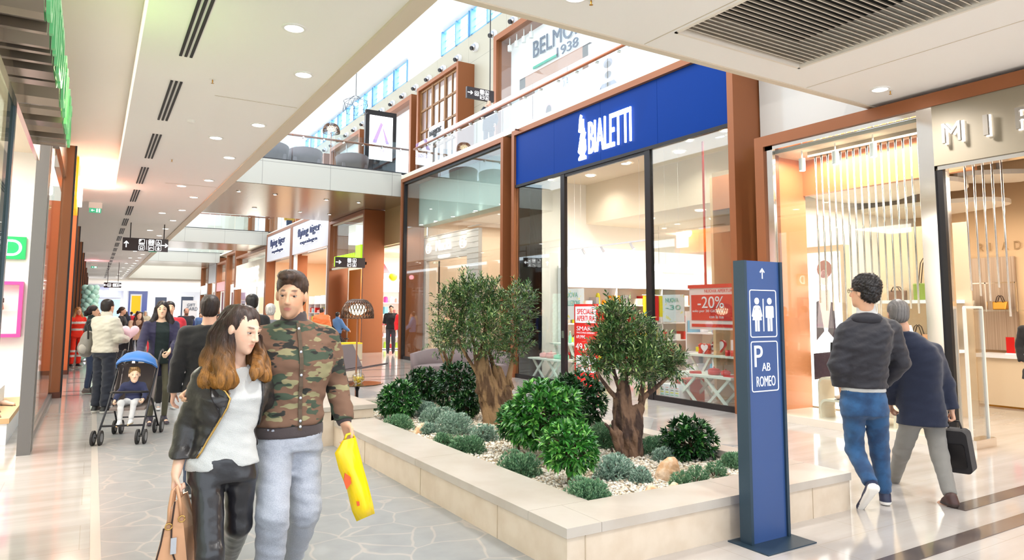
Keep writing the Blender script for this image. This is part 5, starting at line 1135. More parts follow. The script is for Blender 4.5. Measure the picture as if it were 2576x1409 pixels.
# olive trees
BARK = mat('olive_bark', S(150, 120, 86), .9, noise=(11, S(92, 68, 48), .46, .56, (1, 1, .22)), bump=(40, 1.))
BARKD = mat('olive_bark_dark', S(120, 92, 72), .9, noise=(12, S(66, 48, 40), .46, .56, (1, 1, .25)), bump=(44, 1.))
def olive(label, trunk, limbs, blobs, Y, bark, ncl, cols):
    P = lambda px, py, dy=0.: onray(px, py, Y+dy)
    b0 = P(*trunk[0][0][:2]); t = thing('olive_tree', label, 'tree', (b0[0], b0[1], .2)); dp = (b0-np.array([0, 0, CAMH]))@_F; kx = dp/FPX
    pts = [P(*p[:2], p[3] if len(p) > 3 else 0) for c in trunk for p in c]; lo, hi = bounds(pts, .16); lo[2] = .12; g = SDF(lo, hi, .009)
    for c in trunk: g.chain([P(p[0], p[1], p[3] if len(p) > 3 else 0) for p in c], [p[2]*kx for p in c], .03)
    g.noise(.016, 24, 1., (1, 1, .4)); g.noise(.009, 64, 2., (1, 1, .3)); g.noise(.004, 150, 3., (1, 1, .3)); V, F = g.mesh(); bake('trunk', V, F, bark, t, None, True, 0)
    for l in limbs:
        m = MB(); pp = [P(p[0], p[1], p[3] if len(p) > 3 else 0) for p in l]; m.tube(pp, [p[2]*kx for p in l], 8); m.build('branch', bark, t, True)
    B, D, tw = [], [], MB()
    for (px, py, rx, ry, dy, n) in blobs:
        c = P(px, py, dy); R1, R2 = rx*kx, ry*kx
        for i in range(int(n*ncl)):
            q = rng.normal(size=3); q /= np.linalg.norm(q); rr = rng.random()**.45; base = c+q*np.array([R1, R1*.9, R2])*rr*.95; d = q*.8+np.array([0, 0, .55])+rng.normal(size=3)*.35; d /= np.linalg.norm(d); L = rng.uniform(.08, .16)
            tw.tube([base-d*.03, base+d*L], [.0025, .001], 3)
            u, w, _ = frame_of(d)
            for k in range(11):
                s_ = k/11; a = k*2.4; B.append(base+d*L*s_); D.append(d*(.7+.5*s_)+(u*math.cos(a)+w*math.sin(a))*.75)
    B, D = np.array(B), np.array(D); n = len(B); V, F, C = leaves(B, D, rng.uniform(.04, .066, n), rng.uniform(.011, .016, n), colmix(n, *cols), .1, .2)
    tri_obj('foliage', V, F, C, LEAFM, t, False); tw.build('twigs', mat('twig', S(110, 98, 70), .8), t); return t
OC = ((30, 70, 36), (82, 120, 58), (150, 172, 104), .2)
olive('left olive tree with a twin gnarled tan trunk and wide crown', [[(1243, 1070, 30, 0), (1240, 1030, 27, 0), (1225, 980, 25, 0), (1213, 930, 20, 0), (1208, 890, 15, 0)], [(1262, 1060, 26, .05), (1258, 990, 22, .05), (1248, 940, 16, .05)], [(1270, 1060, 22, -.05), (1272, 1010, 20, -.05), (1274, 985, 14, -.05)]],
    [[(1274, 990, 11), (1282, 940, 7), (1292, 890, 5), (1300, 840, 3)], [(1275, 985, 7, -.05), (1290, 975, 5, -.05), (1284, 955, 3, -.05)], [(1212, 960, 8), (1195, 930, 5), (1170, 890, 4), (1150, 850, 3)], [(1212, 900, 9), (1218, 850, 6), (1225, 800, 4)], [(1248, 950, 8), (1235, 900, 5), (1222, 860, 4)], [(1208, 900, 6), (1190, 860, 4), (1180, 800, 3)]],
    [(1150, 790, 55, 75, .1, 9), (1200, 760, 62, 62, 0, 9), (1262, 800, 62, 72, -.05, 11), (1310, 770, 42, 60, .1, 7), (1215, 830, 62, 60, -.25, 10), (1160, 840, 55, 45, .15, 6), (1110, 850, 32, 32, .2, 3), (1295, 860, 42, 50, 0, 6), (1175, 728, 40, 35, .1, 4), (1225, 735, 35, 30, 0, 3), (1240, 880, 55, 30, -.1, 4), (1130, 760, 30, 35, .1, 2.5)], 7.3, BARK, 15, OC)
olive('small third olive tree, behind the left twin-trunk one', [[(1140, 1000, 9, 0), (1138, 960, 8, 0), (1132, 925, 7, 0), (1125, 905, 6, 0)]], [[(1130, 920, 5), (1118, 890, 4), (1108, 860, 3)], [(1130, 920, 5), (1140, 880, 4), (1148, 840, 3)], [(1135, 950, 4), (1122, 925, 3), (1105, 880, 2)]], [(1125, 850, 45, 42, 0, 5), (1098, 862, 25, 25, 0, 1.5)], 9.6, BARK, 12, OC)
olive('right olive tree with a dark hollow trunk and spreading crown', [[(1582, 1140, 30, 0), (1578, 1095, 28, 0), (1568, 1050, 24, 0), (1562, 1005, 17, 0), (1566, 970, 10, 0)], [(1600, 1135, 20, -.05), (1602, 1080, 16, -.05), (1608, 1030, 12, -.05)], [(1556, 1135, 12, -.05), (1550, 1090, 9, -.05), (1545, 1060, 6, -.05)]],
    [[(1608, 1035, 10), (1618, 1000, 8), (1650, 975, 6), (1685, 945, 4), (1700, 925, 2)], [(1612, 1010, 8), (1618, 960, 5), (1630, 910, 3)], [(1560, 1010, 8), (1535, 985, 6), (1510, 950, 4), (1500, 930, 3)], [(1560, 980, 7), (1545, 940, 5), (1540, 900, 3)], [(1585, 1050, 8), (1582, 990, 6), (1572, 930, 4), (1570, 880, 2)], [(1550, 1100, 6, -.1), (1532, 1075, 4, -.1), (1522, 1066, 3, -.1)]],
    [(1560, 830, 62, 55, 0, 10), (1545, 790, 30, 28, 0, 3), (1545, 880, 62, 48, .1, 9), (1625, 870, 55, 52, 0, 9), (1670, 910, 50, 40, 0, 7), (1600, 920, 60, 38, -.15, 8), (1500, 915, 42, 35, .1, 4), (1640, 940, 50, 26, .1, 4), (1700, 920, 28, 28, 0, 2.5), (1540, 848, 32, 36, 0, 4)], 5.05, BARKD, 15, OC)
# ---------------- other visitors ----------------
def Dp(px, py, t): v = _F+_R*(px-CX)/FPX+_D*(py-CY)/FPX; return np.array([0, 0, CAMH])+v*t
NAVYJ = cloth('navy_shell', (24, 21, 31), .6, bump=(30, .3)); DEN = cloth('blue_denim', (38, 84, 128), noise=(9, S(24, 58, 96), .4, .6), bump=(400, .5)); DEND = cloth('dark_denim', (44, 58, 84)); BLK = cloth('black_knit', (24, 22, 24)); GRYF = cloth('grey_fleece', (190, 188, 184))
NAVYB = cloth('navy_blazer_wool', (15, 24, 48)); GRYT = cloth('grey_trouser', (128, 124, 118)); BEI = cloth('beige_sweatshirt', (205, 198, 184), bump=(200, .4)); DKT = cloth('dark_work_trousers', (30, 34, 48)); OLV = cloth('olive_trousers', (88, 84, 66)); NVC = cloth('navy_cardigan', (44, 40, 70)); DGR = cloth('dark_green_top', (18, 34, 34))
# man in dark jacket and blue jeans, walking away
T = 5.55
J = dict(hed=Dp(2172, 735, T), nck=Dp(2180, 792, T), chs=Dp(2170, 880, T), wst=Dp(2170, 965, T), pel=Dp(2172, 1015, T), sR=Dp(2240, 822, T), eR=Dp(2266, 912, T-.02), wR=Dp(2215, 968, T+.12), sL=Dp(2130, 826, T), eL=Dp(2108, 920, T), wL=Dp(2115, 968, T+.05),
    hR=Dp(2203, 1020, T), kR=Dp(2212, 1135, T+.04), aR=Dp(2226, 1245, T+.02), tR=Dp(2222, 1262, T+.17), hL=Dp(2146, 1020, T), kL=Dp(2150, 1130, T+.06), aL=Dp(2193, 1222, T-.2), tL=Dp(2168, 1268, T-.12))
def jeans_extra(t, j, hp, s):
    m = MB()
    for q in (-1, 1):   # spectacles
        c = hp(q*.034, -.105, .008); R = rotm(1.3, -.05); m.tube([c+R@np.array([.024*math.cos(a), 0, .017*math.sin(a)]) for a in np.linspace(0, 2*PI, 13)], .0022, 5); m.tube([hp(q*.058, -.1, .012), hp(q*.079, .01, .006)], .002, 5)
    m.tube([hp(-.01, -.108, .01), hp(.01, -.108, .01)], .002, 5); m.build('glasses', BLACK, t, abs=False)
    m = MB(); a = j['pel']+np.array([-.15, .125, -.03]); 
    for q in (-1, 1):
        c = j['pel']+np.array([q*.075, .145, -.05]); st = mat('denim_stitch', S(150, 150, 140), .8)
    m = MB(); cc = j['nck']+np.array([0, .09, -.03]); m.ell(cc, (.115, .035, .05), 16, 8); m.build('folded_hood', NAVYJ, t, True, abs=False)
    m = MB(); m.tube([j['sL']*.45+j['eL']*.55+np.array([.058, .0, .05]), j['sL']*.4+j['eL']*.6+np.array([.06, 0, -.04])], .014, 6, 2.); m.build('sleeve_patch', BLACK, t, abs=False)
fz0 = (J['aR'][0], J['aR'][1], 0)
person('person from behind in dark hooded jacket and blue jeans, looking left, with curly dark hair', fz0, 2.13, 1.8, J, 'm', (214, 164, 132), ('curly', (34, 26, 24)),
    top=[dict(m=GRYF, g=.016, hem=Dp(2170, 985, T)[2], collar=.055, name='grey_hoodie', sleeve=0, folds=0), dict(m=NAVYJ, g=.03, hem=Dp(2170, 975, T)[2], name='jacket', folds=.005, neck=.07, cuff=1.1, res=.01)],
    bot=(DEN, .014, dict(rise=.11, folds=.004, name='jeans')), shoes=((34, 40, 66), (236, 232, 225)), res=.012, fine=.006, yaw=1.0, pitch=-.03, curl=(1, 1), world=True, hn=dict(footL=(0, -.85, .5)), extra=jeans_extra)
# grey-haired man in navy blazer
T = 5.85
J = dict(hed=Dp(2258, 790, T), nck=Dp(2275, 838, T), chs=Dp(2300, 910, T), wst=Dp(2310, 985, T), pel=Dp(2318, 1040, T), sR=Dp(2345, 880, T), eR=Dp(2376, 965, T), wR=Dp(2393, 1030, T-.05), sL=Dp(2255, 875, T), eL=Dp(2235, 945, T+.05), wL=Dp(2240, 1010, T+.15),
    hR=Dp(2345, 1045, T), kR=Dp(2365, 1150, T-.1), aR=Dp(2392, 1252, T-.35), tR=Dp(2365, 1268, T-.24), hL=Dp(2295, 1045, T), kL=Dp(2268, 1140, T+.15), aL=Dp(2248, 1210, T+.45), tL=Dp(2240, 1232, T+.58))
person('person with grey hair in a navy blazer and grey trousers, striding away with a briefcase', (J['aR'][0], J['aR'][1], 0), 2.0, 1.74, J, 'm', (206, 158, 130), ('short', (132, 126, 122)),
    top=[dict(m=WHITE, g=.004, hem=1.2, collar=.045, sleeve=0, folds=0, name='shirt'), dict(m=NAVYB, g=.034, hem=Dp(2310, 1068, T)[2], name='blazer', folds=.003, neck=.064, flare=.012, res=.011)],
    bot=(GRYT, .012, dict(rise=.05)), shoes=((70, 44, 40), (60, 46, 42)), res=.013, fine=.007, yaw=.35, curl=(.6, 1.4), world=True)
c = Dp(2412, 1130, T-.08); bc = thing('briefcase', 'soft black briefcase carried by the person in the navy blazer', 'bag', (c[0], c[1], c[2]))
ax_ = np.array([-.1, .99, 0]); up = Dp(2395, 1060, T)-Dp(2418, 1185, T); up /= np.linalg.norm(up); ax_ = ax_-up*(ax_@up); ax_ /= np.linalg.norm(ax_); th = np.cross(ax_, up)
o_ = c-ax_*.095-up*.19-th*.05; m = MB(); m.rrect(o_, ax_, up, .19, .36, .04, th*.1, 5); m.build('body', cloth('briefcase_cloth', (30, 26, 28)), bc); m = MB(); m.rrect(o_+ax_*.03+up*.05-th*.012, ax_, up, .13, .2, .02, th*.012); m.build('pocket', BLACK, bc); m = MB(); m.tube([c+up*.18+ax_*.05, c+up*.24+ax_*.04, c+up*.24-ax_*.04, c+up*.18-ax_*.05], .008, 6); m.build('handle', BLACK, bc)
# edge woman
p = at(2622, 1056, 'z', 0)
person('person in black dress with reddish hair at the right edge, inside the fashion shop', (p[0], p[1], 0), -.9, 1.62, dict(eL=(.2, -.05, 1.15), wL=(.12, -.16, 1.05)), 'f', (225, 180, 150), ('long', (120, 60, 35), (160, 90, 50)), top=[dict(m=BLK, g=.02, hem=.62, flare=.03, hipg=.03, name='dress')], bot=(BLK, .003), res=.018, eyes=False, hands=False)
# pushchair woman
def mid(label, px, py, rz, H, **k):
    p = at(px, py, 'z', 0); return person(label, (p[0], p[1], 0), rz, H, **k)
PUSH = dict(eL=(.2, -.1, 1.16), wL=(.06, -.33, 1.02), eR=(-.25, -.12, 1.16), wR=(-.3, -.34, 1.0), kL=(.1, -.06, .5), aL=(.1, .06, .09), kR=(-.08, -.03, .5), aR=(-.085, .02, .09))
p = at(393, 1068, 'z', 0)
person('person with dark shoulder-length hair in a navy cardigan pushing the blue pushchair', (p[0], p[1], 0), .05, 1.66, PUSH, 'f', (238, 196, 166), ('shoulder', (44, 30, 28)),
    top=[dict(m=DGR, g=.01, hem=.86, name='top', sleeve=0, neck=.085, hipg=.01), dict(m=NVC, g=.022, hem=.68, name='cardigan', flare=.03, hipg=.02, neck=.09, folds=.004, cuts=[lambda X, Y, Z: np.where(Y < -.01, .075+.02*(1.5-Z)-np.abs(X-.01), -1.)+0*Z])],
    bot=(OLV, .004), shoes=((50, 44, 60), (70, 60, 70)), res=.012, fine=.0065, yaw=-.12, curl=(1.5, 1.5))
# the child
pc = np.array([p[0]-.36, p[1]-.98, 0])
CH = dict(pel=(0, .06, .47*1.9), wst=(0, .08, .55*1.9), chs=(0, .07, .66*1.9), nck=(0, .06, .755*1.9), hed=(.0, .05, .86*1.9))
def childJ(k=1/.55):   # sitting, coordinates given in metres and scaled to the 1.75 frame
    d = dict(pel=(0, .08, .44), wst=(0, .1, .5), chs=(0, .09, .58), nck=(0, .075, .665), hed=(.01, .05, .755), sL=(.1, .08, .635), eL=(.15, .03, .53), wL=(.15, -.07, .47), sR=(-.1, .08, .635), eR=(-.15, .04, .53), wR=(-.16, -.06, .46),
        hL=(.055, .05, .43), kL=(.07, -.14, .44), aL=(.06, -.2, .24), tL=(.06, -.29, .2), hR=(-.055, .05, .43), kR=(-.07, -.14, .44), aR=(-.06, -.2, .23), tR=(-.06, -.29, .19)); return d
_c, _s = math.cos(-.3), math.sin(-.3); cj = {k: np.array([v[0]*_c-v[1]*_s, v[0]*_s+v[1]*_c, v[2]])+pc for k, v in childJ().items()}
STR = cloth('child_navy_top', (36, 42, 78))
person('blond toddler in navy zip top and grey trousers sitting in the blue pushchair', tuple(pc), -.3, .98, cj, 'm', (244, 206, 178), ('quiff', (186, 146, 98)), top=[dict(m=STR, g=.012, hem=.45, name='zip_top', collar=.02, res=.009)], bot=(cloth('light_grey_jersey', (205, 204, 206)), .01, dict(rise=.05, res=.009)),
    shoes=((220, 220, 222), (200, 170, 120)), res=.01, fine=.0065, yaw=.3, world=True, hscale=1.42, wide=.98, curl=(1.2, 1.2))
TYRE = mat('pushchair_tyre', S(40, 38, 38), .7); GRM = mat('pushchair_tube', S(52, 52, 56), .35, .6); BLUF = cloth('blue_canopy', (20, 108, 190), .6); GRF = cloth('taupe_canopy', (126, 112, 106))
def stroller(label, x, y, rz, cf=BLUF, sf=GRF):
    t = thing('pushchair', label, 'pushchair', (0, 0, 0)); 
    for sx in (-1, 1):
        X = sx*.23; MB().tube([(X, -.38, .1), (X*.95, -.1, .42), (X*.95, .3, .92), (X*.95, .38, 1.02)], .012, 8).build('frame_tube', GRM, t, True)
        MB().tube([(X, .36, .1), (X*.95, .05, .46), (X*.9, -.05, .5)], .011, 8).build('frame_tube', GRM, t, True); MB().tube([(X*.95, .36, .99), (X*.95, .46, 1.03), (X*.9, .5, 1.0)], .017, 8).build('handle', BLACK, t, True)
        for yy in (-.4, .38):
            MB().cyl((X-.05, yy, .09), (X+.05, yy, .09), .008, n=6).build('axle', BLACK, t)
            for q in (-.038, .038):
                w = MB(); w.cyl((X+q-.011, yy, .085), (X+q+.011, yy, .085), .085, n=20); o = w.build('wheel', TYRE, t); h = MB(); h.cyl((X+q-.013, yy, .085), (X+q+.013, yy, .085), .05, n=14); h.build('hub', mat('hub_grey', S(120, 120, 124), .4), o)
    MB().bar((-.23, -.3, .2), (.23, -.3, .2), .02, .02).build('footrest', BLACK, t); MB().bar((-.23, .25, .22), (.23, .25, .22), .016, .016).build('crossbar', GRM, t)
    m = MB(); m.obox((0, .02, .375), (.19, 0, 0), (0, .17, .01), (0, -.001, .014)); m.build('seat', sf, t)
    m = MB(); m.obox((0, .265, .62), (.19, 0, 0), (0, .085, .25), (0, -.012, .004)); m.build('backrest', sf, t)
    for q in (-1, 1): m = MB(); m.prism([(q*.2, -.02, .4), (q*.2, .15, .4), (q*.2, .36, .86), (q*.2, .22, .86)], (q*.01, 0, 0)); m.build('side_panel', sf, t)
    nA, nB = 9, 7; vs, fs = [], []
    for i in range(nA):
        a = -1.05+i*(2.0/(nA-1)); 
        for k in range(nB): b = -PI/2+PI*k/(nB-1); r = .2+.04*math.sin(PI*i/(nA-1)); vs.append((math.sin(b)*.235, .2+math.sin(a)*.33*math.cos(b)*.9-.02, .83+math.cos(a)*math.cos(b)*.19+.02*math.cos(b)))
    for i in range(nA-1):
        for k in range(nB-1): fs.append((i*nB+k, i*nB+k+1, (i+1)*nB+k+1, (i+1)*nB+k))
    n_ = len(vs); vs2 = [(x_*.97, y_, z_-.012) for x_, y_, z_ in vs]; m = MB(); m.add(vs+vs2, [f for f in fs]+[tuple(q+n_ for q in f[::-1]) for f in fs]+[(k, k+1, n_+k+1, n_+k) for k in range(nB-1)])
    m.mi = [1 if (j_ % ((nA-1)*(nB-1)))//(nB-1) >= 4 else 0 for j_ in range(len(m.mi))]; m.build('canopy', [cf, sf], t, True)
    m = MB(); m.tube([(-.2, -.08, .56), (-.14, -.17, .57), (.14, -.17, .57), (.2, -.08, .56)], .014, 8); m.build('bumper_bar', BLACK, t, True)
    t.location = (x, y, 0); t.rotation_euler = (0, 0, rz); return t
stroller('blue and taupe pushchair with the toddler sitting in it', pc[0], pc[1]+.0, -.3)
# group by the left window
WK = dict(eL=(.23, -.08, 1.15), wL=(.12, -.27, 1.13), eR=(-.23, -.05, 1.15), wR=(-.13, -.26, 1.12))
mid('person in a pale sweatshirt and dark work trousers standing with his back turned', 255, 1040, 2.25, 1.7, J=WK, skin=(214, 165, 135), hair=('short', (40, 30, 28)), top=[dict(m=BEI, g=.03, hem=.93, name='sweatshirt', collar=.05, folds=.006, res=.012)], bot=(DKT, .026, dict(rise=.07, folds=.007)), shoes=((32, 32, 36), (220, 216, 208)), res=.014, fine=.008, yaw=.15, wide=1.1)
mid('person with dark ponytail in dark green top and jeans, left of the pale sweatshirt', 222, 990, 1.4, 1.62, J=WK, sex='f', skin=(226, 178, 146), hair=('pony', (36, 26, 24)), top=[dict(m=cloth('dark_green_jacket', (34, 46, 44)), g=.022, hem=.86, collar=.05, name='jacket')], bot=(DEND, .008), shoes=((90, 84, 80), (120, 110, 100)), res=.016, eyes=False)
p = at(238, 1035, 'z', 0); bp = thing('backpack', 'grey and silver backpack hanging behind the person in pale sweatshirt', 'bag', (p[0]-.13, p[1]-.02, 1.05))
g = SDF(np.array([p[0]-.42, p[1]-.3, .78]), np.array([p[0]+.1, p[1]+.25, 1.4]), .016); g.ell((p[0]-.14, p[1]-.02, 1.03), (.11, .13, .2), None, 0); g.ell((p[0]-.17, p[1]-.03, .96), (.1, .12, .12), None, .05); g.noise(.006, 30, 2); V, F = g.mesh(); bake('body', V, F, cloth('backpack_grey', (128, 122, 116), .5, bump=(20, .4)), bp, None, True)
MB().tube([(p[0]-.06, p[1]-.04, 1.4), (p[0]-.15, p[1]-.12, 1.3), (p[0]-.14, p[1]-.14, 1.1)], .014, 6).build('strap', BLACK, bp); MB().ell((p[0]-.19, p[1]-.11, .96), (.07, .05, .08)).build('pocket', cloth('silver_pocket', (172, 164, 156), .4), bp, True)
stroller('dark pushchair parked behind the person in pale sweatshirt', *at(262, 990, 'z', 0)[:2]+np.array([.25, .1]), 1.5, cloth('dark_canopy', (40, 38, 44)), cloth('dark_canopy2', (60, 56, 60)))
def hivis(V):
    z = V[:, 2]; b = ((z > 1.16) & (z < 1.22)) | ((z > .98) & (z < 1.03)) | ((z > .28) & (z < .34)) | ((z > .42) & (z < .46)); c = np.tile(lin(226, 44, 16), (len(V), 1)); c[b] = lin(216, 214, 208); return c
mid('person with blond hair in red-orange uniform with silver reflective bands, by the left pillars', 188, 925, .5, 1.6, sex='f', skin=(222, 170, 140), hair=('shoulder', (190, 130, 70)), top=[dict(m=CLOM, g=.026, hem=.86, collar=.05, name='uniform_jacket', col=hivis)], bot=(CLOM, .022, dict(col=hivis)), res=.018, eyes=False)
mid('person in dark top with hair tied back, beyond the pale sweatshirt', 300, 920, 1.2, 1.62, J=WK, sex='f', hair=('pony', (70, 48, 36)), top=[dict(m=BLK, g=.016, hem=.9)], bot=(DKT, .012), res=.02, eyes=False, hands=False)
bw = mid('person with long brown hair in a beige coat, leaning behind the heart balloon', 335, 925, .25, 1.6, J=dict(PUSH, chs=(0, -.12, 1.24), nck=(0, -.22, 1.39), hed=(0, -.27, 1.52), sL=(.18, -.18, 1.33), sR=(-.18, -.18, 1.33), wst=(0, -.04, 1.06), eL=(.2, -.28, 1.12), wL=(.12, -.45, 1.0), eR=(-.22, -.28, 1.12), wR=(-.2, -.46, 1.0)), sex='f', skin=(235, 190, 160), hair=('long', (70, 44, 34), (96, 62, 44)), top=[dict(m=cloth('beige_coat', (196, 164, 138)), g=.022, hem=.8)], bot=(DKT, .012), res=.016, eyes=False)
stroller('pink and black pushchair in front of the person in the beige coat', *at(318, 940, 'z', 0)[:2]+np.array([-.1, -.35]), .2, cloth('pink_canopy', (224, 150, 160)), cloth('dark_canopy', 0))
def heart(r, n=28): return [(r*16*math.sin(a)**3/17, r*(13*math.cos(a)-5*math.cos(2*a)-2*math.cos(3*a)-math.cos(4*a))/17) for a in np.linspace(0, 2*PI, n, False)]
c = at(327, 835, 'y', 15.2); hbn = thing('balloon', 'pale pink heart-shaped balloon above the pink pushchair', 'balloon', tuple(c)); hx = heart(.17); vs = [c+np.array([a, 0, b_]) for a, b_ in hx]; i0 = [c+np.array([a*.75, -.05, b_*.75]) for a, b_ in hx]; i1 = [c+np.array([a*.75, .05, b_*.75]) for a, b_ in hx]; N_ = len(hx)
m = MB(); m.add(vs+i0+i1+[c-np.array([0, .065, 0]), c+np.array([0, .065, 0])], [(k, (k+1) % N_, N_+(k+1) % N_, N_+k) for k in range(N_)]+[((k+1) % N_, k, 2*N_+k, 2*N_+(k+1) % N_) for k in range(N_)]+[(N_+k, N_+(k+1) % N_, 3*N_) for k in range(N_)]+[(2*N_+(k+1) % N_, 2*N_+k, 3*N_+1) for k in range(N_)]); m.build('film', mat('pink_balloon', S(248, 205, 215), .3), hbn, True); MB().tube([c-[0, 0, .16], c-[0.02, -.05, .45], c-[0, -.1, .75]], .003, 4).build('string', WHITE, hbn)
mid('person in red jacket half hidden behind the one in navy cardigan', 414, 1030, 0.1, 1.68, hair=('short', (40, 28, 24)), top=[dict(m=cloth('red_jacket', (196, 36, 52)), g=.035, hem=.85, folds=.006)], bot=(BLK, .012), shoes=((150, 150, 150), (230, 230, 230)), res=.018, eyes=False)
# middle distance, backs
def byhead(label, px, pytop, dep, rz, **k):
    c = Dp(px, pytop, dep); H = c[2]; return person(label, (c[0], c[1], 0), rz, H, **k)
bs = Dp(530, 745, 5.9)
byhead('person in black sweater and blue jeans walking away, behind the couple', 530, 743, 5.9, PI-.1, J=dict(wL=(.26, -.02, .9), kL=(.1, -.08, .52), aR=(-.095, .1, .12)), skin=(226, 176, 150), hair=('short', (52, 34, 28)), top=[dict(m=BLK, g=.022, hem=.9, folds=.005, name='sweater')], bot=(DEND, .014), res=.014, fine=.008, yaw=-.1, wide=1.08)
byhead('person with slick dark hair and black top, between the couple\'s heads', 634, 740, 9.4, PI+.1, skin=(224, 176, 150), hair=('short', (30, 24, 24)), top=[dict(m=BLK, g=.02, hem=.9, collar=.03)], bot=(DKT, .014), res=.016, eyes=False)
byhead('person with white hair walking away beside the camouflage jacket', 681, 764, 10.5, PI-.3, skin=(226, 178, 155), hair=('short', (214, 210, 206)), top=[dict(m=cloth('grey_anorak', (120, 120, 126)), g=.03, hem=.85)], bot=(DKT, .014), res=.018, eyes=False)
mid('bearded person in a dark quilted vest over blue sleeves, facing the camera', 463, 915, .1, 1.6, skin=(205, 150, 125), hair=('thin', (50, 42, 40)), top=[dict(m=cloth('blue_sleeves', (40, 52, 110)), g=.014, hem=.9), dict(m=cloth('charcoal_vest', (42, 42, 50)), g=.032, hem=.88, sleeve=0, name='vest')], bot=(cloth('slate_trousers', (52, 62, 84)), .014), res=.018, eyes=False, beard=((50, 40, 38), .8))
byhead('person in an orange puffer jacket looking into the variety shop', 810, 774, 22, PI-.4, skin=(200, 150, 120), hair=('short', (60, 50, 46)), top=[dict(m=cloth('orange_puffer', (236, 120, 60), .5), g=.06, hem=.86, collar=.06, folds=.01)], bot=(DKT, .014), res=.024, eyes=False)
byhead('person in a light blue hooded jacket with a pushchair by the toy shop', 850, 785, 23.5, 2.0, J=PUSH, skin=(190, 140, 115), hair=('short', (34, 26, 24)), top=[dict(m=cloth('light_denim_jacket', (88, 130, 180)), g=.03, hem=.9, collar=.05)], bot=(DKT, .014), res=.024, eyes=False)
q = Dp(862, 860, 23.6); stroller('black pushchair next to the light blue jacket, by the toy shop', q[0], q[1], 1.4, cloth('dark_canopy', 0), cloth('dark_canopy2', 0))
p = at(982, 893, 'z', 0); person('person in black t-shirt and grey trousers standing in the toy shop opening', (p[0], p[1], 0), -.4, 1.72, dict(eL=(.24, .03, 1.15), wL=(.2, -.12, .98)), 'm', (224, 178, 150), ('short', (40, 30, 28)), top=[dict(m=BLK, g=.022, hem=.9, sleeve=.45)], bot=(cloth('dark_grey_trouser', (64, 62, 68)), .018), res=.02, eyes=False)
p = at(998, 894, 'z', 0); person('person in red top and blue jeans, half hidden by the corner glass frame', (p[0]+.15, p[1]-.1, 0), -.2, 1.68, {}, 'm', (224, 178, 150), ('short', (40, 30, 28)), top=[dict(m=cloth('bright_red_top', (226, 32, 40)), g=.022, hem=.9)], bot=(DEND, .014), res=.02, eyes=False)
FARP = [(318, 783, 34, PI-.5, (40, 44, 60), (30, 24, 24), 'quilted navy jacket'), (331, 784, 36, PI+.2, (200, 30, 50), (40, 28, 24), 'crimson jacket'), (346, 782, 44, PI, (60, 90, 130), (110, 90, 70), 'steel blue top'), (356, 785, 33, -1.2, (28, 26, 30), (34, 26, 26), 'black coat'), (366, 782, 31, 0, (206, 196, 170), (200, 196, 190), 'cream jacket'), (412, 775, 27, .5, (216, 200, 190), (60, 40, 34), 'pale scarf'), (550, 790, 22, .2, (40, 38, 40), (26, 22, 22), 'black jacket and dark glasses'), (505, 786, 30, 0, (90, 120, 170), (60, 46, 40), 'sky blue jacket'), (249, 786, 30, .3, (210, 170, 60), (70, 50, 40), 'mustard top'), (585, 790, 40, 0, (150, 60, 60), (60, 50, 40), 'rust top')]
for i, (px, py, dd, rz, cc, hcx, nm) in enumerate(FARP):
    byhead('small distant visitor in a %s down the corridor' % nm, px, py, dd, rz, hair=('short' if i % 2 else 'shoulder', hcx), sex='mf'[i % 2], top=[dict(m=cloth('far_cloth%d' % i, cc), g=.03, hem=.85)], bot=(DKT, .014), res=.032, eyes=False, hands=False)
# upstairs
p = Dp(1218, 250, 19.6); person('person in dark coat talking on a phone upstairs behind the gallery railing', (max(p[0], 9.35), p[1], 5.97), -.45, p[2]-6.0+.02, dict(eR=(-.27, -.06, 1.18), wR=(-.13, -.1, 1.5), wL=(.2, -.12, .95)), 'm', (228, 180, 155), ('thin', (110, 104, 100)), top=[dict(m=cloth('charcoal_coat', (44, 46, 54)), g=.034, hem=.75, collar=.04)], bot=(DKT, .014), res=.016, fine=.009, eyes=False, curl=(.5, 1.3))
p = at(731, 600, 'y', 42.4); person('person with a tan backpack walking on the second footbridge', (p[0], p[1]+.5, 6.03), PI, 1.7, {}, 'm', (220, 170, 140), ('short', (50, 40, 30)), top=[dict(m=cloth('mustard_pack', (170, 140, 60)), g=.06, hem=1.0)], bot=(DEND, .014), res=.03, eyes=False, hands=False)
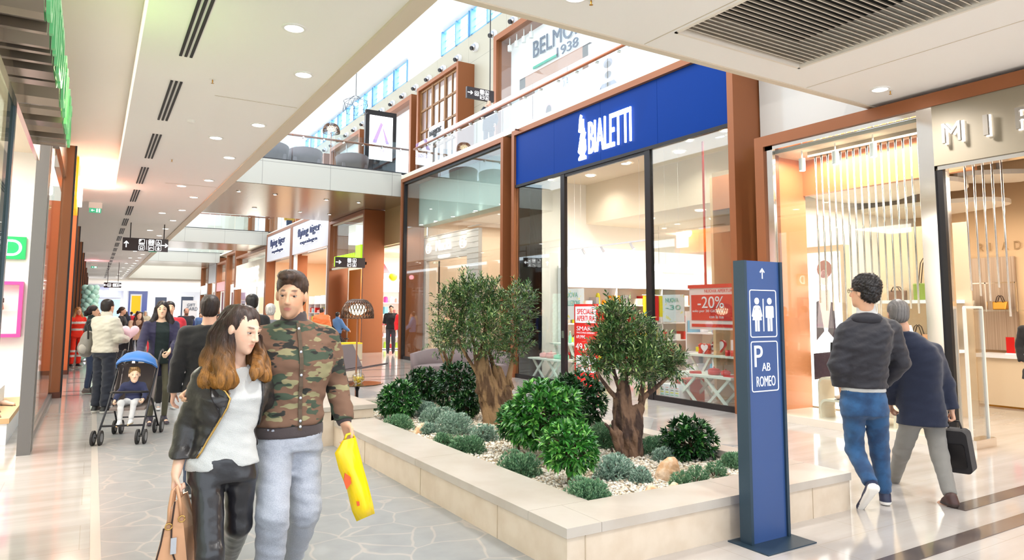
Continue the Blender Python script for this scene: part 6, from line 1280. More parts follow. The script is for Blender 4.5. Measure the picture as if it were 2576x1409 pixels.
# ================= SIGNS AND LOUNGE =================
def front_pts(pts, y): return [A(a, b, y) for a, b in pts]
def pict(m, o, U, V, w, kind, N):   # small white pictograms inside a cell of width w
    o, U, V, N = [np.array(q, float) for q in (o, U, V, N)]; P = lambda L: [o+U*a*w+V*b*w for a, b in L]; d = N*.003
    def disc(cx, cy, r): m.prism([o+U*(cx+r*math.cos(a))*w+V*(cy+r*math.sin(a))*w for a in np.linspace(0, 2*PI, 16, False)], d)
    def body(cx, fem):
        disc(cx, .84, .085)
        if fem: m.prism(P([(cx-.07, .73), (cx+.07, .73), (cx+.17, .36), (cx+.08, .36), (cx+.08, .08), (cx+.015, .08), (cx+.015, .36), (cx-.015, .36), (cx-.015, .08), (cx-.08, .08), (cx-.08, .36), (cx-.17, .36)]), d); m.prism(P([(cx-.09, .72), (cx-.12, .7), (cx-.2, .46), (cx-.16, .44), (cx-.07, .66)]), d); m.prism(P([(cx+.09, .72), (cx+.12, .7), (cx+.2, .46), (cx+.16, .44), (cx+.07, .66)]), d)
        else: m.prism(P([(cx-.13, .72), (cx+.13, .72), (cx+.15, .68), (cx+.15, .42), (cx+.1, .42), (cx+.1, .62), (cx+.09, .62), (cx+.09, .08), (cx+.015, .08), (cx+.015, .4), (cx-.015, .4), (cx-.015, .08), (cx-.09, .08), (cx-.09, .62), (cx-.1, .62), (cx-.1, .42), (cx-.15, .42), (cx-.15, .68)]), d)
    if kind == 'wc': body(.26, True); body(.74, False); m.prism(P([(.485, .08), (.515, .08), (.515, .9), (.485, .9)]), d)
    elif kind == 'P': m.text('P', o+U*.12*w+V*.45*w, U, V, .3*w, .42*w, .003); m.text('ROMEO', o+U*.15*w+V*.12*w, U, V, .7*w, .2*w, .003)
    elif kind == 'wheel': disc(.42, .82, .07); m.prism(P([(.38, .7), (.46, .7), (.48, .5), (.66, .48), (.78, .22), (.7, .2), (.6, .4), (.4, .42)]), d); m.ring(o+U*.22*w+V*.12*w, U, V, .42*w, .42*w, .2*w, .05*w, d, 5)
    elif kind == 'bus': m.ring(o+U*.25*w+V*.3*w, U, V, .5*w, .42*w, .06*w, .08*w, d); disc(.35, .22, .06); disc(.65, .22, .06)
    elif kind == 'tap': m.prism(P([(.2, .6), (.72, .62), (.82, .42), (.72, .42), (.64, .52), (.36, .5), (.3, .2), (.2, .2)]), d)
    elif kind == 'baby': disc(.5, .7, .1); m.rrect(o+U*.3*w+V*.2*w, U, V, .4*w, .34*w, .08*w, d)
def cell(m, o, U, V, w, kind, N): m.ring(o, U, V, w, w, w*.14, w*.05, np.array(N)*.003); pict(m, o, U, V, w, kind, N)
def arrow(m, c, U, V, s, N):
    c, U, V = [np.array(q, float) for q in (c, U, V)]; P = [c+U*a*s+V*b*s for a, b in ((-.06, -.5), (.06, -.5), (.06, .24), (.26, .04), (.34, .13), (0, .5), (-.34, .13), (-.26, .04), (-.06, .24))]; m.prism(P, np.array(N)*.003)
# pictogram totem
BLU = mat('totem_blue', S(52, 80, 132), .4, .1); EDG = mat('totem_edge', S(52, 72, 88), .35, .5); WHL = mat('white_vinyl', S(245, 246, 250), .5)
t = thing('pictogram_totem', 'tall blue pictogram totem on a dark steel base plate, in front of the planter', 'sign', (3.99, 3.25, 0))
MB().box(3.74, 4.23, 3.03, 3.36, 0, .008).build('base_plate', EDG, t); MB().box(3.815, 4.165, 3.215, 3.285, .008, 1.9).build('panel', BLU, t)
MB().box(3.79, 3.815, 3.2, 3.295, .008, 1.9).build('edge_profile', EDG, t); MB().box(4.165, 4.19, 3.2, 3.295, .008, 1.9).build('edge_profile', EDG, t)
N = (0, -1, 0); y0 = 3.215; m = MB(); arrow(m, (3.99, y0, 1.815), X_, Z_, .075, N); m.build('arrow', WHL, t)
m = MB(); m.ring((3.85, y0, 1.37), X_, Z_, .28, .33, .02, .007, (0, -.003, 0)); pict(m, (3.853, y0, 1.39), X_, Z_, .275, 'wc', N); m.build('toilet_pictogram', WHL, t)
m = MB(); m.ring((3.85, y0, 1.0), X_, Z_, .28, .345, .02, .007, (0, -.003, 0)); m.text('P', (3.885, y0, 1.17), X_, Z_, .085, .145, .003); m.text('AB', (3.96, y0, 1.14), X_, Z_, .085, .055, .003); m.text('ROMEO', (3.9, y0, 1.035), X_, Z_, .195, .07, .003); m.build('parking_pictogram', WHL, t)
# hanging signs
SGN = mat('sign_brown_black', S(50, 40, 42), .45)
def hang_sign(label, px0, py0, px1, py1, Y, items, stems=None, zc=4.2, kind='sign'):
    a, b = A(px0, py1, Y), A(px1, py1, Y); z1 = A((px0+px1)/2, (py0*1.), Y)[2]; z0 = (a[2]+b[2])/2; w_, h = b[0]-a[0], z1-z0
    t = thing('wayfinding_sign', label, 'sign', ((a[0]+b[0])/2, Y, z0)); MB().box(a[0], b[0], Y-.04, Y+.04, z0, z1).build('board', SGN, t)
    if stems:
        for s_ in stems: MB().cyl((a[0]+w_*s_, Y, z1), (a[0]+w_*s_, Y, zc), .014, n=8).build('stem', BLACK, t)
    m = MB(); yy = Y-.04
    for k, u, v, s_ in items:
        o = np.array([a[0]+w_*u, yy, z0+h*v])
        if k == 'up': arrow(m, o, X_, Z_, h*s_, N)
        elif k == 'right': arrow(m, o, -Z_, X_, h*s_, N)
        elif k == 'left': arrow(m, o, Z_, -X_, h*s_, N)
        elif k == 'bar': m.box(o[0]-h*.008, o[0]+h*.008, yy-.003, yy, z0+h*.12, z0+h*.88)
        else: cell(m, o, X_, Z_, h*s_, k, N)
    m.build('pictograms', mat('lit_pictogram', (1, 1, 1, 1), .5, emit=1.6), t); return t
hang_sign('dark wayfinding sign with up and right arrows hanging from the left ceiling', 307, 600, 422, 632, 24, [('up', .08, .5, .5), ('P', .35, .52, .4), ('bus', .35, .06, .4), ('bar', .52, 0, 0), ('wc', .56, .52, .4), ('tap', .56, .06, .4), ('wheel', .72, .52, .4), ('baby', .72, .06, .4), ('right', .92, .5, .5)], (.16, .9))
t = hang_sign('dark wayfinding sign with right arrow beside the toy shop pillar', 843, 648, 917, 673, 24.2, [('right', .1, .5, .55), ('wc', .4, .53, .38), ('tap', .4, .07, .38), ('wheel', .57, .53, .38), ('baby', .57, .07, .38)]); MB().box(8.2, 8.42, 24.19, 24.21, 3.2, 3.3).build('bracket', BLACK, t); MB().box(8.38, 8.42, 24.19, 24.5, 3.2, 3.3).build('bracket', BLACK, t)
hang_sign('small far wayfinding sign hanging deep along the left ceiling', 261, 711, 305, 724, 45, [('left', .08, .5, .6), ('bus', .2, .2, .6), ('wc', .5, .2, .6), ('baby', .68, .2, .6), ('right', .92, .5, .6)], (.2, .8))
t = hang_sign('dark wayfinding sign with right arrow beside the upstairs menswear window', 1173, 224, 1241, 252, 17.0, [('right', .12, .5, .5), ('bus', .28, .3, .4), ('wc', .48, .53, .38), ('tap', .48, .07, .38), ('wheel', .66, .53, .38), ('baby', .66, .07, .38)]); MB().cyl((9.5, 17, 7.7), (9.5, 17, 11), .015).build('stem', BLACK, t); MB().cyl((9.5, 17, 11), (12, 17, 11.1), .015).build('bracket', BLACK, t)
GEX = mat('exit_green', S(20, 150, 110), .4, emit=.5)
def exit_sign(label, x, y, z, zc, w=.26):
    t = thing('exit_sign', label, 'sign', (x, y, z)); MB().box(x-w/2, x+w/2, y-.03, y+.03, z-.11, z).build('lit_panel', GEX, t); m = MB(); arrow(m, (x-w*.2, y-.03, z-.055), Z_, -X_, .07, N); m.box(x+w*.1, x+w*.2, y-.033, y-.03, z-.095, z-.015); m.box(x+w*.3, x+w*.4, y-.033, y-.03, z-.095, z-.015); m.build('pictogram', LETW, t); MB().box(x-w*.55, x+w*.55, y-.05, y+.05, z, zc).build('housing', WHITE, t)
exit_sign('green emergency exit sign with left arrow in the left ceiling recess', -.09, 20, 4.06, 4.2)
exit_sign('small far green exit sign at the void edge of the left ceiling', 2.0, 32.5, 4.06, 4.2, .3); exit_sign('tiny far green exit sign deep in the left ceiling recess', -.1, 47, 4.05, 4.2, .3)
# floor lamps with pierced shades
COPS = mat('bronze_pierced', S(92, 70, 58), .3, .6)
def floor_lamp(label, x, y, z0=0.):
    t = thing('floor_lamp', label, 'lamp', (x, y, z0)); MB().lathe((x, y, z0), [(.16, 0), (.16, .012), (.02, .02)], 20).build('base', COPS, t); MB().cyl((x, y, z0+.01), (x, y, z0+1.42), .013, n=8).build('pole', mat('copper_pole', S(172, 118, 92), .3, .7), t)
    m = MB(); prof = [(.1, 1.735), (.16, 1.715), (.215, 1.665), (.25, 1.6), (.268, 1.53), (.275, 1.46), (.275, 1.41)]; nn = 30
    for lv in range(6):
        r0, h0 = prof[lv]; r1, h1 = prof[lv+1]
        for k in range(nn):
            a0, a1 = 2*PI*(k+.5*(lv % 2))/nn, 2*PI*(k+.5*((lv+1) % 2))/nn; am = 2*PI*(k+.5*(lv % 2)+.5)/nn if lv % 2 == 0 else 2*PI*(k+1)/nn
            p0 = (x+r0*math.cos(a0), y+r0*math.sin(a0), z0+h0)
            for a in (a1, a1-2*PI/nn if lv % 2 == 0 else a1+2*PI/nn): m.bar(p0, (x+r1*math.cos(a), y+r1*math.sin(a), z0+h1), .018, .008)
    m.tube([(x+.275*math.cos(a), y+.275*math.sin(a), z0+1.41) for a in np.linspace(0, 2*PI, 31)], .007, 5); m.tube([(x+.1*math.cos(a), y+.1*math.sin(a), z0+1.735) for a in np.linspace(0, 2*PI, 17)], .006, 5)
    m.build('shade', COPS, t); MB().ell((x, y, z0+1.56), (.15, .15, .1)).build('diffuser', mat('warm_globe', (1, .8, .5, 1), .5, emit=2.2, ecol=(1, .78, .5, 1)), t, True); return t
floor_lamp('slim floor lamp with a pierced bronze dome shade beside the low round table', 3.93, 11.7)
floor_lamp('floor lamp with pierced dome shade upstairs on the nearest footbridge', 6.5, 22.5, 6.04)
# table, bowl, chair, sofa
t = thing('side_table', 'low round table with glossy bronze top and trumpet foot behind the stone bench', 'table', (3.55, 10.5, 0))
MB().lathe((3.55, 10.5, 0), [(.22, 0), (.22, .008), (.06, .03), (.022, .1), (.02, .3), (.05, .385), (.1, .4)], 24).build('pedestal', mat('gunmetal', S(60, 56, 58), .3, .7), t, True); MB().lathe((3.55, 10.5, 0), [(.36, .4), (.39, .407), (.39, .415), (.38, .42)], 40).build('table_top', mat('bronze_mirror', S(96, 70, 42), .08, .9), t)
t = thing('glass_bowl', 'round clear glass bowl half full of yellow flakes on the low table', 'bowl', (3.57, 10.52, .42)); c = np.array([3.57, 10.52, .42])
MB().lathe(c, [(.05, 0), (.085, .03), (.1, .075), (.095, .12), (.07, .155)], 24, False).build('bowl', glass('clear_glass', (.97, .98, .97, 1), .5, .1), t, True)
m = MB()
for i in range(220): a, r, z = rng.random()*2*PI, .085*math.sqrt(rng.random()), .012+.085*rng.random(); q = c+[r*math.cos(a)*min(1, .6+z*4), r*math.sin(a)*min(1, .6+z*4), z]; u = rng.normal(size=3)*.009; v = rng.normal(size=3)*.009; m.add([q, q+u, q+u+v, q+v], [(0, 1, 2, 3)])
m.build('flakes', mat('yellow_petals', S(236, 208, 20), .7), t, kind='stuff')
TAU = cloth('taupe_upholstery', (112, 98, 98), .8, bump=(200, .2))
t = thing('lounge_chair', 'low grey-brown swivel lounge chair with chrome star base behind the floor lamp', 'chair', (0, 0, 0))
m = MB(); m.add([(-.36, .1, .36), (.36, .1, .36), (.4, .36, .82), (-.4, .36, .82), (-.36, .13, .34), (.36, .13, .34), (.4, .4, .82), (-.4, .4, .82)], [(0, 1, 2, 3), (7, 6, 5, 4), (0, 4, 5, 1), (1, 5, 6, 2), (2, 6, 7, 3), (3, 7, 4, 0)]); m.build('backrest', TAU, t)
m = MB(); m.add([(-.36, .14, .34), (.36, .14, .34), (.42, -.48, .45), (-.42, -.48, .45), (-.36, .14, .3), (.36, .14, .3), (.4, -.46, .41), (-.4, -.46, .41)], [(0, 1, 2, 3), (7, 6, 5, 4), (0, 4, 5, 1), (1, 5, 6, 2), (2, 6, 7, 3), (3, 7, 4, 0)]); m.build('seat', TAU, t)
MB().cyl((0, -.05, .04), (0, -.05, .33), .025, n=12).build('column', CHROME, t)
for k in range(4): a = PI/4+k*PI/2; MB().bar((0, -.05, .03), (.34*math.cos(a), -.05+.34*math.sin(a), .012), .035, .015).build('leg', CHROME, t)
t.location = (4.75, 14.0, 0); t.rotation_euler = (0, 0, .75)
t = thing('sofa', 'curved grey-brown two-seat sofa behind the left olive tree', 'sofa', (0, 0, 0))
m = MB(); vs = []; ns = 22
for i in range(ns+1):
    u = -1+2*i/ns; ang = u*1.15; cx, cy = 1.12*u*(1-.08*u*u), .5-.62*abs(u)**2.6; top = .74-.1*u*u; nx, ny = math.sin(ang)*.9, math.cos(ang)
    for (o, z) in ((0, .12), (.05, top), (-.09, top+.01), (-.14, .4), (-.1, .12)): vs.append((cx+nx*o*1., cy+ny*o, z))
fs = [(i*5+k, i*5+(k+1) % 5, (i+1)*5+(k+1) % 5, (i+1)*5+k) for i in range(ns) for k in range(5)]+[(4, 3, 2, 1, 0), tuple(ns*5+k for k in range(5))]; m.add(vs, fs); m.build('backrest', TAU, t, True)
pts = [(x, y) for x, y in ((-1.02, -.12), (-.98, .12), (-.75, .3), (-.3, .38), (.3, .38), (.75, .3), (.98, .12), (1.02, -.12), (.8, -.3), (0, -.36), (-.8, -.3))]; m = MB(); m.prism([(x, y, .14) for x, y in pts], (0, 0, .27)); o = m.build('seat', TAU, t); b_ = o.modifiers.new('b', 'BEVEL'); b_.width = .04; b_.segments = 3
for x in (-.8, .8):
    for y in (-.2, .25): MB().cyl((x, y, 0), (x, y, .15), .018).build('leg', CHROME, t)
t.location = (6.75, 13.3, 0); t.rotation_euler = (0, 0, -.35)
t = thing('planter_box', 'small pale wooden box with a bright yellow top near the toy shop', 'box', (6.85, 21.2, 0)); MB().box(6.5, 7.2, 20.9, 21.5, .02, .5).build('body', mat('pale_wood', S(190, 178, 152), .6), t); MB().box(6.5, 7.2, 20.9, 21.5, .5, .54).build('lid', mat('yellow_top', S(235, 205, 30), .5), t)
# mint balloon column: balloons in rings
t = thing('balloon_column', 'tall column of mint green balloons between the left pillars', 'balloon column', (-.1, 24.4, 0)); MB().cyl((-.1, 24.4, 0), (-.1, 24.4, 2.2), .02).build('pole', WHITE, t); MB().lathe((-.1, 24.4, 0), [(.14, 0), (.14, .02)], 16).build('base', WHITE, t)
MINT = mat('mint_balloon', S(204, 250, 236), .3, coat=.3); ob0 = MB().ell((0, 0, 0), (.092, .092, .1), 12, 8).build('balloon', MINT, None, True); first = True
for k in range(17):
    for q in range(5):
        a = q*2*PI/5+k*.45; p = (.155*math.cos(a), .155*math.sin(a), .14+k*.128); o = ob0 if first else ob0.copy()
        if not first: COL.objects.link(o)
        o.parent = t; o.location = p; first = False
# ================= COFFEE SHOP CONTENTS =================
t = thing('promotion_stand', 'tall red promotion stand reading SPECIALE APERTURA in the coffee shop doorway', 'sign', (8.7, 11.42, 0))
MB().box(8.68, 8.7, 11.02, 11.82, .0, 1.69).build('panel', RED, t); MB().box(8.7, 8.9, 11.1, 11.74, 0, .02).build('foot', BLACK, t)
m = MB(); X8 = 8.675; m.ring((X8, 11.77, 1.3), U_, Z_, .7, .34, .01, .02, (-.004, 0, 0)); m.box(8.672, 8.68, 11.08, 11.76, 1.31, 1.63); m.build('white_box', WHL, t)
m = MB(); m.text('SPECIALE', (8.668, 11.7, 1.48), U_, Z_, .56, .11, .003); m.text('APERTURA', (8.668, 11.71, 1.34), U_, Z_, .6, .11, .003); m.build('red_lettering', RED, t)
m = MB(); m.text('SMART', (8.672, 11.72, 1.14), U_, Z_, .6, .09, .003); m.text('MACCHINA ESPRESSO', (8.672, 11.72, 1.08), U_, Z_, .6, .035, .003); m.text('69,99€', (8.672, 11.73, .97), U_, Z_, .3, .08, .003); m.text('49,99€', (8.672, 11.76, .72), U_, Z_, .68, .17, .003); m.rrect((8.676, 11.75, .3), U_, Z_, .66, .33, .04, (-.003, 0, 0)); m.build('lettering', WHL, t)
m = MB(); m.text('RISPARMI', (8.67, 11.68, .38), U_, Z_, .26, .05, .002); m.text('320', (8.67, 11.38, .34), U_, Z_, .26, .12, .002); m.build('red_lettering', RED, t)
t = thing('promotion_poster', 'hanging red poster reading -20% above the trestle tables in the coffee shop window', 'poster', (8.62, 7.93, 1.3))
MB().box(8.62, 8.63, 7.42, 8.45, 1.25, 1.96).build('board', mat('poster_white', S(250, 232, 228), .5), t); MB().box(8.612, 8.62, 7.44, 8.4, 1.4, 1.82).build('red_field', RED, t); MB().box(8.605, 8.635, 7.4, 8.47, 1.93, 1.99).build('rail', RED, t); MB().box(8.612, 8.62, 7.44, 8.4, 1.29, 1.34).build('red_band', RED, t); MB().box(8.62, 8.64, 8.07, 8.1, 1.99, 4.4).build('hanger', RED, t)
m = MB(); m.text('NUOVA APERTURA', (8.61, 8.1, 1.855), U_, Z_, .64, .05, .002); m.build('red_lettering', RED, t); m = MB(); m.text('-20%', (8.608, 8.25, 1.6), U_, Z_, .56, .19, .004); m.text('solo per 30 GIORNI', (8.608, 8.37, 1.52), U_, Z_, .66, .055, .003); m.text('con la tua', (8.608, 8.0, 1.435), U_, Z_, .3, .05, .003); m.build('lettering', WHL, t)
MNT = mat('mint_text', S(120, 190, 170), .5); PST = mat('pastel_poster', S(232, 236, 232), .5, noise=(9, S(240, 232, 150), .6, .63))
for lab, Y0, Y1, Z0, Z1, a_, b_, xx in (('pastel poster reading NUOVA COLLEZIONE behind the door frame', 12.3, 13.2, 1.35, 2.05, 'NUOVA', 'COLLEZIONE', 9.3), ('small pastel poster reading -30 in the coffee shop window', 9.0, 9.55, 1.35, 1.85, 'NUOVA', '-30', 9.05)):
    t = thing('hanging_poster', lab, 'poster', (xx, (Y0+Y1)/2, Z0)); MB().box(xx, xx+.01, Y0, Y1, Z0, Z1).build('board', PST, t); h = Z1-Z0; w_ = Y1-Y0; m = MB(); m.text(a_, (xx-.004, Y1-w_*.15, Z0+h*.72), U_, Z_, w_*.6, h*.16, .003); m.text(b_, (xx-.004, Y1-w_*.15, Z0+h*.45), U_, Z_, w_*.7, h*.17, .003); m.build('lettering', MNT, t); MB().tube([(xx, Y0+.1, Z1), (xx, Y0+.1, 3.75 if xx > 10 else 4.75)], .002, 4).build('wire', WHITE, t); MB().tube([(xx, Y1-.1, Z1), (xx, Y1-.1, 4.75)], .002, 4).build('wire', WHITE, t)
TBW = mat('pale_mint_table', S(226, 238, 228), .45)
def trestle(label, x0, x1, y0, y1, h):
    t = thing('trestle_table', label, 'table', ((x0+x1)/2, (y0+y1)/2, 0)); MB().box(x0, x1, y0, y1, h-.035, h).build('table_top', TBW, t)
    for x in (x0+.06, x1-.06):
        for ya, yb in ((y0+.1, y0+.6*min(1, (y1-y0)/1.4)), (y1-.1, y1-.6*min(1, (y1-y0)/1.4))):
            MB().bar((x, ya, 0), (x, yb, h-.035), .03, .045).build('leg', TBW, t); MB().bar((x+.03, yb, 0), (x+.03, ya, h-.035), .03, .045).build('leg', TBW, t)
trestle('low white trestle table with red cookware behind the coffee shop glass', 8.62, 9.2, 7.6, 9.0, .5)
trestle('taller white trestle table with red mugs behind the low one', 9.3, 9.95, 7.55, 9.3, .78)
trestle('low pale trestle table with mint kitchenware in the narrow left window', 8.65, 9.15, 12.3, 13.6, .48); trestle('higher pale trestle table behind the low one, narrow left window', 9.25, 9.8, 12.3, 13.6, .8)
REDG = mat('red_enamel', S(206, 24, 28), .25, coat=.3); MNG = mat('mint_enamel', S(150, 220, 190), .3, coat=.3); PKG = mat('pink_enamel', S(236, 178, 178), .35); YLG = mat('yellow_plastic', S(228, 222, 40), .4); STG = mat('steel', S(200, 200, 205), .25, .9); CRG = mat('cream_pot', S(226, 214, 190), .4)
def mug(m_, c, s=1., cat='mug', label='', grp=None):
    t = thing('mug', label, cat, c, group=grp); MB().lathe(c, [(.036*s, 0), (.04*s, .005), (.04*s, .09*s), (.036*s, .09*s), (.034*s, .02)], 16, False).build('cup', m_, t, True); MB().tube([np.array(c)+[0, -.038*s, .075*s], np.array(c)+[0, -.065*s, .06*s], np.array(c)+[0, -.062*s, .03*s], np.array(c)+[0, -.038*s, .018*s]], .006, 6).build('handle', m_, t); return t
def pot(m_, c, s=1., label='', grp=None):
    t = thing('cooking_pot', label, 'pot', c, group=grp); MB().lathe(c, [(.08*s, 0), (.11*s, .01), (.115*s, .09*s), (.11*s, .09*s)], 20).build('body', m_, t, True); o = MB().lathe(np.array(c)+[0, 0, .09*s], [(.116*s, 0), (.08*s, .025*s), (.01, .035*s)], 20).build('lid', m_, t, True); MB().ell(np.array(c)+[0, 0, .14*s], .014*s, 8, 6).build('knob', m_, o)
    for q in (-1, 1): MB().tube([np.array(c)+[0, q*.11*s, .07*s], np.array(c)+[0, q*.15*s, .07*s]], .012*s, 6).build('handle', m_, t)
    return t
def moka(m_, c, label, grp=None):
    t = thing('moka_pot', label, 'coffee maker', c, group=grp); MB().lathe(c, [(.045, 0), (.05, .01), (.036, .07), (.034, .08), (.05, .16), (.03, .17), (.006, .19)], 8).build('body', m_, t); MB().tube([np.array(c)+[0, -.045, .155], np.array(c)+[0, -.09, .15], np.array(c)+[0, -.085, .1]], .008, 6).build('handle', BLACK, t); return t
def heartdish(m_, c, r, label, stand=False, grp=None, inner=None):
    t = thing('heart_dish', label, 'dish', c, group=grp); hx = heart(r); c = np.array(c, float)
    P = [c+np.array([0, -a, b+r*1.05]) for a, b in hx] if stand else [c+np.array([a, b, 0]) for a, b in hx]; d = np.array([.04, 0, 0]) if stand else np.array([0, 0, .04]); m = MB(); m.prism(P, d); m.build('dish', m_, t)
    if inner: q = c+np.array([0, 0, r*1.05 if stand else .04]); m = MB(); m.prism([q+(p-d*0-q)*.82*np.array([1, 1, 1])-(np.array([.004, 0, 0]) if stand else np.array([0, 0, -.002])) for p in [x+(0 if stand else d) for x in P]], (-.003, 0, 0) if stand else (0, 0, .003)); m.build('inside', inner, t)
    return t
for i in range(7): mug(REDG, (9.4, 7.62+.12*i, .78), 1.1, label='red patterned mug in the row on the taller trestle table', grp='red mugs on the taller trestle table')
pot(REDG, (8.85, 8.15, .5), .9, 'red lidded pot in the middle of the low trestle table'); pot(REDG, (8.9, 7.95, .5), .7, 'smaller red lidded pot right of the bigger one, low trestle table'); heartdish(REDG, (8.8, 8.5, .5), .12, 'flat red heart dish at the left of the low trestle table')
m = thing('tray', 'flat red tray on the right of the low trestle table', 'tray', (8.85, 7.72, .5)); MB().rrect((8.7, 7.6, .5), X_, Y_, .3, .24, .03, (0, 0, .02)).build('dish', REDG, m)
heartdish(REDG, (9.38, 8.85, .78), .11, 'red heart dish with white inside propped on the taller table', True, inner=WHL); heartdish(REDG, (9.5, 8.62, .78), .15, 'big red heart dish standing behind the propped white one', True, inner=WHL); heartdish(REDG, (9.6, 8.15, 1.05), .13, 'red heart-shaped box held up above the mugs', True)
t = thing('display_riser', 'small white riser block carrying boxes on the taller trestle table', 'riser', (9.7, 8.0, .78)); MB().box(9.55, 9.8, 7.6, 8.4, .78, 1.05).build('block', WHL, t)
for i in range(4): moka((REDG, STG)[i % 2], (9.55, 9.1-.1*i, .78), ('red moka coffee maker' if i % 2 == 0 else 'steel moka coffee maker')+' on the far left of the taller trestle table', 'moka makers on the taller trestle table')
for i, (yy, mm, s_) in enumerate(((12.5, MNG, 1), (12.75, MNG, .8), (13.0, PKG, 1.1), (13.3, PKG, .9))): pot(mm, (8.9, yy, .48), s_, '%s pot on the low pale trestle table in the narrow left window' % ('mint' if i < 2 else 'pink'), 'pastel pots in the narrow left window')
for i, yy in enumerate((12.45, 12.6, 12.9, 13.1, 13.35)): t = thing('bottle', 'mint green bottle on the higher pale trestle table', 'bottle', (9.5, yy, .8), group='mint bottles in the narrow left window'); MB().lathe((9.5, yy, .8), [(.04, 0), (.04, .15), (.015, .2), (.015, .25)], 12).build('glass', MNG, t, True); MB().cyl((9.5, yy, 1.05), (9.5, yy, 1.08), .018).build('cap', WHL, t)
t = thing('carton', 'stack of striped cartons under the low trestle table', 'carton', (8.8, 8.9, 0)); 
MB().box(8.9, 9.25, 8.75, 9.1, 0, .36).build('box', RED, t); ct = None
for i in range(4):
    lb = 'white striped carton on the floor left of the low trestle table'; y = 9.16-.0*i-.0; t = thing('carton', lb, 'carton', (8.66, 8.62-.12*i+.5, 0), group='striped cartons behind the coffee shop glass'); yy = 8.62-.12*i+.5; MB().box(8.6, 8.85, yy-.055, yy+.055, 0, .28).build('box', WHL, t)
    for k in range(5): MB().box(8.594, 8.6, yy-.035, yy+.035, .06+.04*k, .075+.04*k).build('stripe', (REDG, MNG, YLG, STG, PKG)[k], t)
# shelf wall at the back side of the coffee shop and at the rear
def shelfwall(label, ax, x0, x1, p, zs, seed, palette, depth=.35, header=None, n=9, grp='goods'):
    t = thing('shelving_unit', label, 'shelf', ((x0+x1)/2 if ax == 'x' else p, p if ax == 'x' else (x0+x1)/2, 0)); r = random.Random(seed)
    def bx(a, b, d0, d1, z0, z1): return MB().box(a, b, p-d1, p-d0, z0, z1) if ax == 'x' else MB().box(p-d1, p-d0, a, b, z0, z1)
    bx(x0, x1, 0, .03, 0, zs[-1]+.5).build('back_panel', SHOPW, t); k = max(1, int((x1-x0)/1.2))
    for i in range(k+1): a = x0+(x1-x0)*i/k; bx(a-.015, a+.015, .03, depth, 0, zs[-1]+.45).build('upright', WHL, t)
    for z in zs: bx(x0, x1, .03, depth, z-.03, z).build('shelf_board', WHL, t)
    if header: o = bx(x0, x1, .05, depth+.03, zs[-1]+.45, zs[-1]+.95).build('header', mat('lit_header', S(255, 252, 246), .5, emit=.5), t)
    if ax == 'x': lamp('shelf_light', 'AREA', ((x0+x1)/2, p-.6, zs[-1]+.5), 12*(x1-x0), (1, .95, .88), x1-x0, (math.radians(40), 0, 0), .1)
    for zi, z in enumerate(zs[:-1] if len(zs) > 3 else zs):
        gap = (zs[zi+1]-z-.05) if zi+1 < len(zs) else .38; a = x0+.1
        while a < x1-.15:
            w_ = r.uniform(.08, .2); h = min(gap, r.uniform(.1, .3)); m_ = r.choice(palette); c = a+w_/2; dd = (depth+.03)/2; q = (c, p-dd, z) if ax == 'x' else (p-dd, c, z)
            kind = r.random(); size = ('short', 'medium-height', 'tall')[min(2, int((h-.1)/.067))]; wd = 'narrow' if w_ < .12 else 'wide' if w_ > .165 else ''; lvl = ('lowest', 'second', 'third', 'fourth', 'fifth')[zi]+' shelf'; pos = ('far' if ax == 'x' else 'right') if (a-x0)/(x1-x0) < (.0 if ax == 'x' else .33) else ('left' if (a-x0)/(x1-x0) < .33 else 'middle' if (a-x0)/(x1-x0) < .67 else 'right') if ax == 'x' else ('middle' if (a-x0)/(x1-x0) < .67 else 'left')
            lab = ' '.join(('%s %s %s %s, %s of the %s, %s' % (size, wd, m_[1], 'box' if kind < .6 else 'jar', pos, lvl, grp.replace('goods on ', '').replace('toys behind ', 'toys behind '))).split()[:16]); t2 = thing('product_box' if kind < .6 else 'jar', lab, 'box' if kind < .6 else 'jar', q, group=grp)
            if kind < .6: bx(a, a+w_, .1, depth-.02, z, z+h).build('carton', m_[0], t2)
            else: MB().lathe(q, [(w_*.4, 0), (w_*.45, .02), (w_*.45, h*.8), (w_*.25, h)], 10).build('vessel', m_[0], t2)
            a += w_+r.uniform(.03, .16)
    return t
PAL1 = [(CRG, 'cream'), (WHL, 'white'), (REDG, 'red'), (STG, 'steel'), (YLG, 'yellow'), (mat('orange_goods', S(246, 150, 20), .4), 'orange')]; PAL2 = [(REDG, 'red'), (WHL, 'white'), (mat('sky_goods', S(120, 200, 230), .4), 'sky blue'), (YLG, 'yellow'), (PKG, 'pink')]
shelfwall('white shelving along the far side wall of the coffee shop', 'x', 9.7, 14.3, 13.88, (.35, .8, 1.25, 1.7, 2.15), 3, PAL1, .4, True, grp='goods on the coffee shop side shelves')
shelfwall('white shelving along the rear wall of the coffee shop', 'y', 7.5, 12.6, 14.55, (.35, .8, 1.25, 1.7, 2.15), 5, PAL2, .4, True, grp='goods on the coffee shop rear shelves')
shelfwall('low white gondola shelf in the middle of the coffee shop', 'y', 8.0, 10.8, 11.4, (.3, .7, 1.1), 8, PAL2, .5, grp='goods on the coffee shop middle shelf')
t = thing('apron_rack', 'hanging row of orange and yellow aprons on the coffee shop shelves', 'clothing rack', (12.5, 13.3, 1.6)); MB().cyl((12.5, 13.3, 1.95), (12.5, 13.3, 3.75), .006).build('stem', STG, t); MB().cyl((11.9, 13.3, 1.95), (13.1, 13.3, 1.95), .012).build('rail', STG, t)
for i in range(7): x = 11.95+.17*i; MB().box(x, x+.14, 13.26, 13.32, 1.3+.1*(i % 2), 1.93).build('apron', (YLG, mat('orange_goods'), REDG)[i % 3], t)
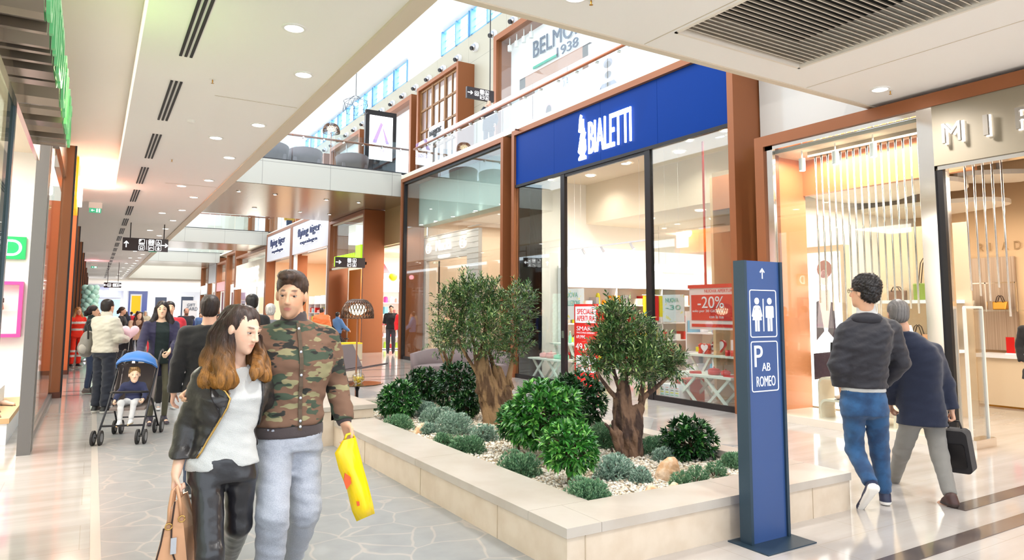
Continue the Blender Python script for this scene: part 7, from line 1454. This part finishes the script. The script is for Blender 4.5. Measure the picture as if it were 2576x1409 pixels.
for nm, z, ys in (('front', 3.0, (12.9, 12.2, 11.2)), ('rear', 3.2, (9.4, 8.6, 7.9))):
    t = thing('track_light', 'white ceiling track with small spotlights, %s track of the coffee shop' % nm, 'ceiling light', (10.2, ys[1], z)); xx = 9.7 if nm == 'front' else 10.4; MB().box(xx, xx+.03, ys[2]-.5, ys[0]+.5, z, z+.03).build('track', WHL, t)
    for y in (ys[0]+.3, ys[2]-.3): MB().tube([(xx+.015, y, z+.03), (xx+.015, y, 4.75 if nm == 'front' else 4.75)], .003, 4).build('wire', WHL, t)
    for y in ys: o = MB().cyl((xx+.015, y, z), (xx+.08, y-.03, z-.13), .03, .035, 10).build('spotlight', WHL, t); MB().cyl((xx+.08, y-.03, z-.13), (xx+.083, y-.031, z-.136), .03).build('lens', EMW, o)
# toy shop shelves and variety shop shelves
PALT = [(mat('toy_red', S(232, 40, 50), .4), 'red'), (mat('toy_pink', S(236, 60, 140), .4), 'magenta'), (mat('sky_goods'), 'sky blue'), (mat('toy_lime', S(170, 210, 70), .4), 'lime'), (WHL, 'white'), (mat('toy_coral', S(240, 130, 120), .4), 'coral')]
shelfwall('toy shelving seen through the recess opening', 'x', 9.5, 12.8, 26.4, (.05, .5, .95, 1.4, 1.85, 2.3), 11, PALT, .45, grp='toys behind the recess opening'); shelfwall('toy shelving behind the toy shop glass front', 'y', 26.95, 29.1, 10.4, (.1, .6, 1.1, 1.6, 2.1), 12, PALT, .4, grp='toys behind the toy shop glass')
shelfwall('tall goods shelving at the back of the variety shop', 'y', 30.0, 41, 11.2, (.4, .9, 1.4, 1.9), 15, PAL2, .4, grp='goods in the variety shop')
t = thing('balloon', 'round yellow balloon above the toy shelves', 'balloon', (10.0, 25.6, 2.75)); MB().ell((10.0, 25.6, 2.85), .17, 14, 10).build('film', YLG, t, True); MB().tube([(10, 25.6, 2.7), (10, 26.05, 2.3)], .004).build('string', WHL, t)
t = thing('dollhouse', 'red roofed doll house on top of the toy shelf behind the glass', 'toy', (10.2, 27.6, 2.6)); MB().box(10.05, 10.4, 27.1, 28.2, 2.6, 3.1).build('house', PKG, t); m = MB(); m.prism([(10.05, 27.0, 3.1), (10.05, 28.3, 3.1), (10.05, 27.65, 3.5)], (.35, 0, 0)); m.build('roof', mat('toy_red'), t)
# ================= FASHION SHOP CONTENTS =================
for nm, y0, y1, n, z0, x in (('left', 4.62, 6.2, 17, 1.35, 8.95), ('right', 3.86, 4.26, 5, 1.5, 9.1)):
    t = thing('tube_curtain', 'row of hanging chrome tubes in the %s' % ('fashion shop window' if nm == 'left' else 'fashion shop doorway'), 'curtain', (x, (y0+y1)/2, 3.8)); MB().box(x-.04, x+.04, y0-.1, y1+.1, 3.82, 3.9).build('rail', mat('rail_brown', S(150, 130, 105), .5), t)
    for i in range(n): y = y0+(y1-y0)*i/(n-1); MB().cyl((x, y, 3.85), (x, y, z0+.35*abs(math.sin(i*1.3))), .0125, n=10).build('tube', CHROME, t, True)
BL = mat('cloud_panel', S(246, 238, 224), .5)
def blob(label, cx, cy, z, pts):
    t = thing('ceiling_cloud_panel', label, 'ceiling panel', (cx, cy, z)); n = len(pts); P = []
    for i in range(n):
        p0, p1, p2, p3 = [np.array(pts[(i+k) % n], float) for k in (-1, 0, 1, 2)]
        for u in np.linspace(0, 1, 6, False): P.append(.5*((2*p1)+(p2-p0)*u+(2*p0-5*p1+4*p2-p3)*u*u+(3*p1-p0-3*p2+p3)*u**3))
    m = MB(); m.prism([(cx+a, cy+b, z) for a, b in P], (0, 0, .07)); m.build('panel', BL, t, abs=True); MB().cyl((cx, cy, z+.07), (cx, cy, 3.95), .03).build('hanger', WHITE, t)
blob('big rounded white cloud panel seen through the fashion shop window', 10.6, 6.3, 3.45, [(-.9, .5), (-.2, .9), (.6, .9), (1.1, .4), (.7, -.3), (.9, -.9), (.1, -1.2), (-.7, -.7)])
blob('long rounded white cloud panel behind the big one', 12.3, 6.6, 3.3, [(-.5, 1.4), (.5, 1.2), (.8, 0), (.4, -1.3), (-.4, -1.2), (-.7, 0)]); blob('white cloud panel over the doorway of the fashion shop', 10.3, 3.2, 3.5, [(-.8, .6), (0, .5), (.9, .9), (1.2, 0), (.5, -.9), (-.6, -.8)])
blob('white cloud panel above the sales counter', 12.2, 3.6, 3.3, [(-.9, .8), (.4, .9), (1, .1), (.3, -.9), (-.7, -.8)]); blob('small white cloud panel between the others in the fashion shop', 11.7, 5.0, 3.6, [(-.6, .3), (.1, .5), (.7, 0), (.1, -.4)])
c0 = None
for i, y in enumerate((6.28, 5.75, 5.2)):
    lb = '%s white cylinder spotlight in the fashion shop window' % ('first', 'second', 'third')[i]
    if c0 is None: c0 = thing('cylinder_spotlight', lb, 'ceiling light', (8.75, y, 3.8), group='cylinder spotlights in the fashion window'); MB().cyl((8.75, y, 3.6), (8.75, y, 3.78), .045, n=18).build('body', WHITE, c0); MB().cyl((8.75, y, 3.78), (8.75, y, 3.9), .01).build('stem', WHITE, c0); MB().cyl((8.75, y, 3.595), (8.75, y, 3.6), .035).build('lens', EMW, c0); CT = kids(c0)
    else: dup(c0, (8.75, y, 3.8), tree=CT, label=lb)
spots([(10.0, 6.9), (10.8, 7.3), (10.6, 5.0), (12, 4.2)], 3.93, 'small round downlight in the fashion shop ceiling', 'fashion shop downlights', .07)
t = thing('poster_lightbox', 'bright backlit fashion poster showing a curly-haired model, left in the fashion window', 'poster', (9.62, 6.6, 0)); MB().box(9.6, 9.75, 6.24, 6.94, 0.02, 2.56).build('frame', mat('beige_frame', S(214, 192, 160), .4), t); MB().box(9.59, 9.6, 6.3, 6.86, .1, 2.46).build('lit_face', mat('lit_poster', (1, 1, 1, 1), .5, emit=1.3), t)
def silh(t, x, polys):
    for mt, pts in polys: m = MB(); m.prism([(x, a, b) for a, b in pts], (-.002, 0, 0)); m.build('print', mt, t)
PKL = mat('pale_print_pink', S(236, 205, 200), .5, emit=.4); PGR = mat('pale_print_grey', S(88, 80, 98), .5)
ci = lambda cy, cz, ry, rz, n=16: [(cy+ry*math.cos(a), cz+rz*math.sin(a)) for a in np.linspace(0, 2*PI, n, False)]
silh(t, 9.588, [(mat('print_hair', S(176, 122, 116), .5), ci(6.56, 2.2, .13, .14)), (PKL, ci(6.57, 2.07, .075, .12)), (PKL, [(6.66, 1.88), (6.48, 1.88), (6.44, 1.3), (6.72, 1.3)]), (PGR, [(6.72, 1.7), (6.67, 1.72), (6.6, 1.25), (6.74, 1.1)]), (PGR, [(6.42, 1.68), (6.47, 1.7), (6.54, 1.25), (6.4, 1.1)]), (PGR, [(6.8, .9), (6.45, .95), (6.36, .6), (6.8, .5)])])
# display benches, bags, shoes
ACR = mat('pale_lacquer', S(240, 228, 208), .3, coat=.2)
def ubench(label, x, y0, y1, h, w=.4):
    t = thing('display_bench', label, 'display bench', (x, (y0+y1)/2, .1)); P = []; r = .1
    for yy, zz, a0 in ((y1-r, h-r, 0), (y0+r, h-r, PI/2)): P += [(yy+r*math.cos(a0+a), zz+r*math.sin(a0+a)) for a in np.linspace(0, PI/2, 6)]
    out = [(y1, .1)]+P+[(y0, .1)]; inn = [(y0+.03, .1)]+[((p[0]-(y0+y1)/2)*.97+(y0+y1)/2, p[1]-.03) for p in P[::-1]]+[(y1-.03, .1)]; m = MB(); n = len(out); vs = [(x, a, b) for a, b in out]+[(x, a, b) for a, b in inn[::-1]]; vs2 = [(x+w, b, c) for _, b, c in vs]; N_ = len(vs)
    m.add(vs+vs2, [(i, i+1, n+i+1, n+i) for i in range(n-1)]+[(N_+i, N_+n+i, N_+n+i+1, N_+i+1) for i in range(n-1)]+[(i, N_+i, N_+i+1, i+1) for i in range(n-1)]+[(n+i, n+i+1, N_+n+i+1, N_+n+i) for i in range(n-1)]); m.build('shell', ACR, t, False); return t
struct(MB().box(8.6, 9.4, 4.45, 6.75, 0, .1).build('floor_window_plinth', mat('plinth_stone')))
ubench('wide rounded display bench behind the fashion shop glass', 8.95, 4.75, 6.3, .62, .35); ubench('lower rounded display bench nested in front of the wide one', 8.62, 5.0, 6.05, .36, .3)
def shoe(label, c, rz, m_, grp): 
    t = thing('display_shoe', label, 'shoe', c, rz, grp); g = SDF(np.array([-.06, -.16, -.01]), np.array([.06, .14, .12]), .008); g.cone((0, .09, .04), (0, .02, .035), .03, .03, .02); g.cone((0, .02, .03), (0, -.11, .02), .032, .022, .02); g.sub((0, .08, .085), (.022, .04, .04)); g.cutf(lambda X, Y, Z: -Z+0*X+0*Y); V, F = g.mesh(); bake('upper', V, F, m_, t); MB().box(-.025, .025, -.12, .11, -.0, .006).build('sole', BLACK, t, abs=False); return t
sh0 = None
for i, (x, y, z) in enumerate(((9.1, 5.9, .62), (9.12, 5.6, .62), (9.1, 5.2, .62), (9.12, 4.95, .62), (8.75, 5.75, .36), (8.75, 5.4, .36), (8.76, 5.2, .36))):
    for q in (-.055, .055):
        if sh0 is None: sh0 = shoe('pale shoe of a pair on the fashion shop display benches', (x, y+q, z), 1.4, mat('blush_leather', S(210, 180, 160), .4), 'shoe pairs on the fashion display benches'); STT = kids(sh0)
        else: dup(sh0, (x, y+q, z), 1.4+.1*(i % 3), tree=STT)
def bag(label, c, w_, h, m_, hd=.25, d=.12):
    t = thing('handbag', label, 'bag', c); c = np.array(c, float); m = MB(); m.add([c+q for q in ([-d/2, -w_/2*.9, 0], [d/2, -w_/2*.9, 0], [d/2, w_/2*.9, 0], [-d/2, w_/2*.9, 0], [-d/5, -w_/2*1.05, h], [d/5, -w_/2*1.05, h], [d/5, w_/2*1.05, h], [-d/5, w_/2*1.05, h])], [(0, 3, 2, 1), (4, 5, 6, 7), (0, 1, 5, 4), (2, 3, 7, 6), (0, 4, 7, 3), (1, 2, 6, 5)]); o = m.build('body', m_, t); b_ = o.modifiers.new('b', 'BEVEL'); b_.width = .015; b_.segments = 2
    for q in (-.3, .3): MB().tube([c+np.array([q*d, -w_*.25, h*.9]), c+np.array([q*d, -w_*.12, h+hd*.8]), c+np.array([q*d, 0, h+hd]), c+np.array([q*d, w_*.12, h+hd*.8]), c+np.array([q*d, w_*.25, h*.9])], .008, 6).build('handle', TRIM, t)
t = thing('wall_shelf', 'white glossy shelf behind the hanging tubes carrying bags and shoes', 'shelf', (10.9, 5.9, 1.7)); MB().box(10.7, 11.1, 5.3, 6.5, 1.68, 1.73).build('board', WHL, t); MB().box(11.1, 11.12, 5.2, 6.6, 0.0, 2.9).build('back_panel', mat('mirror_panel', S(225, 205, 178), .25, .4), t)
for x in (5.35, 6.45): MB().cyl((10.75, x, 0), (10.75, x, 1.68), .015).build('upright', CHROME, t)
MB().box(10.7, 11.1, 5.3, 6.5, .95, .99).build('board', WHL, t)
bag('olive green tote bag with dark straps on the fashion shop shelf', (10.9, 5.75, 1.73), .36, .26, mat('olive_bag', S(120, 140, 60), .4), .38); bag('brown striped clutch bag left of the olive tote', (10.9, 6.2, 1.73), .3, .16, mat('brown_bag', S(120, 90, 76), .4), .06); bag('white soft bag right of the olive tote', (10.85, 5.45, 1.73), .26, .12, WHL, .08); bag('black backpack-like bag on the lower fashion shelf', (10.9, 5.45, .99), .22, .3, BLACK, .06); bag('tan bag on the lower fashion shelf', (10.9, 5.9, .99), .3, .22, TANL, .14)
t = thing('sales_counter', 'white and beige sales counter at the back of the fashion shop', 'counter', (12.6, 4.6, 0)); MB().box(12.75, 13.25, 2.6, 5.95, 0.03, .8).build('body', mat('counter_beige', S(236, 214, 182), .4), t); MB().box(12.7, 13.27, 2.55, 6.0, .8, .86).build('worktop', WHL, t); MB().box(12.78, 13.2, 2.65, 5.9, 0, .03).build('plinth', mat('brass'), t)
t = thing('mirror_panel', 'striped steel panel on the back wall above the sales counter', 'wall panel', (13.35, 5.9, 1)); MB().box(13.33, 13.38, 5.55, 6.5, .9, 2.5).build('panel', mat('striped_steel', S(172, 150, 130), .3, .5, noise=(3, S(196, 176, 158), .4, .6, (1, 14, .1))), t); m = MB()
for i, ch in enumerate('MIRIADE'): m.text(ch, (13.37, 6.5-.19*i, 2.62), U_, Z_, .1 if ch != 'I' else .02, .14, .01)
m.build('lettering', mat('tan_letters', S(176, 140, 96), .4), t)
t = thing('glass_shelf', 'glass and chrome shelf with glass bags in front of the striped panel', 'shelf', (13.1, 5.9, 1.6)); MB().box(12.95, 13.3, 5.4, 6.5, 1.56, 1.59).build('board', glass('clear_glass'), t)
for y in (5.4, 5.85, 6.5): MB().box(12.95, 12.97, y-.01, y+.01, 1.56, 2.05).build('post', CHROME, t)
MB().box(12.95, 12.97, 5.4, 6.5, 2.03, 2.05).build('rail', CHROME, t)
bag('small cream bag on the glass shelf', (13.1, 6.2, 1.59), .2, .16, CRG, .1); bag('small gold bag on the glass shelf, right one', (13.1, 5.7, 1.59), .22, .14, mat('brass'), .1)
for i, (y, m_) in enumerate(((5.5, REDG), (5.3, BLACK), (5.1, CRG), (4.9, mat('brass')))): t = thing('jewellery_stand', 'small display stand of jewellery on the sales counter', 'display stand', (12.9, y, .86), group='jewellery stands on the sales counter'); MB().box(12.86, 12.94, y-.07, y+.07, .86, .88).build('base', WHL, t); MB().box(12.89, 12.91, y-.06, y+.06, .88, 1.14).build('card', m_, t)
t = thing('security_gate', 'clear acrylic anti-theft gate at the fashion shop doorway', 'gate', (8.85, 4.05, 0)); m = MB(); m.ring((8.6, 4.14, 0), X_, Z_, .42, 1.62, .03, .04, (0, -.03, 0)); m.build('frame', mat('acrylic_frame', S(236, 232, 222), .2), t); MB().box(8.64, 8.98, 4.12, 4.13, .05, 1.58).build('pane', glass('clear_glass'), t); MB().box(8.58, 9.04, 4.06, 4.2, 0, .1).build('foot', CHROME, t)
for lab, y, z in (('small red fire alarm call point below another, on the copper strip beside the fashion window', 6.9, 1.17), ('small red fire alarm call point, upper of two beside the fashion window', 6.9, 1.32)):
    t = thing('alarm_call_point', lab, 'alarm', (8.87, 7.0, z)); MB().box(8.86, 8.9, 6.92, 7.06, z, z+.12).build('housing', RED, t); MB().box(8.855, 8.86, 6.96, 7.02, z+.03, z+.09).build('glass', WHL, t)
t = thing('alarm_sign', 'red fire alarm light and sign beside the fashion shop window', 'sign', (8.87, 7.0, 2.2)); MB().box(8.86, 8.9, 6.9, 7.02, 2.22, 2.34).build('plate', RED, t); MB().ell((8.86, 7.07, 2.28), (.03, .05, .05), 10, 8).build('lamp', mat('alarm_red', S(236, 30, 40), .3, emit=.6), t)
# ================= LEFT SHOP DISPLAY =================
t = thing('display_table', 'white and wood tiered display table of shoes inside the left shop', 'table', (-1.6, 10.5, 0)); MB().box(-2.4, -.78, 9.9, 12.2, 0, .24).build('lower_tier', WHL, t); MB().box(-2.4, -.76, 9.88, 12.22, .24, .3).build('lower_top', mat('light_wood', S(214, 176, 130), .5), t); MB().box(-2.2, -1.0, 10.3, 12.0, .3, .5).build('upper_tier', WHL, t)
for i, (x, y, z, lab) in enumerate(((-.95, 10.1, .3, 'pale high-heel shoe at the front corner of the left display table'), (-1.0, 10.6, .3, 'pale high-heel shoe, second along the left display table'), (-.9, 11.2, .3, 'pale shoe third along the left display table'), (-1.1, 10.7, .5, 'shoe on the upper tier of the left display table'), (-1.15, 11.3, .5, 'farther shoe on the upper tier of the left display table'))): dup(sh0, (x, y, z), .8, lab, 'shoes on the left display table', STT)
bag('tan clutch bag on the glass shelf of the pink niche', (-1.2, 13.08, 1.54), .1, .12, TANL, .05, .06)
# ================= UPPER LEVEL =================
def upfront(label, y0, y1, zt, th=.2): 
    t = thing('upper_shop_front', label, 'shop front', (11.3, (y0+y1)/2, 6)); MB().box(11.3, 12, y0, y0+th, 6, zt-th).build('post', BROWN, t); MB().box(11.3, 12, y1-th, y1, 6, zt-th).build('post', BROWN, t); MB().box(11.3, 12, y0, y1, zt-th, zt).build('lintel', BROWN, t); return t
BWALL = mat('glowing_shop_back', S(244, 242, 242), .5, emit=.12)  # faint emission in the wall stands in for shop lighting
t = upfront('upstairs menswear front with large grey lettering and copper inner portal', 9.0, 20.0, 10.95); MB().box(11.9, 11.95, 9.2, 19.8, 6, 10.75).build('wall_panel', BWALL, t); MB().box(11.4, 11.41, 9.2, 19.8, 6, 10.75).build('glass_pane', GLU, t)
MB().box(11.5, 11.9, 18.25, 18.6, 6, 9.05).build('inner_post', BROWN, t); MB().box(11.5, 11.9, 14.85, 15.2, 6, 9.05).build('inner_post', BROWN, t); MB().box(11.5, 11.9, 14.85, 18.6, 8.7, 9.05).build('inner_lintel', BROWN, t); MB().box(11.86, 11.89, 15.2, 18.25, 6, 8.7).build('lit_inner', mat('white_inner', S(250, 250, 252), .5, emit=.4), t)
SLT = mat('slate_letters', S(92, 100, 120), .5); m = MB(); m.text('BELMONTE', (11.85, 18.3, 9.75), U_, Z_, 3.6, .55, .03); m.text('1938', (11.85, 16.95, 9.35), U_, Z_, 1.1, .3, .03); m.build('lettering', SLT, t); MB().box(11.82, 11.86, 16.9, 18.3, 9.38, 9.46).build('green_bar', mat('logo_teal', S(60, 170, 140), .5), t); m = MB(); m.text('AIDA', (11.84, 17.1, 8.3), U_, Z_, .8, .26, .02); m.build('window_lettering', SLT, t)
for i in range(4): y = 19.4-.45*i; o = thing('cylinder_spotlight', '%s white cylinder spotlight upstairs in the menswear window' % ORD[i], 'ceiling light', (11.6, y, 10.6), group='upstairs menswear spotlights'); MB().cyl((11.6, y, 10.3), (11.6, y, 10.5), .07, n=14).build('body', WHITE, o); MB().cyl((11.6, y, 10.5), (11.6, y, 10.75), .015).build('stem', WHITE, o)
t = thing('fashion_poster', 'upstairs poster of a bearded man in a dark dinner suit with bow tie', 'poster', (11.36, 13.9, 6)); MB().box(11.36, 11.39, 13.1, 14.75, 6.05, 8.9).build('board', mat('poster_bright', S(240, 240, 244), .5, emit=.1), t)
SK2 = mat('print_skin', S(176, 146, 136), .5); DKP = mat('print_navy', S(62, 76, 112), .5)
silh(t, 11.355, [(DKP, [(14.55, 6.4), (14.45, 7.3), (14.15, 7.6), (13.65, 7.6), (13.35, 7.3), (13.25, 6.4)]), (WHL, [(13.98, 7.62), (13.84, 7.62), (13.9, 6.9)]), (SK2, ci(13.9, 7.95, .17, .23)), (PGR, ci(13.9, 8.12, .19, .13)), (PGR, ci(13.9, 7.8, .14, .1)), (DKP, [(14.0, 7.58), (14.0, 7.48), (13.9, 7.53), (13.8, 7.48), (13.8, 7.58), (13.9, 7.54)])])
t = thing('fashion_poster', 'upstairs poster of a person in a blue and white striped shirt', 'poster', (11.36, 16.7, 6)); MB().box(11.36, 11.39, 16.0, 17.3, 6.05, 8.4).build('board', mat('poster_bright'), t); silh(t, 11.355, [(SK2, ci(16.7, 7.5, .15, .2)), (mat('print_hair'), ci(16.72, 7.62, .19, .17)), (SK2, ci(16.68, 7.47, .12, .17))]+[((DKP if k % 2 else WHL), [(17.1-.08*k, 6.4), (17.06-.08*k, 7.15), (16.98-.08*k, 7.15), (17.02-.08*k, 6.4)]) for k in range(10)])
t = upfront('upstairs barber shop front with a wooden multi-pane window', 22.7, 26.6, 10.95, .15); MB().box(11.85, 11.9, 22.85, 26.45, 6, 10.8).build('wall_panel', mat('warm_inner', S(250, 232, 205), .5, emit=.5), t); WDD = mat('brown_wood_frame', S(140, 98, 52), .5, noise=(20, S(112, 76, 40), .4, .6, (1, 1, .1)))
yy = [22.85, 24.05, 25.25, 26.45]
for y in yy: MB().box(11.4, 11.52, y-.07, y+.07, 6, 10.8).build('mullion', WDD, t)
for a, b in zip(yy[:-1], yy[1:]): MB().box(11.42, 11.48, (a+b)/2-.03, (a+b)/2+.03, 6, 10.8).build('muntin', WDD, t)
for z in (6.05, 7.1, 8.15, 9.0, 9.9, 10.74): MB().box(11.41, 11.49, 22.85, 26.45, z-.04, z+.04).build('rail', WDD, t)
MB().box(11.45, 11.46, 22.85, 26.45, 6.1, 10.74).build('glass_pane', glass('frosted', (.92, .92, .95, 1), .3, .1, .3), t); o = MB().box(11.3, 11.38, 24.0, 25.3, 8.25, 8.95).build('sign_board', WHL, t); m = MB(); m.text('BARBIERE', (11.29, 25.2, 8.45), U_, Z_, 1.1, .32, .02); m.build('lettering', BLACK, t)
for i, (a, b) in enumerate(((27.2, 33.2), (34, 39.3), (40.5, 47), (48.5, 55), (56.5, 64))):
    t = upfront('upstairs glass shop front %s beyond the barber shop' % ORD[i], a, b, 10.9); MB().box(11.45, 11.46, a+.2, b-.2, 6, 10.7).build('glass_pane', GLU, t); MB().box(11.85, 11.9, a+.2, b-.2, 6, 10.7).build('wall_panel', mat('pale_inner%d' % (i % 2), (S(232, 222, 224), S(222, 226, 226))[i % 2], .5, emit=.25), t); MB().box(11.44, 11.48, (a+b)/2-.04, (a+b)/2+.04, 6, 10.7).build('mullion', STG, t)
g0 = None
for i in range(20):
    y = 19.7+1.42*i; lb = '%s round wall spotlight of the row high on the upper wall' % (ORD[i] if i < 12 else 'far small')
    if g0 is None: g0 = thing('wall_spotlight', lb, 'wall light', (12, y, 11.57), group='round spotlights high on the upper wall'); MB().cyl((12, y, 11.57), (11.9, y, 11.57), .17, n=18).build('ring', WHL, g0); MB().ell((11.88, y, 11.55), .13, 14, 10).build('ball', STG, g0, True); MB().cyl((11.8, y-.02, 11.5), (11.74, y-.03, 11.47), .08).build('lens', BLACK, g0); GT = kids(g0)
    else: dup(g0, (12, y, 11.57), tree=GT, label=lb)
t = thing('digital_totem', 'black digital display totem with purple A logo on the nearest footbridge', 'screen', (8.2, 22.5, 6.04)); MB().box(7.66, 8.78, 22.44, 22.58, 6.05, 8.45).build('housing', BLACK, t); MB().box(7.8, 8.64, 22.43, 22.44, 6.72, 8.27).build('screen', mat('screen_white', (1, 1, 1, 1), .3, emit=1.5), t)
PUR = mat('logo_purple', S(170, 140, 225), .5, emit=.35); m = MB(); q = lambda L: [(a, 22.428, b) for a, b in L]; m.prism(q([(7.9, 7.3), (8.05, 7.3), (8.28, 7.98), (8.2, 8.05)]), (0, -.004, 0)); m.prism(q([(8.27, 7.85), (8.4, 7.3), (8.52, 7.3), (8.3, 7.85)]), (0, -.004, 0)); m.text('ADIGEO', (7.9, 22.428, 7.0), X_, Z_, .62, .11, .004); m.build('logo', PUR, t); m = MB(); m.text('ADIGEO', (7.98, 22.438, 6.26), X_, Z_, .5, .1, .004); m.build('red_logo', RED, t)
def tubchair(label, x, y, rz):
    t = thing('tub_chair', label, 'chair', (0, 0, 0)); m = MB(); vs = []
    for i in range(13):
        a = PI*i/12
        for r_, z in ((.42, .15), (.46, .72), (.38, .72), (.34, .35)): vs.append((math.cos(a)*r_*1.25, math.sin(a)*r_, z-.12*(1-math.sin(a))*(z > .5)))
    m.add(vs, [(i*4+k, i*4+(k+1) % 4, (i+1)*4+(k+1) % 4, (i+1)*4+k) for i in range(12) for k in range(4)]); m.build('backrest', TAU, t, True); MB().box(-.42, .42, -.3, .34, .15, .38).build('seat', TAU, t)
    for a in (-.35, .35): MB().cyl((a, -.2, 0), (a, -.2, .15), .015).build('leg', CHROME, t); MB().cyl((a, .2, 0), (a, .2, .15), .015).build('leg', CHROME, t)
    t.location = (x, y, 6.04); t.rotation_euler = (0, 0, rz)
tubchair('dark upholstered tub chair upstairs at the left end of the nearest footbridge', 4.5, 22.2, PI); tubchair('second dark tub chair upstairs beside it on the footbridge', 5.62, 22.4, PI); tubchair('dark chair upstairs left of the digital totem', 7.2, 22.4, PI)
t = thing('pendant_lamp', 'black wire cage pendant hanging on a long cable in the void', 'lamp', (5.2, 16, 6.4)); MB().cyl((5.2, 16, 6.75), (5.2, 16, 15.2), .008, n=6).build('cable', BLACK, t); m = MB()
for k in range(8):
    a = 2*PI*k/8; b = a+PI/8; P_ = lambda r, z, g: (5.2+r*math.cos(g), 16+r*math.sin(g), z); m.bar(P_(.04, 6.75, a), P_(.3, 6.6, a), .006); m.bar(P_(.3, 6.6, a), P_(.3, 6.35, b), .006); m.bar(P_(.3, 6.6, a), P_(.3, 6.6, a+PI/4), .006); m.bar(P_(.3, 6.35, b), P_(.3, 6.35, b+PI/4), .006); m.bar(P_(.3, 6.35, b), P_(.3, 6.6, a+PI/4), .006)
m.build('cage', BLACK, t); MB().ell((5.2, 16, 6.55), .05, 10, 8).build('bulb', mat('warm_globe'), t)
# ================= FAR END =================
LIL = mat('lilac_board', S(176, 180, 226), .5)
t = thing('far_shop_sign', 'lilac far shop fascia with white lettering at the end of the corridor', 'sign', (1.0, 85.8, 3.2)); MB().box(-1.0, 2.5, 85.7, 85.98, 2.75, 3.9).build('board', LIL, t); m = MB(); m.text('equi', (.3, 85.68, 2.95), X_, Z_, 1.75, .75, .05); m.build('lettering', LETW, t)
for i, (x0, x1, z1, mt, lab) in enumerate(((-1, 2.4, 2.6, mat('far_blue', S(160, 185, 215), .3), 'blue-grey shop window under the lilac fascia'), (2.7, 3.05, 3.6, WHL, 'narrow white pier right of the lilac fascia'), (3.2, 5.0, 3.7, mat('far_navy', S(60, 70, 120), .3), 'dark blue shop window at the corridor end'), (5.8, 6.9, 2.9, mat('far_navy2', S(40, 50, 70), .3), 'dark doorway at the corridor end'), (8.4, 9.6, 3.0, mat('far_navy2'), 'second dark doorway at the right of the corridor end'))):
    t = thing('far_shop_window', lab, 'shop window', ((x0+x1)/2, 85.8, 0)); MB().box(x0, x1, 85.85, 85.98, 0, z1).build('pane', mt, t); MB().box(x0-.06, x1+.06, 85.8, 85.85, z1, z1+.1).build('lintel', WHL, t)
t = thing('advertising_panel', 'yellow and orange advertising panel standing at the corridor end', 'sign', (3.2, 70, 0)); MB().box(2.75, 3.65, 69.9, 70.0, .1, 2.9).build('frame', WHL, t); MB().box(2.85, 3.55, 69.88, 69.9, 1.2, 2.75).build('poster', mat('amber_poster', S(240, 176, 30), .5, emit=.3), t); MB().box(2.7, 3.7, 69.8, 70.1, 0, .1).build('foot', BLACK, t)
t = thing('gift_card_panel', 'white free-standing panel reading GIFT CARD behind the bearded visitor', 'sign', (3.95, 36, 0)); a, b = A(458, 790, 36), A(495, 790, 36); MB().box(a[0], b[0], 36, 36.08, .05, 1.98).build('panel', WHL, t); m = MB(); m.text('GIFT', (a[0]+.2, 35.99, 1.7), X_, Z_, .35, .13, .01); m.text('CARD', (a[0]+.16, 35.99, 1.5), X_, Z_, .5, .16, .01); m.build('lettering', SLT, t); MB().box(a[0], b[0], 35.9, 36.2, 0, .05).build('foot', STG, t)
